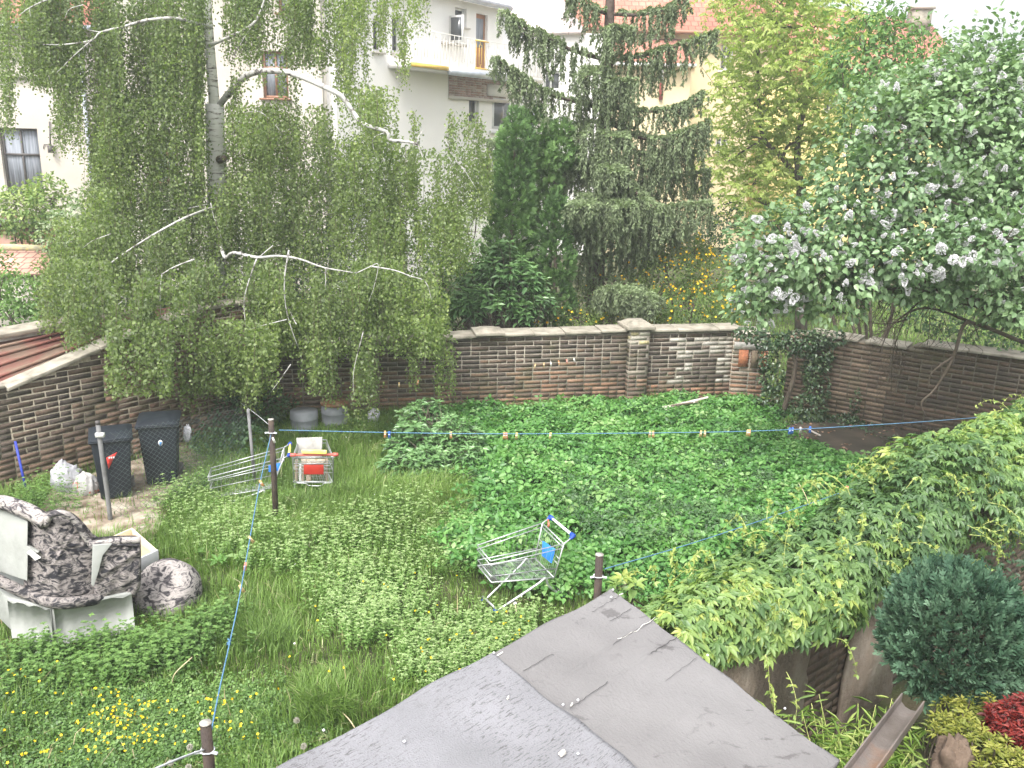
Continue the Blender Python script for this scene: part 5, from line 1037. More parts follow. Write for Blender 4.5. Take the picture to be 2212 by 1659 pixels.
# ---------------------------------------------------------------- spruce
m_spr = leafmat('spruce_needle', [(.09, .115, .065), (.15, .19, .10), (.215, .275, .145), (.30, .38, .20)], trans=.2, rough=.6, spec=.3)
m_spbark = mat('spruce_bark', [(.05, .036, .03), (.11, .08, .065)], scale=6, rough=.95, bs=.9, bscale=25, bd=.02)
sp = thing('spruce_tree', 'tall drooping Norway spruce with hanging twigs behind the wall pier', 'tree', at(1290, 760, 17.5) * [1, 1, 0])
SY = 17.5; st0 = at(1285, 760, SY); st0[2] = -.1
trk = [st0, at(1287, 600, SY), at(1295, 450, SY), at(1305, 300, SY), at(1312, 150, SY), at(1318, 0, SY), at(1325, -200, SY), at(1330, -420, SY)]
bark_tubes([(trk, .19, .05)], 'trunk', m_spbark, sp, 12)
brs = [([(1312, 30), (1270, 15), (1225, -15)], 17.2, .5, 1), ([(1310, 130), (1240, 110), (1180, 80), (1130, 55), (1087, 25)], 16.9, .62, 1), ([(1306, 236), (1250, 222), (1180, 200), (1120, 160), (1072, 128)], 16.9, .62, 1),
       ([(1318, 30), (1380, 32), (1440, 18), (1490, -20)], 17.2, .6, 1), ([(1316, 132), (1390, 120), (1460, 100), (1550, 70)], 17, .7, 1), ([(1312, 230), (1370, 240), (1450, 236), (1518, 200)], 17, .45, 1), ([(1310, 262), (1390, 300), (1460, 290), (1530, 262)], 16.7, .95, 1.2),
       ([(1305, 300), (1370, 330), (1430, 330), (1500, 330)], 17, .9, 1), ([(1300, 392), (1350, 398), (1400, 440), (1450, 470)], 16.5, .6, 1), ([(1296, 488), (1370, 480), (1430, 452), (1540, 440)], 16.6, .75, 1.2), ([(1300, 390), (1255, 350), (1200, 340)], 17.5, .5, .8),
       ([(1300, 430), (1290, 425), (1260, 440)], 16.3, .8, .9), ([(1296, 470), (1320, 455), (1350, 470)], 16, .8, 1.2), ([(1296, 500), (1280, 475), (1245, 470)], 16.2, .75, 1.), ([(1290, 560), (1350, 540), (1420, 520), (1480, 500)], 17, .6, .9), ([(1296, 470), (1275, 445), (1250, 450)], 15.8, .5, 1.6), ([(1296, 480), (1330, 440), (1352, 450)], 15.8, .55, 1.6), ([(1300, 380), (1315, 365), (1345, 378)], 16, .5, 1.5), ([(1290, 665), (1320, 628), (1365, 640)], 15.5, .4, 1.8),
       ([(1290, 660), (1310, 630), (1335, 625), (1370, 650), (1395, 665)], 15.7, .42, 1.2), ([(1290, 600), (1350, 612), (1400, 640), (1430, 655)], 15.9, .28, .7), ([(1300, 210), (1330, 190), (1350, 175)], 16.4, .9, 1), ([(1310, 90), (1325, 70), (1345, 60)], 16.5, .7, .9), ([(1305, 300), (1320, 290), (1335, 300)], 16.3, .8, .9),
       ([(1300, 350), (1310, 340), (1322, 365)], 16.2, .6, .8), ([(1306, 160), (1290, 150), (1262, 170)], 16.5, .75, .9), ([(1300, 270), (1270, 265), (1245, 300)], 16.8, .9, .8), ([(1300, 400), (1150, 330), (1050, 305)], 18.6, .45, .6), ([(1300, 300), (1240, 330), (1215, 400)], 17.3, .8, .8), ([(1325, -120), (1230, -150), (1140, -190)], 17.4, .6, 1), ([(1325, -120), (1420, -130), (1520, -170)], 17.4, .6, 1), ([(1330, -260), (1260, -290), (1200, -330)], 17.4, .5, 1), ([(1330, -260), (1400, -290), (1460, -330)], 17.4, .5, 1),
       ([(1296, 420), (1360, 400), (1480, 380), (1530, 370)], 17.3, .8, .9), ([(1290, 540), (1260, 560), (1245, 600)], 17, .6, .6)]
SPp, SPd, SPn, SPl, SPv = [], [], [], [], []; bp = []
def needles(path, dens, w, v):
    P = curve(path, max(4, 6)); seg = np.linalg.norm(np.diff(P, axis=0), axis=1); L = seg.sum(); m = max(6, int(L * dens)); cum = np.concatenate([[0], np.cumsum(seg)]) / L
    t = rng.random(m); C = np.stack([np.interp(t, cum, P[:, i]) for i in range(3)], 1); T = np.stack([np.interp(np.clip(t + .05, 0, 1), cum, P[:, i]) - np.interp(np.clip(t - .05, 0, 1), cum, P[:, i]) for i in range(3)], 1); T = nrm(T)
    d = T * .9 + nrm(rnd(m)) * .65; SPp.append(C); SPd.append(d); SPn.append(rnd(m) + [0, -.3, .6]); SPl.append(rng.uniform(.6, 1.1, m) * w); SPv.append(np.clip(v + rng.normal(0, .14, m), 0, 1))
for pts, Y_, hang, dn in brs:
    P = [at(x, y, SY + (Y_ - SY) * min(1, i / 1.5)) for i, (x, y) in enumerate(pts)]; c = curve(P, 30); bp.append((P, .04 if dn > .9 else .028, .01)); Lb = np.linalg.norm(np.diff(c, axis=0), axis=1).sum(); n = int(Lb * 52 * dn)
    for i in range(n):
        t = random.random() ** .75; p = c[int(t * (len(c) - 1))]; side = random.choice((-1, 1)); T = nrm(c[-1] - c[0]); sd_ = nrm(np.cross(T, [0, 0, 1])) * side
        out = random.uniform(.05, .38) * (1 - .5 * t) * (1.1 if hang > .4 else .7); e_ = p + sd_ * out + T * out * .6 + np.array([0, 0, random.uniform(-.03, .06)])
        h = hang * random.uniform(.35, 1.35) * (1 - .5 * t ** 2); base = random.gauss(.35, .12)
        needles([p, (p + e_) / 2 + [0, 0, .03], e_], 130, .07, base + .3)
        if t > .12: needles([e_, e_ + [random.gauss(0, .03), random.gauss(0, .03), -h * .5], e_ + [random.gauss(0, .05), random.gauss(0, .05), -h]], 105, .075, base)
    needles(list(c[len(c) // 3:][::4]) + [c[-1]], 160, .07, .7)
print('spruce', sum(map(len, SPp)))
leaves('needles', np.vstack(SPp), np.vstack(SPd), np.vstack(SPn), np.concatenate(SPl), .026, m_spr, sp, v=np.concatenate(SPv), fold=.3)
bark_tubes(bp, 'branch', m_spbark, sp, 6)

# ---------------------------------------------------------------- generic bushes made of leafy lobes
def bush(name, label, cat, lobes, m, L, Wd, dens, base, group=None, stems=True, upn=.6, out=.7, droop=.2, kind='rhomb', inner=.55, vmix=(.5, .2), stem_m=None, clus=1.6, low=-.85, lift=0., jit=.5, part='foliage', rag=.14, t=None, stems_to=None, bias=.5):
    base = np.array([base[0], base[1], 0.]); t = t or thing(name, label, cat, base, group); PP, DD = [], []
    for c, r in lobes:
        r = np.array(r if hasattr(r, '__len__') else (r,) * 3, float); n = int(dens * 4 * math.pi * ((r[0] * r[1] + r[0] * r[2] + r[1] * r[2]) / 3)); P, d = shell(c, r, n, inner, bias, low=low, rag=rag); PP.append(P); DD.append(d)
    P = np.vstack(PP); D = np.vstack(DD); n = len(P); keep = P[:, 2] > .02; P, D = P[keep], D[keep]; n = len(P)
    dirs = D * out + rnd(n, jit) + np.array([0, 0, lift - droop]); nn = D * .6 + np.array([0, 0, upn]) + rnd(n, .3)
    cl = clump_noise(P, clus, sum(map(ord, name)) % 97); v = np.clip(rng.normal(vmix[0], vmix[1], n) + (cl - .5) * .5, 0, 1); l = L * rng.uniform(.65, 1.15, n)
    o = leaves(part, P, dirs, nn, l, l * Wd / L, m, t, v=v, kind=kind, droop=.08)
    if stems:
        pths = []
        for c, r in lobes:
            r_ = float(np.mean(r)); s0 = base + [random.uniform(-.1, .1), random.uniform(-.1, .1), 0]; pths.append((tw(s0, c, 4, .05), .03 + .01 * r_, .012))
            for _ in range(5): d = nrm(rnd(1)[0] + [0, 0, .6]); pths.append((tw(c, np.array(c) + d * r_ * .8, 3, .08), .012, .003))
        bark_tubes(pths, 'stem', stem_m or m_barkd, t, 5)
    return t
m_thuja = leafmat('thuja_spray', [(.05, .10, .035), (.085, .165, .05), (.13, .235, .075), (.18, .30, .10)], trans=.2, rough=.6, spec=.3)
def AT(x, y, Y_, r): return (at(x, y, Y_), r)
def fans(name, label, lobes, m, dens, base, size=.085, v0=.45, up=.75, lw=.024, cat='tree', trunk=True):
    t = thing(name, label, cat, (base[0], base[1], 0)); CC, DDi = [], []
    for c, r in lobes:
        r = np.array(r, float); n = int(dens * 4 * math.pi * ((r[0] * r[1] + r[0] * r[2] + r[1] * r[2]) / 3)); P, d = shell(c, r, n, .62, .5, low=-.9, rag=.10); CC.append(P); DDi.append(d)
    C0 = np.vstack(CC); d = np.vstack(DDi); n = len(C0); g = nrm(d * .7 + np.array([0, 0, up]) + rnd(n, .28)); gn = nrm(np.cross(g, rnd(n))); gs = np.cross(g, gn); sc = rng.uniform(.7, 1.3, n); vb = np.clip(rng.normal(v0, .16, n) + .55 * (clump_noise(C0, 3.2, 5) - .5), 0, 1); PP, DD, NN, LL, VB = [], [], [], [], []
    for row in range(3):
        for sg in (-1, 0, 1): PP.append(C0 + g * (row * size * .42 * sc)[:, None]); DD.append(g * (1 - .2 * abs(sg)) + gs * sg * .75 + rnd(n, .12)); NN.append(gn + rnd(n, .25)); LL.append(size * sc * (1 - .15 * row)); VB.append(np.clip(vb + .14 * row - .12, 0, 1))
    LL = np.concatenate(LL); leaves('foliage', np.vstack(PP), np.vstack(DD), np.vstack(NN), LL, lw, m, t, v=np.concatenate(VB))
    bark_tubes([([(base[0], base[1], 0), tuple(lobes[len(lobes) // 2][0]), tuple(lobes[0][0])], .06, .01)], 'trunk', m_barkd, t, 6); return t
fans('thuja_tree', 'tall columnar thuja left of the spruce with a narrow left column', [AT(1118, 268, 16.4, (.16, .18, .25)), AT(1112, 310, 16.3, (.26, .28, .38)), AT(1108, 370, 16.3, (.34, .34, .5)), AT(1106, 440, 16.3, (.39, .4, .6)), AT(1104, 520, 16.3, (.42, .42, .7)), AT(1108, 610, 16.3, (.42, .42, .7))], m_thuja, 260, at(1108, 760, 16.3))
fans('thuja_tree', 'bushier thuja with a leaning rounded head between the column and the spruce trunk', [AT(1150, 250, 16.9, (.14, .16, .2)), AT(1165, 285, 16.9, (.27, .3, .25)), AT(1212, 290, 17, (.22, .3, .2)), AT(1200, 330, 17, (.38, .38, .3)), AT(1165, 345, 16.9, (.32, .35, .35)), AT(1170, 400, 17, (.34, .4, .4)), AT(1180, 460, 17.2, (.3, .3, .6))], m_thuja, 260, at(1170, 760, 17), v0=.6, up=.55)
fans('thuja_tree', 'lower right thuja column tucked beside the spruce', [AT(1200, 445, 16.2, (.16, .2, .25)), AT(1200, 490, 16.2, (.27, .3, .4)), AT(1200, 560, 16.1, (.33, .34, .55)), AT(1198, 650, 16.1, (.34, .34, .5))], m_thuja, 280, at(1198, 760, 16.2), size=.07, v0=.4)
# walnut, open and yellow green
m_waln = leafmat('walnut_leaf', [(.22, .28, .08), (.31, .38, .11), (.40, .46, .15), (.48, .53, .20)], trans=.5, rough=.5, spec=.3)
WY = 22
wt_ = thing('walnut_tree', 'open yellow green walnut tree in front of the yellow houses', 'tree', at(1735, 640, WY) * [1, 1, 0])
wl = [(1600, 60, .9), (1680, 30, 1.0), (1760, 60, 1.0), (1640, 140, .9), (1720, 130, 1.0), (1800, 120, .8), (1580, 190, .7), (1660, 220, 1.0), (1750, 210, .9), (1820, 200, .7), (1600, 280, .9), (1690, 300, 1.0), (1780, 290, .8), (1570, 350, .7), (1640, 370, .8), (1720, 380, .9), (1600, 430, .7), (1700, 450, .6), (1650, -60, 1.2), (1780, -40, 1.2), (1560, -20, .6), (1860, 60, .7), (1850, 280, .5)]
cen = [(at(x, y, WY + random.uniform(-1.2, 1)), r) for x, y, r in wl]; LPn, LDn, Lln, vv = [], [], [], []
for c, r in cen:
    for k in range(int(150 * r * r) + 30):
        p = np.array(c) + rnd(1, r * .5)[0] * [1, 1, .85]; d = nrm(rnd(1)[0] * [1, 1, .35] + [0, 0, -.35]); ll = random.uniform(.2, .34); vb = random.gauss(.5, .2)
        for j in range(4):
            f_ = (j + 1) / 4.3
            for s_ in (-1, 1): LPn.append(p + d * ll * f_); LDn.append(d * .5 + nrm(np.cross(d, [0, 0, 1])) * s_ * .8 + [0, 0, -.5] + rnd(1, .2)[0]); Lln.append(random.uniform(.09, .15)); vv.append(vb + random.gauss(0, .1))
        LPn.append(p + d * ll); LDn.append(d + [0, 0, -.3]); Lln.append(.15); vv.append(vb)
LPn = np.array(LPn); leaves('leaves', LPn, LDn, rnd(len(LPn), .5) + [0, -.2, .8], np.array(Lln), np.array(Lln) * .42, m_waln, wt_, v=np.clip(vv, 0, 1)); print('walnut', len(LPn))
bq = [([at(1738, 640, WY) * [1, 1, 0], at(1736, 520, WY), at(1730, 400, WY)], .16, .12), ([at(1730, 400, WY), at(1722, 330, WY), at(1735, 240, WY), at(1750, 180, WY), at(1800, 110, WY), at(1850, 40, WY)], .09, .03), ([at(1730, 400, WY), at(1690, 340, WY), at(1650, 300, WY), at(1640, 230, WY), at(1635, 100, WY)], .08, .03),
      ([at(1730, 480, WY), at(1640, 482, WY - .5), at(1580, 486, WY - .6)], .08, .03), ([at(1720, 470, WY), at(1660, 440, WY), at(1620, 418, WY)], .1, .08), ([at(1690, 340, WY), at(1710, 310, WY), at(1780, 300, WY)], .05, .02), ([at(1650, 300, WY), at(1600, 330, WY), at(1570, 350, WY)], .03, .015), ([at(1750, 180, WY), at(1830, 120, WY), at(1880, 70, WY)], .05, .02), ([at(1735, 240, WY), at(1700, 150, WY), at(1690, 60, WY)], .05, .02)]
for c, r in cen:
    a = min((p for b_ in bq[:9] for p in b_[0][1:]), key=lambda p: np.linalg.norm(p - c)); bq.append((tw(a, c, 4, .08), .025, .008))
    for _ in range(3): bq.append((tw(c, c + rnd(1, r * .5)[0], 3, .1), .010, .004))
bark_tubes(bq, 'branch', m_barkd, wt_, 6)
m_cherry = leafmat('cherry_leaf', [(.05, .12, .03), (.09, .19, .05), (.14, .26, .07), (.2, .32, .1)], trans=.35, rough=.4, spec=.5)
bush('cherry_tree', 'fresh green fruit tree peeping over the lilac against the sky', 'tree', [AT(1870, 110, 17, .8), AT(1820, 150, 17, .6), AT(1930, 80, 17, .6), AT(1940, 150, 17, .7), AT(1990, 130, 17.5, .7), AT(1880, 180, 17, .7), AT(1910, 45, 17.2, .45)], m_cherry, .13, .06, 70, at(1900, 640, 17), inner=.3, droop=.45, vmix=(.55, .2), clus=2, rag=.25)

# ---------------------------------------------------------------- lilac
m_lil = leafmat('lilac_leaf', [(.07, .13, .055), (.12, .205, .09), (.18, .28, .13), (.25, .36, .18)], trans=.25, rough=.42, spec=.55)
m_flor = leafmat('lilac_floret', [(.66, .63, .67), (.75, .74, .76), (.82, .81, .81)], trans=.3, rough=.6, spec=.2, tcol=(1, 1, 1))
lil_l = [AT(2075, 330, 11.6, (1.15, 1, 1.0)), AT(1930, 300, 11.6, (.75, .8, .7)), AT(2190, 240, 11.8, (1.1, 1, .95)), AT(2070, 215, 12, (.8, .9, .6)), AT(1985, 215, 12, (.6, .7, .45)), AT(1890, 400, 11.3, (.75, .8, .6)), AT(1800, 490, 11.1, (.7, .7, .45)), AT(1700, 530, 11, (.6, .6, .42)), AT(1655, 590, 10.9, (.5, .55, .42)),
          AT(1760, 590, 10.8, (.7, .6, .36)), AT(1860, 540, 10.8, (.6, .6, .4)), AT(1960, 555, 10.5, (.6, .6, .32)), AT(2060, 540, 10.3, (.6, .6, .36)), AT(2160, 530, 10.2, (.6, .6, .4)), AT(2230, 620, 10.2, (.45, .5, .45)), AT(1630, 650, 10.9, (.28, .35, .28)), AT(2230, 400, 11, (.9, .8, .8)), AT(2020, 440, 11, (.6, .5, .4)), AT(2150, 440, 11, (.7, .5, .5)), AT(1700, 640, 11, (.4, .4, .26)), AT(1800, 655, 10.9, (.4, .4, .2)), AT(1880, 600, 10.8, (.45, .4, .25)), AT(2000, 625, 10.5, (.45, .4, .2)), AT(2120, 625, 10.3, (.5, .45, .22)), AT(2200, 670, 10.2, (.4, .4, .25)), AT(2300, 260, 12, (1, 1, 1.1)), AT(2120, 160, 12.2, (.5, .5, .4))]
lt_ = bush('lilac_tree', 'big spreading lilac with white blossom leaning over the wall at right', 'tree', lil_l, m_lil, .092, .066, 230, at(2330, 1020, 11.9), kind='heart', inner=.62, out=.9, droop=.45, upn=.5, stems=False, vmix=(.55, .2), clus=2.2, rag=.2, part='leaves')
q = lambda L, Y_: [at(x, y, Y_ if len(r) == 0 else r[0]) for x, y, *r in L]
rt = at(2330, 1020, 11.9) * [1, 1, 0]
LB = [([rt, at(2310, 800, 11.6), at(2212, 700, 11.2), at(2110, 655, 11), at(2000, 610, 11), at(1900, 560, 11)], .12, .03), ([at(2310, 800, 11.6), at(2240, 500, 11.5), at(2150, 350, 11.6), at(2080, 200, 11.8)], .1, .03), ([at(2240, 500, 11.5), at(2080, 450, 11.3), at(1950, 380, 11.3)], .06, .02),
      (q([(2110, 655), (1990, 636), (1900, 622), (1830, 618), (1780, 640)], 10.8), .055, .02), (q([(2000, 610), (1850, 590), (1700, 600), (1640, 640)], 11), .05, .012), (q([(2212, 740), (2110, 700), (2080, 705), (2060, 770), (2020, 840), (1990, 870), (2000, 900)], 10.6), .03, .008), (q([(2060, 770), (2030, 790), (2010, 810), (2005, 840)], 10.6), .018, .006),
      (q([(2110, 700), (2000, 665), (1930, 700), (1900, 760)], 10.8), .02, .006), (q([(2000, 640), (1960, 680), (1930, 760), (1925, 850)], 11), .012, .003), (q([(1900, 622), (1860, 660), (1850, 700)], 10.9), .014, .005), (q([(1960, 690), (1910, 700), (1850, 690)], 11), .012, .004), (q([(2212, 690), (2170, 670), (2120, 650), (2090, 640)], 10.9), .08, .07), (q([(2110, 655), (2050, 600), (2020, 560)], 10.8), .03, .012)]
for _ in range(60):
    c, r = random.choice(lil_l); c = np.array(c); d = nrm(rnd(1)[0] + [0, 0, -.2]); LB.append((tw(c - d * .3, c + d * np.mean(r) * .9, 4, .1), .012, .003))
for _ in range(60):
    x = random.uniform(1880, 2180); y = random.uniform(600, 700); a = at(x, y, 11); b = at(x + random.gauss(-20, 40), y + random.uniform(40, 130), 11 + random.gauss(0, .2)); LB.append((tw(a, b, 6, .09), .005, .0015))
for _ in range(22):
    x = random.uniform(1905, 1950); y = random.uniform(740, 800); a = at(x, y, 11.9); b = at(x + random.gauss(-12, 25), y + random.uniform(50, 110), 11.8); LB.append((tw(a, b, 5, .12), .003, .0015))
bark_tubes(LB, 'branch', m_barkd, lt_, 6)
# blossom panicles: one mesh, many copies
V, D = [], []
for i in range(150):
    h = random.random(); a = random.random() * 6.28; r = .042 * (1 - h) ** .7 + .006; V.append((r * math.cos(a), r * math.sin(a), h * .15)); D.append((math.cos(a), math.sin(a), .5))
pv, pf = leaf_arrays(np.array(V), np.array(D) + rnd(150, .4), rnd(150) * .5 + np.array(D), .026, .026)
me = None
for i in range(98):
    c, r = lil_l[int(random.choice([0, 0, 1, 2, 3, 4, 5, 6, 7, 8, 9, 10, 11, 12, 13, 14, 15, 17, 18, 6, 7, 8, 9, 8, 11, 12]))]; d = nrm(rnd(1)[0] * [1, .4, 1] + [0, -1.1, .25]); p = np.array(c) + d * np.array(r) * random.uniform(.95, 1.1)
    if me is None:
        o = npmesh('blossom', pv, pf, m_flor, None, v=rng.random(len(pf))); me = o.data
    else: o = bpy.data.objects.new('blossom', me); COL.objects.link(o)
    o.parent = lt_; o.location = p - OFF[lt_]; tl = Vector(tuple(nrm(d * .9 + np.array([0, 0, random.uniform(-.6, .8)])))); o.rotation_euler = tl.to_track_quat('Z', 'Y').to_euler(); s_ = random.uniform(.5, 1.0); o.scale = (s_, s_, s_)

SV, SF, sn = [], [], 0
for i in range(330):
    c, r = lil_l[random.randrange(20)]; d = nrm(rnd(1)[0] * [1, .5, 1] + [0, -.9, .25]); p = np.array(c) + d * np.array(r) * random.uniform(.95, 1.12); M = np.array(Vector(tuple(nrm(rnd(1)[0] + [0, -.5, .2]))).to_track_quat('Z', 'Y').to_matrix()); sub_ = random.random() < .5
    SV.append(pv @ (M.T * random.uniform(.25, .6)) + p); SF.append(pf + sn); sn += len(pv)
SF = np.vstack(SF); tag(npmesh('small_blossoms', np.vstack(SV), SF, m_flor, lt_, v=rng.random(len(SF))), kind='stuff')
m_back = leafmat('olive_leaf', [(.05, .075, .025), (.08, .12, .04), (.12, .17, .055), (.17, .23, .08)], trans=.25, rough=.5)
bush('fruit_tree', 'dull green tree filling the space behind the birch trunk', 'tree', [AT(590, 320, 19.5, .7), AT(660, 300, 19.5, .6), AT(540, 380, 19.5, .7), AT(630, 400, 19.5, .8), AT(700, 380, 19.5, .6), AT(560, 480, 19, .8), AT(660, 490, 19, .8), AT(730, 460, 19, .6), AT(400, 430, 19, .7), AT(330, 470, 19, .7), AT(430, 520, 19, .8), AT(770, 520, 18.5, .6), AT(820, 470, 19, .5)], m_back, .08, .05, 120, at(600, 700, 19.5), vmix=(.45, .22), inner=.35)
# ---------------------------------------------------------------- shrubs beyond the walls
m_vib = leafmat('viburnum_leaf', [(.07, .14, .03), (.13, .22, .05), (.22, .31, .08), (.36, .42, .16)], trans=.3, rough=.5)
m_mid = leafmat('shrub_leaf', [(.055, .115, .03), (.09, .175, .045), (.14, .25, .065), (.22, .33, .10)], trans=.3, rough=.45)
m_drk = leafmat('dark_leaf', [(.025, .06, .025), (.045, .10, .038), (.075, .15, .055), (.11, .20, .07)], trans=.2, rough=.45)
m_laur = leafmat('laurel_leaf', [(.05, .115, .045), (.09, .185, .065), (.14, .26, .095), (.20, .33, .13)], trans=.2, rough=.35, spec=.6)
m_pale = leafmat('pale_leaf', [(.12, .19, .08), (.22, .29, .16), (.36, .42, .28), (.5, .54, .42)], trans=.3, rough=.6)
bush('viburnum_bush', 'rounded yellow green shrub below the curtained window', 'bush', [AT(60, 450, 21, (.75, .6, .5)), AT(110, 440, 21, .5), AT(20, 460, 21, .6), AT(95, 410, 21.2, .35), AT(60, 490, 21, .5)], m_vib, .11, .075, 150, at(60, 620, 21), vmix=(.55, .22), inner=.6, droop=.3)
bush('flowering_bush', 'bush with creamy flower heads at the foot of the cream wall', 'bush', [AT(200, 455, 20, .5), AT(250, 440, 20, .4), AT(180, 500, 19.5, .6), AT(260, 490, 19.5, .5), AT(130, 510, 19.5, .45)], m_pale, .10, .065, 150, at(210, 600, 20), vmix=(.35, .3))
bush('garden_shrub', 'tangle of green shrub behind the rusty roof at the left edge', 'bush', [AT(0, 640, 14.5, (.7, .6, .4)), AT(80, 650, 14.5, (.6, .6, .35)), AT(150, 610, 15, .5), AT(-40, 590, 15, .5), AT(160, 670, 14, .4), AT(110, 690, 13.9, .25), AT(20, 690, 14, .28)], m_mid, .08, .05, 260, at(60, 730, 15), vmix=(.45, .22))
bush('garden_shrub', 'dark shrub filling the space under the birch behind the outbuilding', 'bush', [AT(230, 620, 15.5, .7), AT(320, 600, 16, .8), AT(300, 700, 15, .7), AT(400, 690, 15.3, .7), AT(400, 600, 17, .8), AT(220, 560, 18, .8)], m_drk, .08, .05, 150, at(300, 800, 16))
bush('garden_shrub', 'dark bush behind the back wall right of the birch trunk', 'bush', [AT(560, 660, 16.5, .8), AT(650, 680, 16, .7), AT(740, 680, 16, .7), AT(620, 600, 18, .9), AT(720, 610, 18, .9), AT(540, 580, 19, .9), AT(640, 540, 20, .9), AT(740, 540, 20, .9)], m_drk, .08, .05, 130, at(640, 790, 17))
bush('garden_shrub', 'bright green shrub between the birch and the laurel', 'bush', [AT(850, 660, 16.5, .6), AT(920, 670, 16.2, .55), AT(960, 620, 16.5, .6), AT(1000, 580, 17, .5), AT(960, 530, 17.5, .45), AT(870, 580, 18, .7), AT(1040, 560, 17.5, .4), AT(1000, 690, 15.8, .35)], m_mid, .08, .05, 210, at(940, 790, 17), vmix=(.5, .22))
bush('pale_bush', 'greyish pale leaved bush beyond the birch tips', 'bush', [AT(1010, 500, 20, .55), AT(1030, 450, 20.5, .45), AT(980, 470, 20.5, .45), AT(930, 480, 21, .5)], m_pale, .09, .05, 120, at(1010, 640, 20), vmix=(.6, .2))
bush('garden_shrub', 'dark hedge in the gap behind the spruce foot', 'bush', [AT(1260, 560, 20, .6), AT(1350, 540, 21, .8), AT(1450, 530, 21, .8), AT(1530, 520, 21, .7), AT(1400, 470, 22, .7), AT(1500, 480, 22, .7), AT(1570, 490, 21, .5)], m_drk, .09, .06, 90, at(1400, 640, 21), vmix=(.35, .2))
bush('garden_shrub', 'thicket of dark leaves under the lilac beyond the wall', 'bush', [AT(1800, 600, 15.5, .5), AT(1900, 590, 16.5, .7), AT(2020, 600, 16, .8), AT(2140, 600, 15, .8), AT(2230, 640, 14, .6), AT(2060, 500, 17, .9), AT(2180, 480, 16, .9), AT(2010, 680, 14.8, .45), AT(2080, 695, 14, .5), AT(2160, 705, 13.6, .5), AT(2235, 715, 13.2, .5), AT(1960, 640, 16, .4), AT(1880, 625, 17, .35)], m_drk, .08, .05, 100, at(2050, 800, 16), vmix=(.35, .2), stems=False)
# laurel with whorls of big leaves
def whorls(name, label, cat, heads, m, L, Wd, base, per=8, v0=.55, stem=True, tiers=4, t=None, part='leaves'):
    t = t or thing(name, label, cat, (base[0], base[1], 0)); P, D, NN, LL, VV = [], [], [], [], []; pt = []
    for h in heads:
        ax = nrm(np.array([random.gauss(0, .35), random.gauss(-.15, .35), 1])); hs_ = random.uniform(.8, 1.2); vb = random.gauss(v0, .15)
        for tier in range(tiers):
            for k in range(per - tier):
                a = 6.28 * k / (per - tier) + tier + random.random(); e_ = .35 - .38 * tier; u = np.array([math.cos(a), math.sin(a), 0]); d = u + ax * e_; P.append(np.array(h) - ax * tier * L * .45 + d * .01); D.append(d + rnd(1, .15)[0]); NN.append(ax + rnd(1, .2)[0] + u * .2); LL.append(L * hs_ * random.uniform(.7, 1.1) * (.75 if tier == 0 else 1)); VV.append(vb + (.15 if tier == 0 else -.08 * tier))
        if stem: pt.append((tw(np.array(h) - ax * .02, (base[0] + (h[0] - base[0]) * .3, base[1] + (h[1] - base[1]) * .3, max(0, h[2] * .3)), 3, .05), .004, .010))
    LL = np.array(LL); leaves(part, np.array(P), D, NN, LL, LL * Wd / L, m, t, v=np.clip(VV, 0, 1), kind='heart', droop=.18)
    if stem: bark_tubes(pt, 'stem', m_barkd, t, 4)
    return t
def inlobes(lobes, n):
    out = []
    for c, r in lobes:
        r = np.array(r if hasattr(r, '__len__') else (r,) * 3, float); k = int(n * r[0] * r[2]); P, d = shell(c, r, k, .5, .5, low=-.5); out += list(P[P[:, 2] > .05])
    return out
ll = [AT(1095, 575, 15.6, (.42, .4, .28)), AT(1130, 600, 15.6, (.42, .4, .25)), AT(1060, 640, 15.5, (.5, .4, .3)), AT(1120, 660, 15.5, (.45, .4, .3)), AT(1010, 650, 15.6, (.42, .4, .35)), AT(1090, 535, 15.8, (.18, .2, .15)), AT(1035, 590, 15.8, (.3, .3, .25)), AT(1160, 640, 15.6, (.3, .3, .25))]
whorls('laurel_bush', 'glossy big leaved laurel in front of the thujas above the wall', 'bush', inlobes(ll, 330), m_laur, .17, .065, at(1090, 790, 15.6), per=7, tiers=3)
# kerria
kl = [AT(1440, 590, 17, (.9, .6, .5)), AT(1530, 600, 17, (.6, .6, .5)), AT(1400, 540, 17.3, (.5, .5, .25)), AT(1500, 540, 17.3, (.4, .5, .3)), AT(1500, 660, 16.3, (.75, .5, .4)), AT(1560, 690, 16.2, (.4, .4, .2)), AT(1400, 680, 16.3, (.5, .4, .22)), AT(1250, 690, 16, (.55, .4, .18)), AT(1200, 670, 16.3, (.5, .4, .25)), AT(1130, 705, 15.7, (.4, .3, .12)), AT(1320, 695, 16, (.5, .4, .18)), AT(1270, 640, 16.8, (.5, .4, .25)), AT(1380, 630, 17, (.5, .4, .4))]
m_ker = leafmat('kerria_leaf', [(.05, .10, .025), (.09, .15, .035), (.15, .22, .05), (.22, .28, .08)], trans=.35, rough=.5)
ke = bush('kerria_bush', 'arching bush dotted with golden yellow flowers behind the wall', 'bush', kl, m_ker, .06, .028, 480, at(1440, 790, 16.8), inner=.45, droop=.3, vmix=(.45, .22), rag=.22)
m_gold = leafmat('golden_petal', [(.75, .42, .01), (.82, .52, .02), (.85, .62, .05)], trans=.3, rough=.6, spec=.2, tcol=(1, 1, .8))
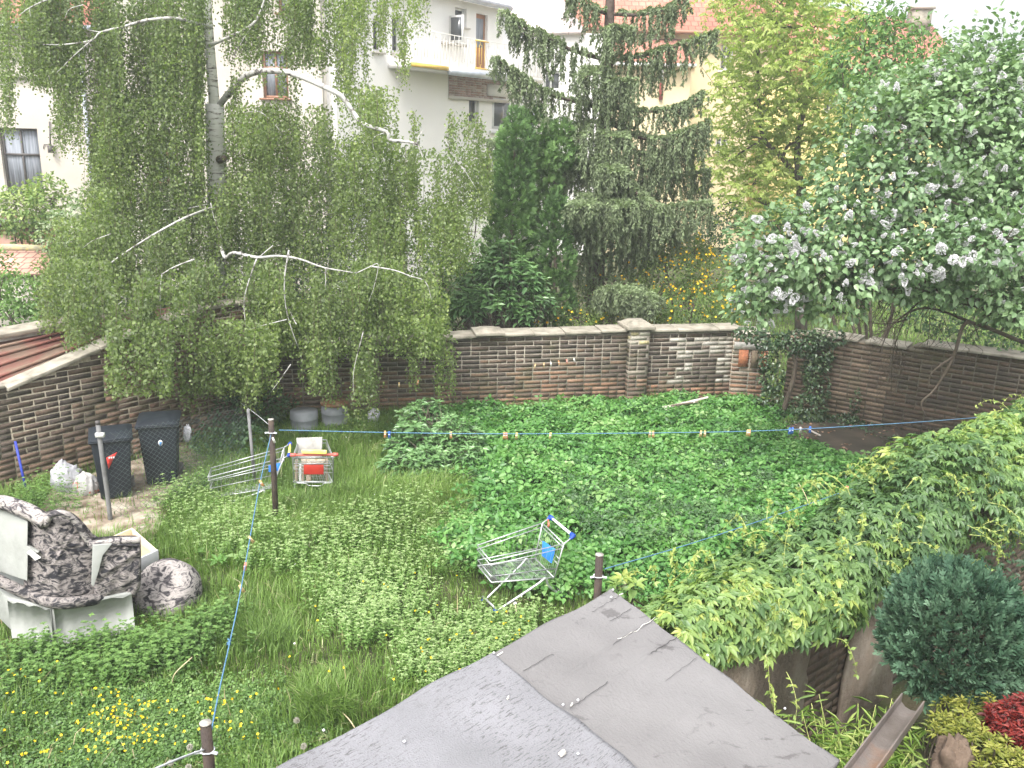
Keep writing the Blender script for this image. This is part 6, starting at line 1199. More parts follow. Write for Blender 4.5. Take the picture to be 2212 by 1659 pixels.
def flowers(P, r, m, parent, name='flowers', k=5, up=(0, -.5, .7)):
    P = np.repeat(np.asarray(P), k, 0); n = len(P); a = np.tile(np.arange(k) * 6.283 / k, n // k) + np.repeat(rng.random(n // k) * 6.28, k); N_ = nrm(np.repeat(rnd(n // k, .5), k, 0) + np.array(up))
    u = nrm(np.cross(N_, [0.3, 1, 0.1])); w_ = np.cross(N_, u); D = u * np.cos(a)[:, None] + w_ * np.sin(a)[:, None] + N_ * .25
    return leaves(name, P, D, N_, r, r * 1.0, m, parent, v=np.repeat(rng.random(n // k), k))
FP_ = []
for (c, r), w_ in zip(kl, (90, 80, 40, 60, 60, 25, 8, 12, 16, 14, 14, 6, 30)): P, d = shell(c, r, w_ * 3, .75, .5, low=-.6, rag=.22); k = d[:, 1] < .2; FP_.append((P + d * .03)[k][:w_])
flowers(np.vstack(FP_), .028, m_gold, ke)
# neighbour's lawn seen over the right wall
def in_poly(X, Y, poly):
    ins = np.zeros(len(X), bool); j = len(poly) - 1
    for i in range(len(poly)):
        xi, yi = poly[i]; xj, yj = poly[j]; c = ((yi > Y) != (yj > Y)) & (X < (xj - xi) * (Y - yi) / (yj - yi + 1e-12) + xi); ins ^= c; j = i
    return ins
def feather(poly, s):
    return poly
def scatter(poly, n, dens=None, fe=0.):
    p = np.array(poly); lo, hi = p.min(0), p.max(0); X = rng.uniform(lo[0], hi[0], n); Y = rng.uniform(lo[1], hi[1], n); k = in_poly(X, Y, poly); X, Y = X[k], Y[k]; m = len(X); return X + rng.normal(0, fe, m), Y + rng.normal(0, fe, m)
def PG(*pts): return [tuple(G(x, y)[:2]) for x, y in pts]
m_grass = leafmat('grass_blade', [(.09, .16, .035), (.14, .235, .05), (.20, .31, .075), (.28, .39, .12), (.42, .42, .24)], trans=.35, rough=.5, spec=.35, pos=[0, .35, .7, .92, 1])
def grass(name, X, Y, h, w, label, v=None, lean=.45, z0=0., m=m_grass, clumpy=True):
    n = len(X); base = np.stack([X, Y, hill(X, Y) - .02 + z0], 1); a = rng.random(n) * 6.283
    if clumpy: a = a * .5 + 6.283 * clump_noise(base, 2.2, 3)
    d = np.stack([np.cos(a), np.sin(a), np.zeros(n)], 1); s_ = np.stack([-np.sin(a + rng.normal(0, .8, n)), np.cos(a), np.zeros(n)], 1); s_ = nrm(s_); h = h * rng.uniform(.5, 1.2, n); ln = np.abs(rng.normal(lean, .3, n)); up = np.array([0, 0, 1.])
    w = (w * rng.uniform(.6, 1.3, n))[:, None] if np.isscalar(w) else w[:, None]
    H_ = h[:, None]; l_ = ln[:, None]
    p1 = base + up * H_ * .55 + d * H_ * .22 * l_; p2 = base + up * H_ * (1 - .35 * l_) + d * H_ * .85 * l_
    V = np.stack([base - s_ * w / 2, base + s_ * w / 2, p1 + s_ * w * .4, p1 - s_ * w * .4, p2], 1).reshape(-1, 3); b = np.arange(n)[:, None] * 5
    F = np.concatenate([b + np.array([[0, 1, 2]]), b + np.array([[0, 2, 3]]), b + np.array([[3, 2, 4]])], 0)
    if v is None: v = np.clip(rng.normal(.42, .2, n) + .45 * (clump_noise(base, 1.3, 8) - .5), 0, 1); v[rng.random(n) < .03] = 1
    o = npmesh(name, V, F, m, None, v=np.concatenate([v, v, v])); return tag(o, label, 'grass', kind='stuff')
X, Y = scatter([(4.2, 15.9), (16, 14.5), (18, 28), (3, 28)], 45000); k = (Y > 15.3) | (X > 9); grass('neighbour_grass', X, Y, .14, .02, 'bright grass of the neighbouring garden beyond the right wall', lean=.6)

X, Y = scatter([(2.2, 3.2), (6, 3), (16, 8), (16, 15), (9.5, 12), (7.2, 9.3), (2.6, 5.6)], 60000); grass('side_grass', X, Y, .12, .012, 'dim grass of the neighbouring plot right of the creeper wall', lean=.6)
# ---------------------------------------------------------------- ivy
m_ivy = leafmat('ivy_leaf', [(.012, .035, .015), (.025, .06, .022), (.05, .095, .035), (.14, .19, .09)], trans=.1, rough=.35, spec=.6)
iv = bush('ivy', 'dark ivy with a crooked stem climbing the corner pier and pillar', 'ivy', [(at(x, y, Y_), r) for x, y, Y_, r in ((1665, 735, 14.6, (.3, .2, .15)), (1660, 775, 14.6, (.16, .14, .3)), (1668, 820, 14.6, (.2, .15, .3)), (1665, 870, 14.5, (.2, .16, .25)), (1745, 735, 14.5, (.45, .25, .16)), (1720, 752, 14.5, (.2, .15, .14)), (1772, 770, 14.4, (.22, .18, .25)), (1752, 800, 14.5, (.13, .14, .3)), (1765, 840, 14.3, (.18, .16, .28)), (1750, 880, 14.2, (.28, .2, .2)), (1790, 730, 14.4, (.3, .2, .12)), (1620, 722, 14.8, (.25, .3, .10)), (1700, 905, 14.1, (.4, .2, .12)), (1830, 912, 14.1, (.35, .2, .1)), (1848, 880, 14.0, (.06, .07, .3)))], m_ivy, .055, .05, 620, G(1700, 890), stems=False, inner=.72, droop=.5, vmix=(.4, .25), kind='heart', part='leaves', jit=.35)
bark_tubes([([at(1692, 892, 14.3), at(1700, 862, 14.3), at(1712, 825, 14.35), at(1718, 785, 14.4), at(1708, 762, 14.4), at(1690, 730, 14.45)], .05, .022), ([G(1705, 895), G(1718, 885) + [0, -.1, .2], G(1725, 880) + [0, -.1, .3]], .03, .015), ([G(1718, 880) + [0, -.1, .8], G(1735, 880) + [0, -.05, 1.1], G(1750, 880) + [0, -.02, 1.3]], .025, .012)], 'stem', m_barkd, iv, 8)
bush('ivy', 'heap of dark ivy filling the corner beside the second bin', 'ivy', [(G(430, 955) + [0, .5, .5], (.45, .4, .45)), (G(480, 950) + [0, .5, .45], (.5, .4, .45)), (G(540, 960) + [0, .5, .4], (.4, .4, .4)), (G(440, 1000) + [.1, .3, .2], (.35, .3, .28)), (G(500, 1000) + [.1, .3, .2], (.35, .3, .25)), (G(450, 930) + [0, .6, .95], (.4, .35, .4)), (G(580, 940) + [0, .5, .25], (.35, .3, .25))], m_drk, .065, .05, 300, G(480, 950), stems=False, inner=.7, droop=.4, vmix=(.3, .22), kind='heart', part='leaves')

# ---------------------------------------------------------------- creeper hedge
m_crp = leafmat('creeper_leaf', [(.06, .12, .045), (.105, .19, .065), (.16, .26, .085), (.24, .34, .09), (.38, .42, .11)], trans=.35, rough=.42, spec=.5)
m_shoot = mat('creeper_shoot', [(.3, .36, .1), (.42, .44, .16)], scale=6, rough=.7, bs=0)
hd = thing('creeper_hedge', 'thick yellow green Virginia creeper hedge smothering the garden wall', 'hedge', (*lerp(hA, hB, .4), 0))
n = 12500; s_ = rng.uniform(0.0, 9.0, n); ph = rng.uniform(-.30, 3.6, n); near = np.clip((s_ - .1) / 2.2, 0, 1)
a_ = (.52 + .10 * np.sin(s_ * 2.1) + .07 * np.sin(s_ * 5.3 + 1)) * (.42 + .58 * near); b_ = (.42 + .07 * np.sin(s_ * 1.7 + 2) + .05 * np.sin(s_ * 4.1)) * (.42 + .58 * near) + .02 * s_
def hedge_pt(s_, ph, a_, b_, k=1.0):
    c_, sn = np.cos(ph), np.sin(ph); z = 1.36 + .03 * s_ + b_ * k * np.where(sn > 0, sn, sn * 1.15); off = a_ * k * c_ - .05
    P = np.stack([hA[0] + he[0] * s_ + hn[0] * off, hA[1] + he[1] * s_ + hn[1] * off, z], 1); Nn = nrm(np.stack([hn[0] * c_ / .5, hn[1] * c_ / .5, sn / .42], 1)); return P, Nn
P, Nn = hedge_pt(s_, ph, a_, b_, rng.uniform(.62, 1.08, n) ** .8)
lum = clump_noise(P, 2.0, 12); P = P + Nn * (lum - .5)[:, None] * .12
k5 = 5; ax = nrm(Nn * .8 + np.array([0, -.1, .7]) + rnd(n, .35)); u = nrm(np.cross(ax, rnd(n))); w_ = np.cross(ax, u); dn = nrm(np.array([0, 0, -1.]) + Nn * .6 + rnd(n, .3)); dn = nrm(dn - ax * (dn * ax).sum(1, keepdims=True)); sd2 = np.cross(ax, dn)
PP, DD, NN, LL, VV = [], [], [], [], []
vb = np.clip(rng.normal(.33, .18, n) + .5 * (clump_noise(P, 1.4, 21) - .45), 0, 1); sz = rng.uniform(.045, .098, n)
for j, ang in enumerate((-1.9, -1.0, 0, 1.0, 1.9)):
    d = dn * math.cos(ang * .75) + sd2 * math.sin(ang * .75); PP.append(P + d * .006); DD.append(d - ax * .25 + rnd(n, .08)); NN.append(ax + d * .15); LL.append(sz * (1.15 if abs(ang) < .1 else 1 if abs(ang) < 1.5 else .72)); VV.append(vb + rng.normal(0, .04, n))
LL = np.concatenate(LL); leaves('leaves', np.vstack(PP), np.vstack(DD), np.vstack(NN), LL, LL * .42, m_crp, hd, v=np.clip(np.concatenate(VV), 0, 1), kind='heart', droop=.16, fold=.16)
q = MB(); TP, TD, TL = [], [], []
for i in range(230):
    s0 = np.array([random.uniform(.2, 8.5)]); p0 = np.array([random.uniform(-.4, 3.2)]); a0 = np.array([.55]); b0 = np.array([.45]); P0, N0 = hedge_pt(s0, p0, a0, b0, 1.02); P0, N0 = P0[0], N0[0]
    d = nrm(N0 * .6 + rnd(1, .7)[0] + [0, 0, -.05]); d[2] = min(d[2], .35); L = random.uniform(.1, .38); c = curve([P0, P0 + d * L * .4 + [0, 0, .03], P0 + d * L * .8 + [0, 0, -.02], P0 + d * L + [0, 0, -.08 - .2 * L] + rnd(1, .03)[0]], 10); q.tube(c, np.linspace(.003, .0012, len(c)), 4)
    for p in c[2:]:
        for _ in range(3): TP.append(p); TD.append(rnd(1)[0] + [0, 0, -.3]); TL.append(random.uniform(.02, .05))
for pts in (((2010, 1345, 5.3), (2005, 1300, 5.35), (2025, 1230, 5.4)),): pass
tag(q.build('shoots', m_shoot, hd), kind='stuff'); TL = np.array(TL); leaves('young_leaves', np.array(TP), TD, rnd(len(TP)) + [0, -.3, .7], TL, TL * .5, m_crp, hd, v=rng.uniform(.7, 1, len(TP)))

# ---------------------------------------------------------------- plants in the lower right corner
m_ball = leafmat('blue_thuja', [(.022, .058, .035), (.04, .09, .052), (.068, .135, .078), (.11, .19, .115)], trans=.08, rough=.55, spec=.3)
bc = at(2062, 1372, 5.0); bcr = .43
gt = thing('globe_thuja', 'round blue green clipped thuja on a short trunk below the creeper', 'tree', (bc[0], bc[1], 0))
nc = 2600; d = nrm(rnd(nc)); d = d[d[:, 2] > -.85]; nc = len(d); w3 = rng.normal(0, 5, (6, 3)); lump = 1 + .05 * np.sin(d @ w3.T + rng.random(6) * 6).sum(1) / 2; rr_ = bcr * lump * (.62 + .34 * rng.random(nc) ** .5)
C0 = bc + d * rr_[:, None]; gdir = nrm(d * .75 + np.array([0, 0, .55]) + rnd(nc, .3)); gn = nrm(np.cross(gdir, rnd(nc))); gs = np.cross(gdir, gn); PP, DD, NN, LL, VB = [], [], [], [], []; vb0 = np.clip(rng.normal(.4, .18, nc) + .5 * (clump_noise(C0, 5, 5) - .5), 0, 1); sc = rng.uniform(.8, 1.4, nc)
for row in range(4):
    for sg in (-1, 0, 1):
        t = row * .022; dd = gdir * (1 - .25 * abs(sg)) + gs * sg * (.75 - .1 * row); PP.append(C0 + gdir * (t * sc)[:, None]); DD.append(dd + rnd(nc, .12)); NN.append(gn + rnd(nc, .25)); LL.append(.05 * sc * (1 - .13 * row)); VB.append(np.clip(vb0 + .10 * row - .1, 0, 1))
LL = np.concatenate(LL); leaves('foliage', np.vstack(PP), np.vstack(DD), np.vstack(NN), LL, .016, m_ball, gt, v=np.concatenate(VB))
bark_tubes([([(bc[0], bc[1], 0), (bc[0] + .03, bc[1], .5), tuple(bc)], .035, .02)] + [(tw(bc, bc + nrm(rnd(1)[0]) * bcr * .8, 3, .08), .012, .003) for _ in range(24)], 'trunk', m_barkd, gt, 6)
m_bam = leafmat('bamboo_leaf', [(.10, .18, .03), (.17, .27, .05), (.26, .36, .08), (.4, .45, .16)], trans=.4, rough=.5)
def bamboo(name, label, base, n, hgt, m, L, Wd, spread):
    t = thing(name, label, 'bamboo', (base[0], base[1], 0)); q = MB(); P, D, LL = [], [], []
    for i in range(n):
        a = base + [random.gauss(0, spread * .4), random.gauss(0, spread * .4), 0]; tp = a + [random.gauss(0, spread), random.gauss(0, spread), hgt * random.uniform(.5, 1.05)]; c = curve([a, lerp(a, tp, .55) + [0, 0, .1 * hgt], tp], 12); q.tube(c, np.linspace(.005, .002, len(c)), 5)
        for p in c[3:]:
            for _ in range(random.randint(3, 6)): d = nrm(rnd(1)[0] * [1, 1, .4] + [0, 0, -.15]); P.append(p + d * .02); D.append(d); LL.append(L * random.uniform(.6, 1.2))
    tag(q.build('canes', m_shoot, t), kind='stuff'); LL = np.array(LL); leaves('leaves', np.array(P), D, rnd(len(P), .4) + [0, -.2, .8], LL, LL * Wd / L, m, t, kind='heart', droop=.15); return t
b0 = G(1850, 1640) ; b0 = at(1850, 1600, 4.55) * [1, 1, 0]; bamboo('bamboo', 'leafy light green bamboo squeezed between shed and plaster wall', b0, 90, 1.15, m_bam, .12, .016, .2)
b0 = at(1930, 1640, 4.2) * [1, 1, 0]; bamboo('bamboo', 'lower bamboo clump beneath the steel channel', b0, 60, .9, m_bam, .12, .014, .16)
m_gmap = leafmat('golden_maple_leaf', [(.07, .10, .02), (.15, .18, .03), (.26, .27, .05), (.38, .37, .10)], trans=.4, rough=.5); m_rmap = leafmat('red_maple_leaf', [(.04, .008, .01), (.10, .012, .012), (.2, .022, .018), (.32, .06, .04)], trans=.4, rough=.5, tcol=(1.3, .6, .4))
def maple(label, c3, r3, base, m, n_head, L):
    heads = []
    for c, r in zip(c3, r3): P, d = shell(c, (r, r, r * .7), n_head, .5, .5, low=-.4); heads += list(P)
    return whorls('japanese_maple', label, 'shrub', heads, m, L, L * .36, base, per=6, tiers=2, v0=.5)
maple('golden leaved maple shrub under the globe thuja', [at(2085, 1560, 4.5), at(2130, 1545, 4.5), at(2050, 1575, 4.5)], [.16, .14, .12], at(2100, 1700, 4.5), m_gmap, 34, .045)
maple('yellow maple twigs spreading beside the brown stone', [at(2130, 1610, 4.1), at(2100, 1590, 4.2), at(2110, 1650, 4.0), at(2190, 1650, 3.9)], [.12, .1, .1, .11], at(2130, 1750, 4.2), m_gmap, 24, .05)
maple('deep red maple at the right edge', [at(2180, 1560, 4.3), at(2215, 1580, 4.2), at(2160, 1590, 4.3), at(2225, 1545, 4.3)], [.11, .14, .08, .13], at(2200, 1720, 4.7), m_rmap, 80, .05)
m_stone = mat('brown_stone', [(.05, .035, .025), (.10, .07, .05), (.15, .11, .08)], scale=3, rough=.9, bs=.6, bscale=18, bd=.02)
tag(blob('stone', at(2055, 1650, 4.0), (.11, .09, .17), m_stone, 21, rough_=.3), 'brown upright stone between the bamboo and the yellow maple', 'stone')
bush('shade_shrub', 'dark shrub in the shadow right of the globe thuja', 'bush', [AT(2210, 1300, 6.2, .5), AT(2190, 1400, 5.9, .4), AT(2230, 1450, 5.8, .45), AT(2160, 1480, 5.6, .25)], m_drk, .06, .03, 260, at(2210, 1500, 6), vmix=(.2, .15))

# ---------------------------------------------------------------- lawn, weeds and ground cover
GARDEN = [tuple(lA - le * 3 + ln * .05), tuple(lB + le * 1.6 + ln * .05), tuple(bA - be * 2.2 + bn * .02), tuple(bB + bn * .02), tuple(rA + rn * .05), tuple(rB + re_ * .5 + rn * .05), (7.2, 10.4), tuple(hB - hn * .3), tuple(hA - hn * .3), tuple(hA - he * 2 - hn * .3), (-.5, 2.0), (-6, 2.0)]
PAVE = PG((110, 1055), (400, 965), (455, 1010), (370, 1085), (325, 1165), (180, 1175), (70, 1130)); SLAB = PG((1660, 940), (1800, 905), (2010, 955), (2090, 1010), (1900, 1018), (1740, 985))
ELDER = PG((880, 915), (1120, 897), (1300, 888), (1450, 884), (1600, 882), (1690, 905), (1660, 935), (1745, 990), (1900, 1030), (1860, 1110), (1640, 1190), (1480, 1250), (1330, 1265), (1200, 1290), (1060, 1260), (960, 1190), (1010, 1100), (1020, 1010), (900, 990))
SLAB_ = PG((1690, 955), (1800, 925), (1960, 965), (2090, 1010), (1900, 1005), (1760, 975))
X, Y = scatter(GARDEN, 520000); bad = in_poly(X, Y, PAVE) & (rng.random(len(X)) > .07) | in_poly(X, Y, SLAB); el = in_poly(X, Y, ELDER) & (rng.random(len(X)) > .10); cn = clump_noise(np.stack([X, Y, X * 0], 1), 1.1, 31); k = ~bad & ~el & (rng.random(len(X)) < .65 + .6 * cn); X, Y = X[k], Y[k]; cn = cn[k]
grass('lawn_grass', X, Y, .10 + .13 * cn + .06 * (Y > 8.5), .0085, 'uneven long grass of the overgrown lawn')
m_eld = leafmat('ground_elder_leaf', [(.045, .13, .032), (.075, .20, .048), (.115, .275, .065), (.17, .34, .095), (.27, .40, .16)], trans=.35, rough=.42, spec=.5)
def canopy(name, poly, n, hgt, L, Wd, m, label, cat='ground cover', tri=3, tilt=.45, vm=(.5, .2), seed=1, nz=2.6, low=.35, kind='rhomb', edge=None):
    X, Y = scatter(poly, n, fe=.14); kk = rng.random(len(X)) < .35 + clump_noise(np.stack([X, Y, X * 0], 1), 2.8, 77); X, Y = X[kk], Y[kk]; n = len(X); B = np.stack([X, Y, X * 0], 1); hh = hgt * (.55 + .6 * clump_noise(B, nz, seed)); dep = rng.random(n) ** .6; z = hill(X, Y) + hh * (low + (1 - low) * dep) + rng.normal(0, .012, n)
    P = np.stack([X, Y, z], 1); ax = nrm(rnd(n, tilt) + np.array([0, -.12, 1])); a0 = rng.random(n) * 6.28; u = nrm(np.cross(ax, [.2, 1, 0])); w_ = np.cross(ax, u); PP, DD, NN, LL, VV = [], [], [], [], []; sz = L * rng.uniform(.6, 1.2, n)
    vb = np.clip(rng.normal(vm[0], vm[1], n) + .4 * (clump_noise(B, 1.4, seed + 5) - .5) - .25 * (1 - dep), 0, 1)  # lower leaves toned darker: shade painted into the leaf colour
    for j in range(tri):
        a = a0 + j * (2 * math.pi / tri); d = u * np.cos(a)[:, None] + w_ * np.sin(a)[:, None]; PP.append(P + d * (L * .12)); DD.append(d - ax * .1); NN.append(ax + d * .2); LL.append(sz); VV.append(vb)
    LL = np.concatenate(LL); o = leaves(name, np.vstack(PP), np.vstack(DD), np.vstack(NN), LL, LL * Wd / L, m, None, v=np.clip(np.concatenate(VV), 0, 1), kind=kind, droop=.15); return tag(o, label, cat, kind='stuff')
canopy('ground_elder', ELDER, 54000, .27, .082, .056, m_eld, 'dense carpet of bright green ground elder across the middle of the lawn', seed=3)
X, Y = scatter(ELDER, 9000); k = clump_noise(np.stack([X, Y, X * 0], 1), 2.3, 61) > .45; grass('bed_grass', X[k], Y[k], .30, .009, 'grass blades poking through the ground elder', lean=.6)
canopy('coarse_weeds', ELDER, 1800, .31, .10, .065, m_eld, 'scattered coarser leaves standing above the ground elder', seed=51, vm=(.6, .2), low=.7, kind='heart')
canopy('bindweed', PG((1240, 1010), (1560, 1000), (1800, 1060), (1640, 1190), (1380, 1230), (1200, 1160)), 5200, .31, .05, .034, m_drk, 'duller small leaves mixed into the right half of the bed', seed=57, vm=(.75, .2), low=.7)
m_dn = leafmat('nettle_leaf', [(.07, .14, .035), (.11, .21, .05), (.16, .28, .07), (.22, .34, .11), (.34, .43, .20)], trans=.3, rough=.5)
def weeds(name, poly, n, hgt, L, Wd, m, label, pairs=6, v0=.3, v1=.9, z=0.):
    X, Y = scatter(poly, n, fe=.14); kk = rng.random(len(X)) < .35 + clump_noise(np.stack([X, Y, X * 0], 1), 2.8, 77); X, Y = X[kk], Y[kk]; n = len(X); B = np.stack([X, Y, X * 0], 1); hh = hgt * (.5 + .7 * clump_noise(B, 2.4, 9)) * rng.uniform(.7, 1.2, n); lean = rnd(n, .16); PP, DD, NN, LL, VV = [], [], [], [], []; z0 = hill(X, Y)
    for j in range(pairs):
        t = (j + 1.) / pairs; P = B + np.array([0, 0, 1.]) * (z0 + hh * t)[:, None] + lean * (hh * t)[:, None]; a0 = rng.random(n) * 6.28
        for s_ in (0, math.pi / 2, math.pi, 3 * math.pi / 2) if j == pairs - 1 else (0, math.pi):
            a = a0 + s_; d = np.stack([np.cos(a), np.sin(a), np.full(n, .15 if j < pairs - 1 else .35)], 1); PP.append(P); DD.append(d); NN.append(np.array([0, 0, 1.]) + rnd(n, .2)); sc = L * (1.05 - .5 * t); LL.append(sc * rng.uniform(.7, 1.2, n)); VV.append(np.clip(v0 + (v1 - v0) * t ** 2 + rng.normal(0, .12, n), 0, 1))
    LL = np.concatenate(LL); o = leaves(name, np.vstack(PP), np.vstack(DD), np.vstack(NN), LL, LL * Wd / L, m, None, v=np.concatenate(VV), droop=.2); return tag(o, label, 'weeds', kind='stuff')
weeds('dead_nettles', PG((330, 1090), (470, 1060), (600, 1150), (760, 1130), (900, 1100), (1010, 1120), (1010, 1240), (900, 1240), (760, 1210), (560, 1250), (420, 1200)), 5200, .26, .05, .028, m_dn, 'patch of pale tipped dead nettles between posts and front trolley')
weeds('dead_nettles', PG((690, 1240), (840, 1230), (900, 1300), (850, 1380), (740, 1390)), 1500, .28, .05, .028, m_dn, 'mound of pale tipped dead nettles left of the front trolley', v0=.4)
weeds('dead_nettles', PG((860, 1400), (980, 1340), (1180, 1330), (1120, 1400), (960, 1480), (880, 1480)), 1600, .22, .045, .026, m_dn, 'pale weeds along the upper left edge of the shed roof', v0=.4)
weeds('nettles', PG((0, 1425), (120, 1432), (300, 1405), (410, 1370), (500, 1350), (420, 1440), (250, 1495), (0, 1490)), 2400, .22, .06, .04, m_mid, 'darker nettles around the foot of the armchair', v0=.25, v1=.6)
weeds('nettles', PG((430, 1050), (600, 1040), (620, 1100), (560, 1130), (430, 1100)), 700, .28, .05, .028, m_mid, 'nettles growing up through the sunken trolley', v0=.3, v1=.6)
weeds('nettles', PG((50, 1080), (130, 1070), (170, 1110), (150, 1140), (60, 1130)), 420, .34, .05, .03, m_mid, 'weeds growing in front of the white sacks', v0=.3, v1=.7)
weeds('nettles', PG((350, 1000), (450, 990), (470, 1050), (380, 1080)), 330, .28, .05, .03, m_mid, 'light weeds beside the second bin', v0=.4, v1=.9)
canopy('creeping_weeds', PG((1240, 1270), (1480, 1230), (1700, 1170), (1850, 1100), (1700, 1200), (1500, 1330), (1400, 1330)), 9000, .16, .05, .034, m_eld, 'low leafy weeds between the short post and the creeper', seed=6)
canopy('ivy_carpet', PG((1640, 905), (1760, 895), (1880, 905), (2010, 945), (2060, 990), (1980, 985), (1860, 940), (1760, 925)), 5200, .10, .05, .045, m_ivy, 'dark ivy carpet creeping between wall foot and damp slab', tri=2, seed=11, tilt=.5, kind='heart')
canopy('shade_weeds', PG((620, 905), (900, 895), (1300, 885), (1560, 878), (1560, 900), (1100, 915), (900, 960), (760, 960), (620, 960)), 9000, .2, .05, .03, m_mid, 'darker weeds along the foot of the back wall', seed=14, vm=(.35, .2))
X, Y = scatter(GARDEN, 3200); k = ~in_poly(X, Y, PAVE) & ~in_poly(X, Y, SLAB); m_hay = leafmat('dead_straw', [(.2, .16, .08), (.34, .28, .15), (.45, .4, .25)], trans=.1, rough=.8); grass('dead_straw', X[k], Y[k], .26, .007, 'dead straw coloured stems among the green', lean=.95, m=m_hay)
canopy('clover_lawn', PG((0, 1470), (300, 1480), (640, 1520), (700, 1600), (600, 1700), (0, 1700)), 12000, .09, .03, .022, m_mid, 'clover and buttercup leaves in the front lawn', seed=19, vm=(.5, .2))
X, Y = scatter(PG((620, 905), (900, 897), (1560, 880), (1640, 885), (1560, 905), (1000, 930), (620, 940)), 9000); grass('wall_foot_grass', X, Y, .26, .011, 'taller dull grass at the foot of the back wall', v=np.clip(rng.normal(.45, .3, len(X)), 0, 1))
for j, (poly, n_, h_) in enumerate(((PG((700, 1080), (1000, 1040), (1020, 1110), (780, 1180), (640, 1180)), 9000, .34), (PG((560, 1100), (660, 1090), (700, 1180), (600, 1210)), 3000, .36), (PG((500, 1340), (620, 1330), (640, 1400), (540, 1420)), 2600, .26), (PG((640, 1490), (740, 1470), (760, 1560), (660, 1580)), 2200, .2), (PG((1380, 860), (1440, 865), (1430, 895), (1370, 895)), 900, .36))):
    X, Y = scatter(poly, n_ * 2); grass('tall_grass', X, Y, h_, .009, ('long leaning grass right of the loaded trolley', 'long grass round the foot of the tall post', 'dark tuft of long grass in front of the footstool', 'taller tuft left of the shed roof', 'tuft of long grass at the wall pier')[j], lean=.7)
# leafy hydrangea like shrub and single big leaves in the lawn
whorls('leafy_shrub', 'low dark leafy shrub in the lawn under the long clothes line', 'bush', inlobes([(G(940, 1000) + [0, 0, .3], (.62, .5, .3)), (G(900, 1030) + [0, 0, .2], (.5, .35, .22)), (G(985, 1020) + [0, 0, .22], (.4, .35, .25)), (G(920, 960) + [0, 0, .42], (.4, .35, .25))], 620), m_laur, .13, .055, G(940, 1010), per=6, tiers=3, v0=.5)
whorls('dock_plant', 'broad leaved dock plant in the lawn right of the footstool', 'plant', [G(x, y) + [0, 0, .12] for x, y in ((455, 1215), (490, 1205), (520, 1225), (470, 1235))], m_eld, .22, .09, G(480, 1225), per=7, tiers=2, stem=False, v0=.7)
whorls('sapling', 'young bright leaved sapling beside the short clothes post', 'plant', [at(1345, 1248, 6.3), at(1372, 1262, 6.2), at(1330, 1262, 6.2), at(1400, 1330, 5.6), at(1440, 1345, 5.3)], m_crp, .12, .055, G(1370, 1330), per=6, tiers=2, v0=.35)
whorls('sapling', 'tiny pale sapling at the foot of the corner pier', 'plant', [G(1650, 905) + [0, 0, .35], G(1645, 900) + [0, 0, .25]], m_crp, .12, .05, G(1650, 908), per=5, tiers=2, v0=.6)
# flowers in the grass
m_but = leafmat('buttercup_petal', [(.8, .55, .01), (.85, .65, .02)], trans=.25, rough=.4, spec=.4, tcol=(1, 1, .6))
X, Y = scatter(PG((0, 1490), (160, 1480), (300, 1560), (430, 1580), (420, 1659), (0, 1700)), 1500); cn = clump_noise(np.stack([X, Y, X * 0], 1), 3, 44); k = rng.random(len(X)) < .05 + .55 * cn ** 2; X, Y = X[k], Y[k]
X2, Y2 = scatter(PG((430, 1560), (560, 1550), (560, 1659), (430, 1659)), 46); X3, Y3 = scatter(PG((880, 1440), (1130, 1330), (1150, 1400), (950, 1500)), 60); X4, Y4 = scatter(PG((1240, 1290), (1500, 1180), (1750, 1100), (1500, 1250)), 36); X5, Y5 = scatter(PG((700, 1240), (1000, 1250), (950, 1500), (600, 1560)), 26)
FX = np.concatenate([X, X2, X3, X4, X5]); FY = np.concatenate([Y, Y2, Y3, Y4, Y5]); o = flowers(np.stack([FX, FY, hill(FX, FY) + rng.uniform(.13, .24, len(FX))], 1), .0125, m_but, None, 'buttercups', up=(0, -.4, .9)); tag(o, 'scattered yellow buttercups in the front lawn', 'flowers', kind='stuff'); print('butter', len(FX))
X, Y = scatter(GARDEN, 60); k = ~in_poly(X, Y, PAVE) & ~in_poly(X, Y, SLAB); o = flowers(np.stack([X[k], Y[k], X[k] * 0 + .17], 1), .011, m_flor, None, 'daisies', up=(0, -.3, 1)); tag(o, 'few tiny white daisies scattered over the lawn', 'flowers', kind='stuff')
m_puff = leafmat('dandelion_fluff', [(.5, .48, .42), (.65, .62, .56)], trans=.5, rough=.9, spec=.1, tcol=(1, 1, 1))
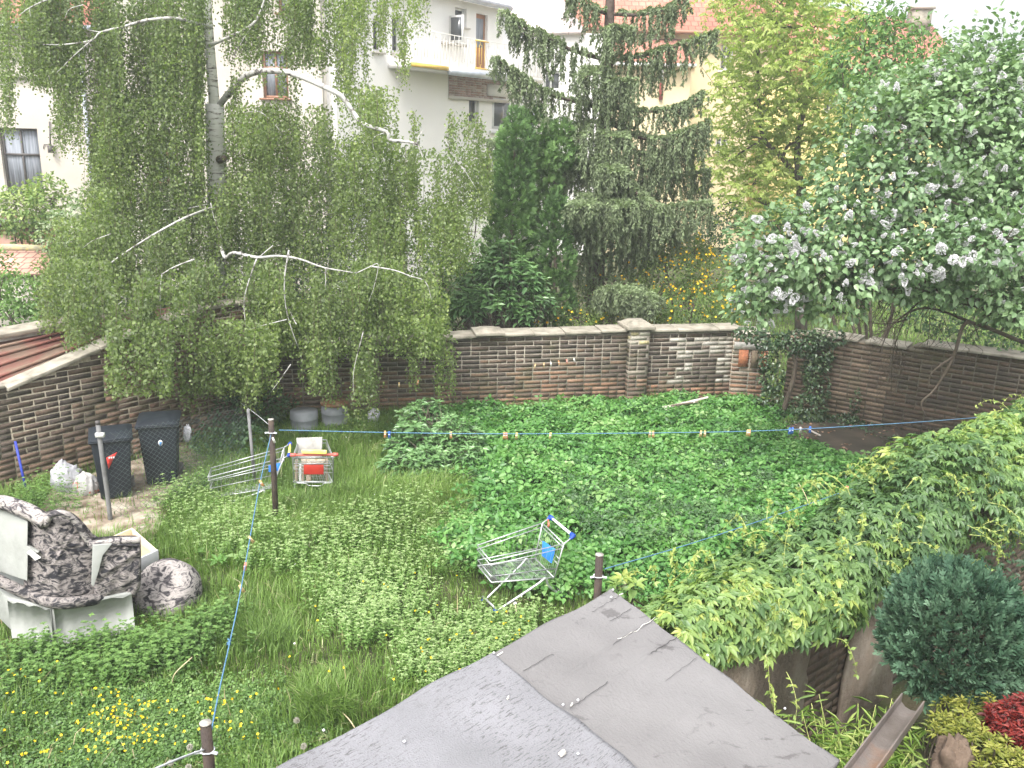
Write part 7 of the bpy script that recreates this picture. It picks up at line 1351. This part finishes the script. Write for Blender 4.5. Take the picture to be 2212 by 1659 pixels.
for i, (x, y, lab) in enumerate(((410, 1614, 'dandelion clock touching the front clothes post'), (368, 1648, 'low dandelion clock left of the front post'), (656, 1612, 'dandelion clock at the left rim of the shed roof'), (641, 1556, 'ragged dandelion clock up from the roof rim'), (407, 1658, 'dandelion clock at the bottom edge by the post'))):
    p = G(x, y, .2); t = thing('dandelion_clock', lab, 'dandelion', (p[0], p[1], 0), 'dandelion clocks near the front post'); d = nrm(rnd(260)); leaves('seed_head', p + d * .004, d, rnd(260), .023, .005, m_puff, t)
    q = MB(); q.tube(curve([(p[0] + random.gauss(0, .04), p[1] + .03, 0), (p[0] + .01, p[1], .1), tuple(p)], 8), .0022, 5); q.build('stalk', m_shoot, t)
m_straw = mat('dry_stem', [(.4, .34, .2), (.55, .48, .3)], scale=8, rough=.8, bs=0)
for pts, lab in ((((1285, 1120, .0), (1287, 1140, .0)), None), (((372, 1482, .05), (378, 1455, .2), (415, 1420, .28)), 'dry bent stalk in the nettles below the footstool'), (((1113, 1306, .12), (1115, 1320, .1), (1123, 1338, .03)), 'pale stalk hanging from the front trolley'), (((1725, 1043, .3), (1740, 1070, .25), (1752, 1105, .1)), 'dry yellow stalk lying in the ground elder'), (((740, 1540, .1), (755, 1555, .15), (768, 1575, .1)), 'dry stalk fallen left of the shed roof')):
    if lab: q = MB(); q.tube(curve([G(*p) for p in pts], 10), .005, 5); tag(q.build('dry_stalk', m_straw), lab, 'stalk')
# fallen leaves on the slab
X, Y = scatter(SLAB, 700); cn = clump_noise(np.stack([X, Y, X * 0], 1), 4, 3); k = cn > .62; X, Y = X[k], Y[k]; m_dry = leafmat('dry_leaf', [(.12, .06, .035), (.25, .13, .08), (.4, .28, .2)], trans=.1, rough=.8)
o = leaves('fallen_leaves', np.stack([X, Y, X * 0 + .1], 1), rnd(len(X)) * [1, 1, .2], rnd(len(X), .3) + [0, 0, 1], .06, .04, m_dry); tag(o, 'dry brown leaves on the damp slab', 'leaves', kind='stuff')
print('total polys', sum(len(o.data.polygons) for o in bpy.data.objects if o.type == 'MESH'))

# ================================================================ VEIL: thin volume added to stand in mostly for glare
hz_m = bpy.data.materials.new('glare_veil'); hz_m.use_nodes = True; _t = hz_m.node_tree; _t.nodes.clear(); _v = _t.nodes.new('ShaderNodeVolumePrincipled'); _v.inputs['Color'].default_value = (.93, .95, .97, 1); _v.inputs['Density'].default_value = .0028; _v.inputs['Anisotropy'].default_value = .3
_o = _t.nodes.new('ShaderNodeOutputMaterial'); _t.links.new(_v.outputs[0], _o.inputs['Volume'])
q = MB(); q.box((0, 60, 10), (360, 420, 24)); tag(q.build('glare_haze', hz_m), kind='stuff')
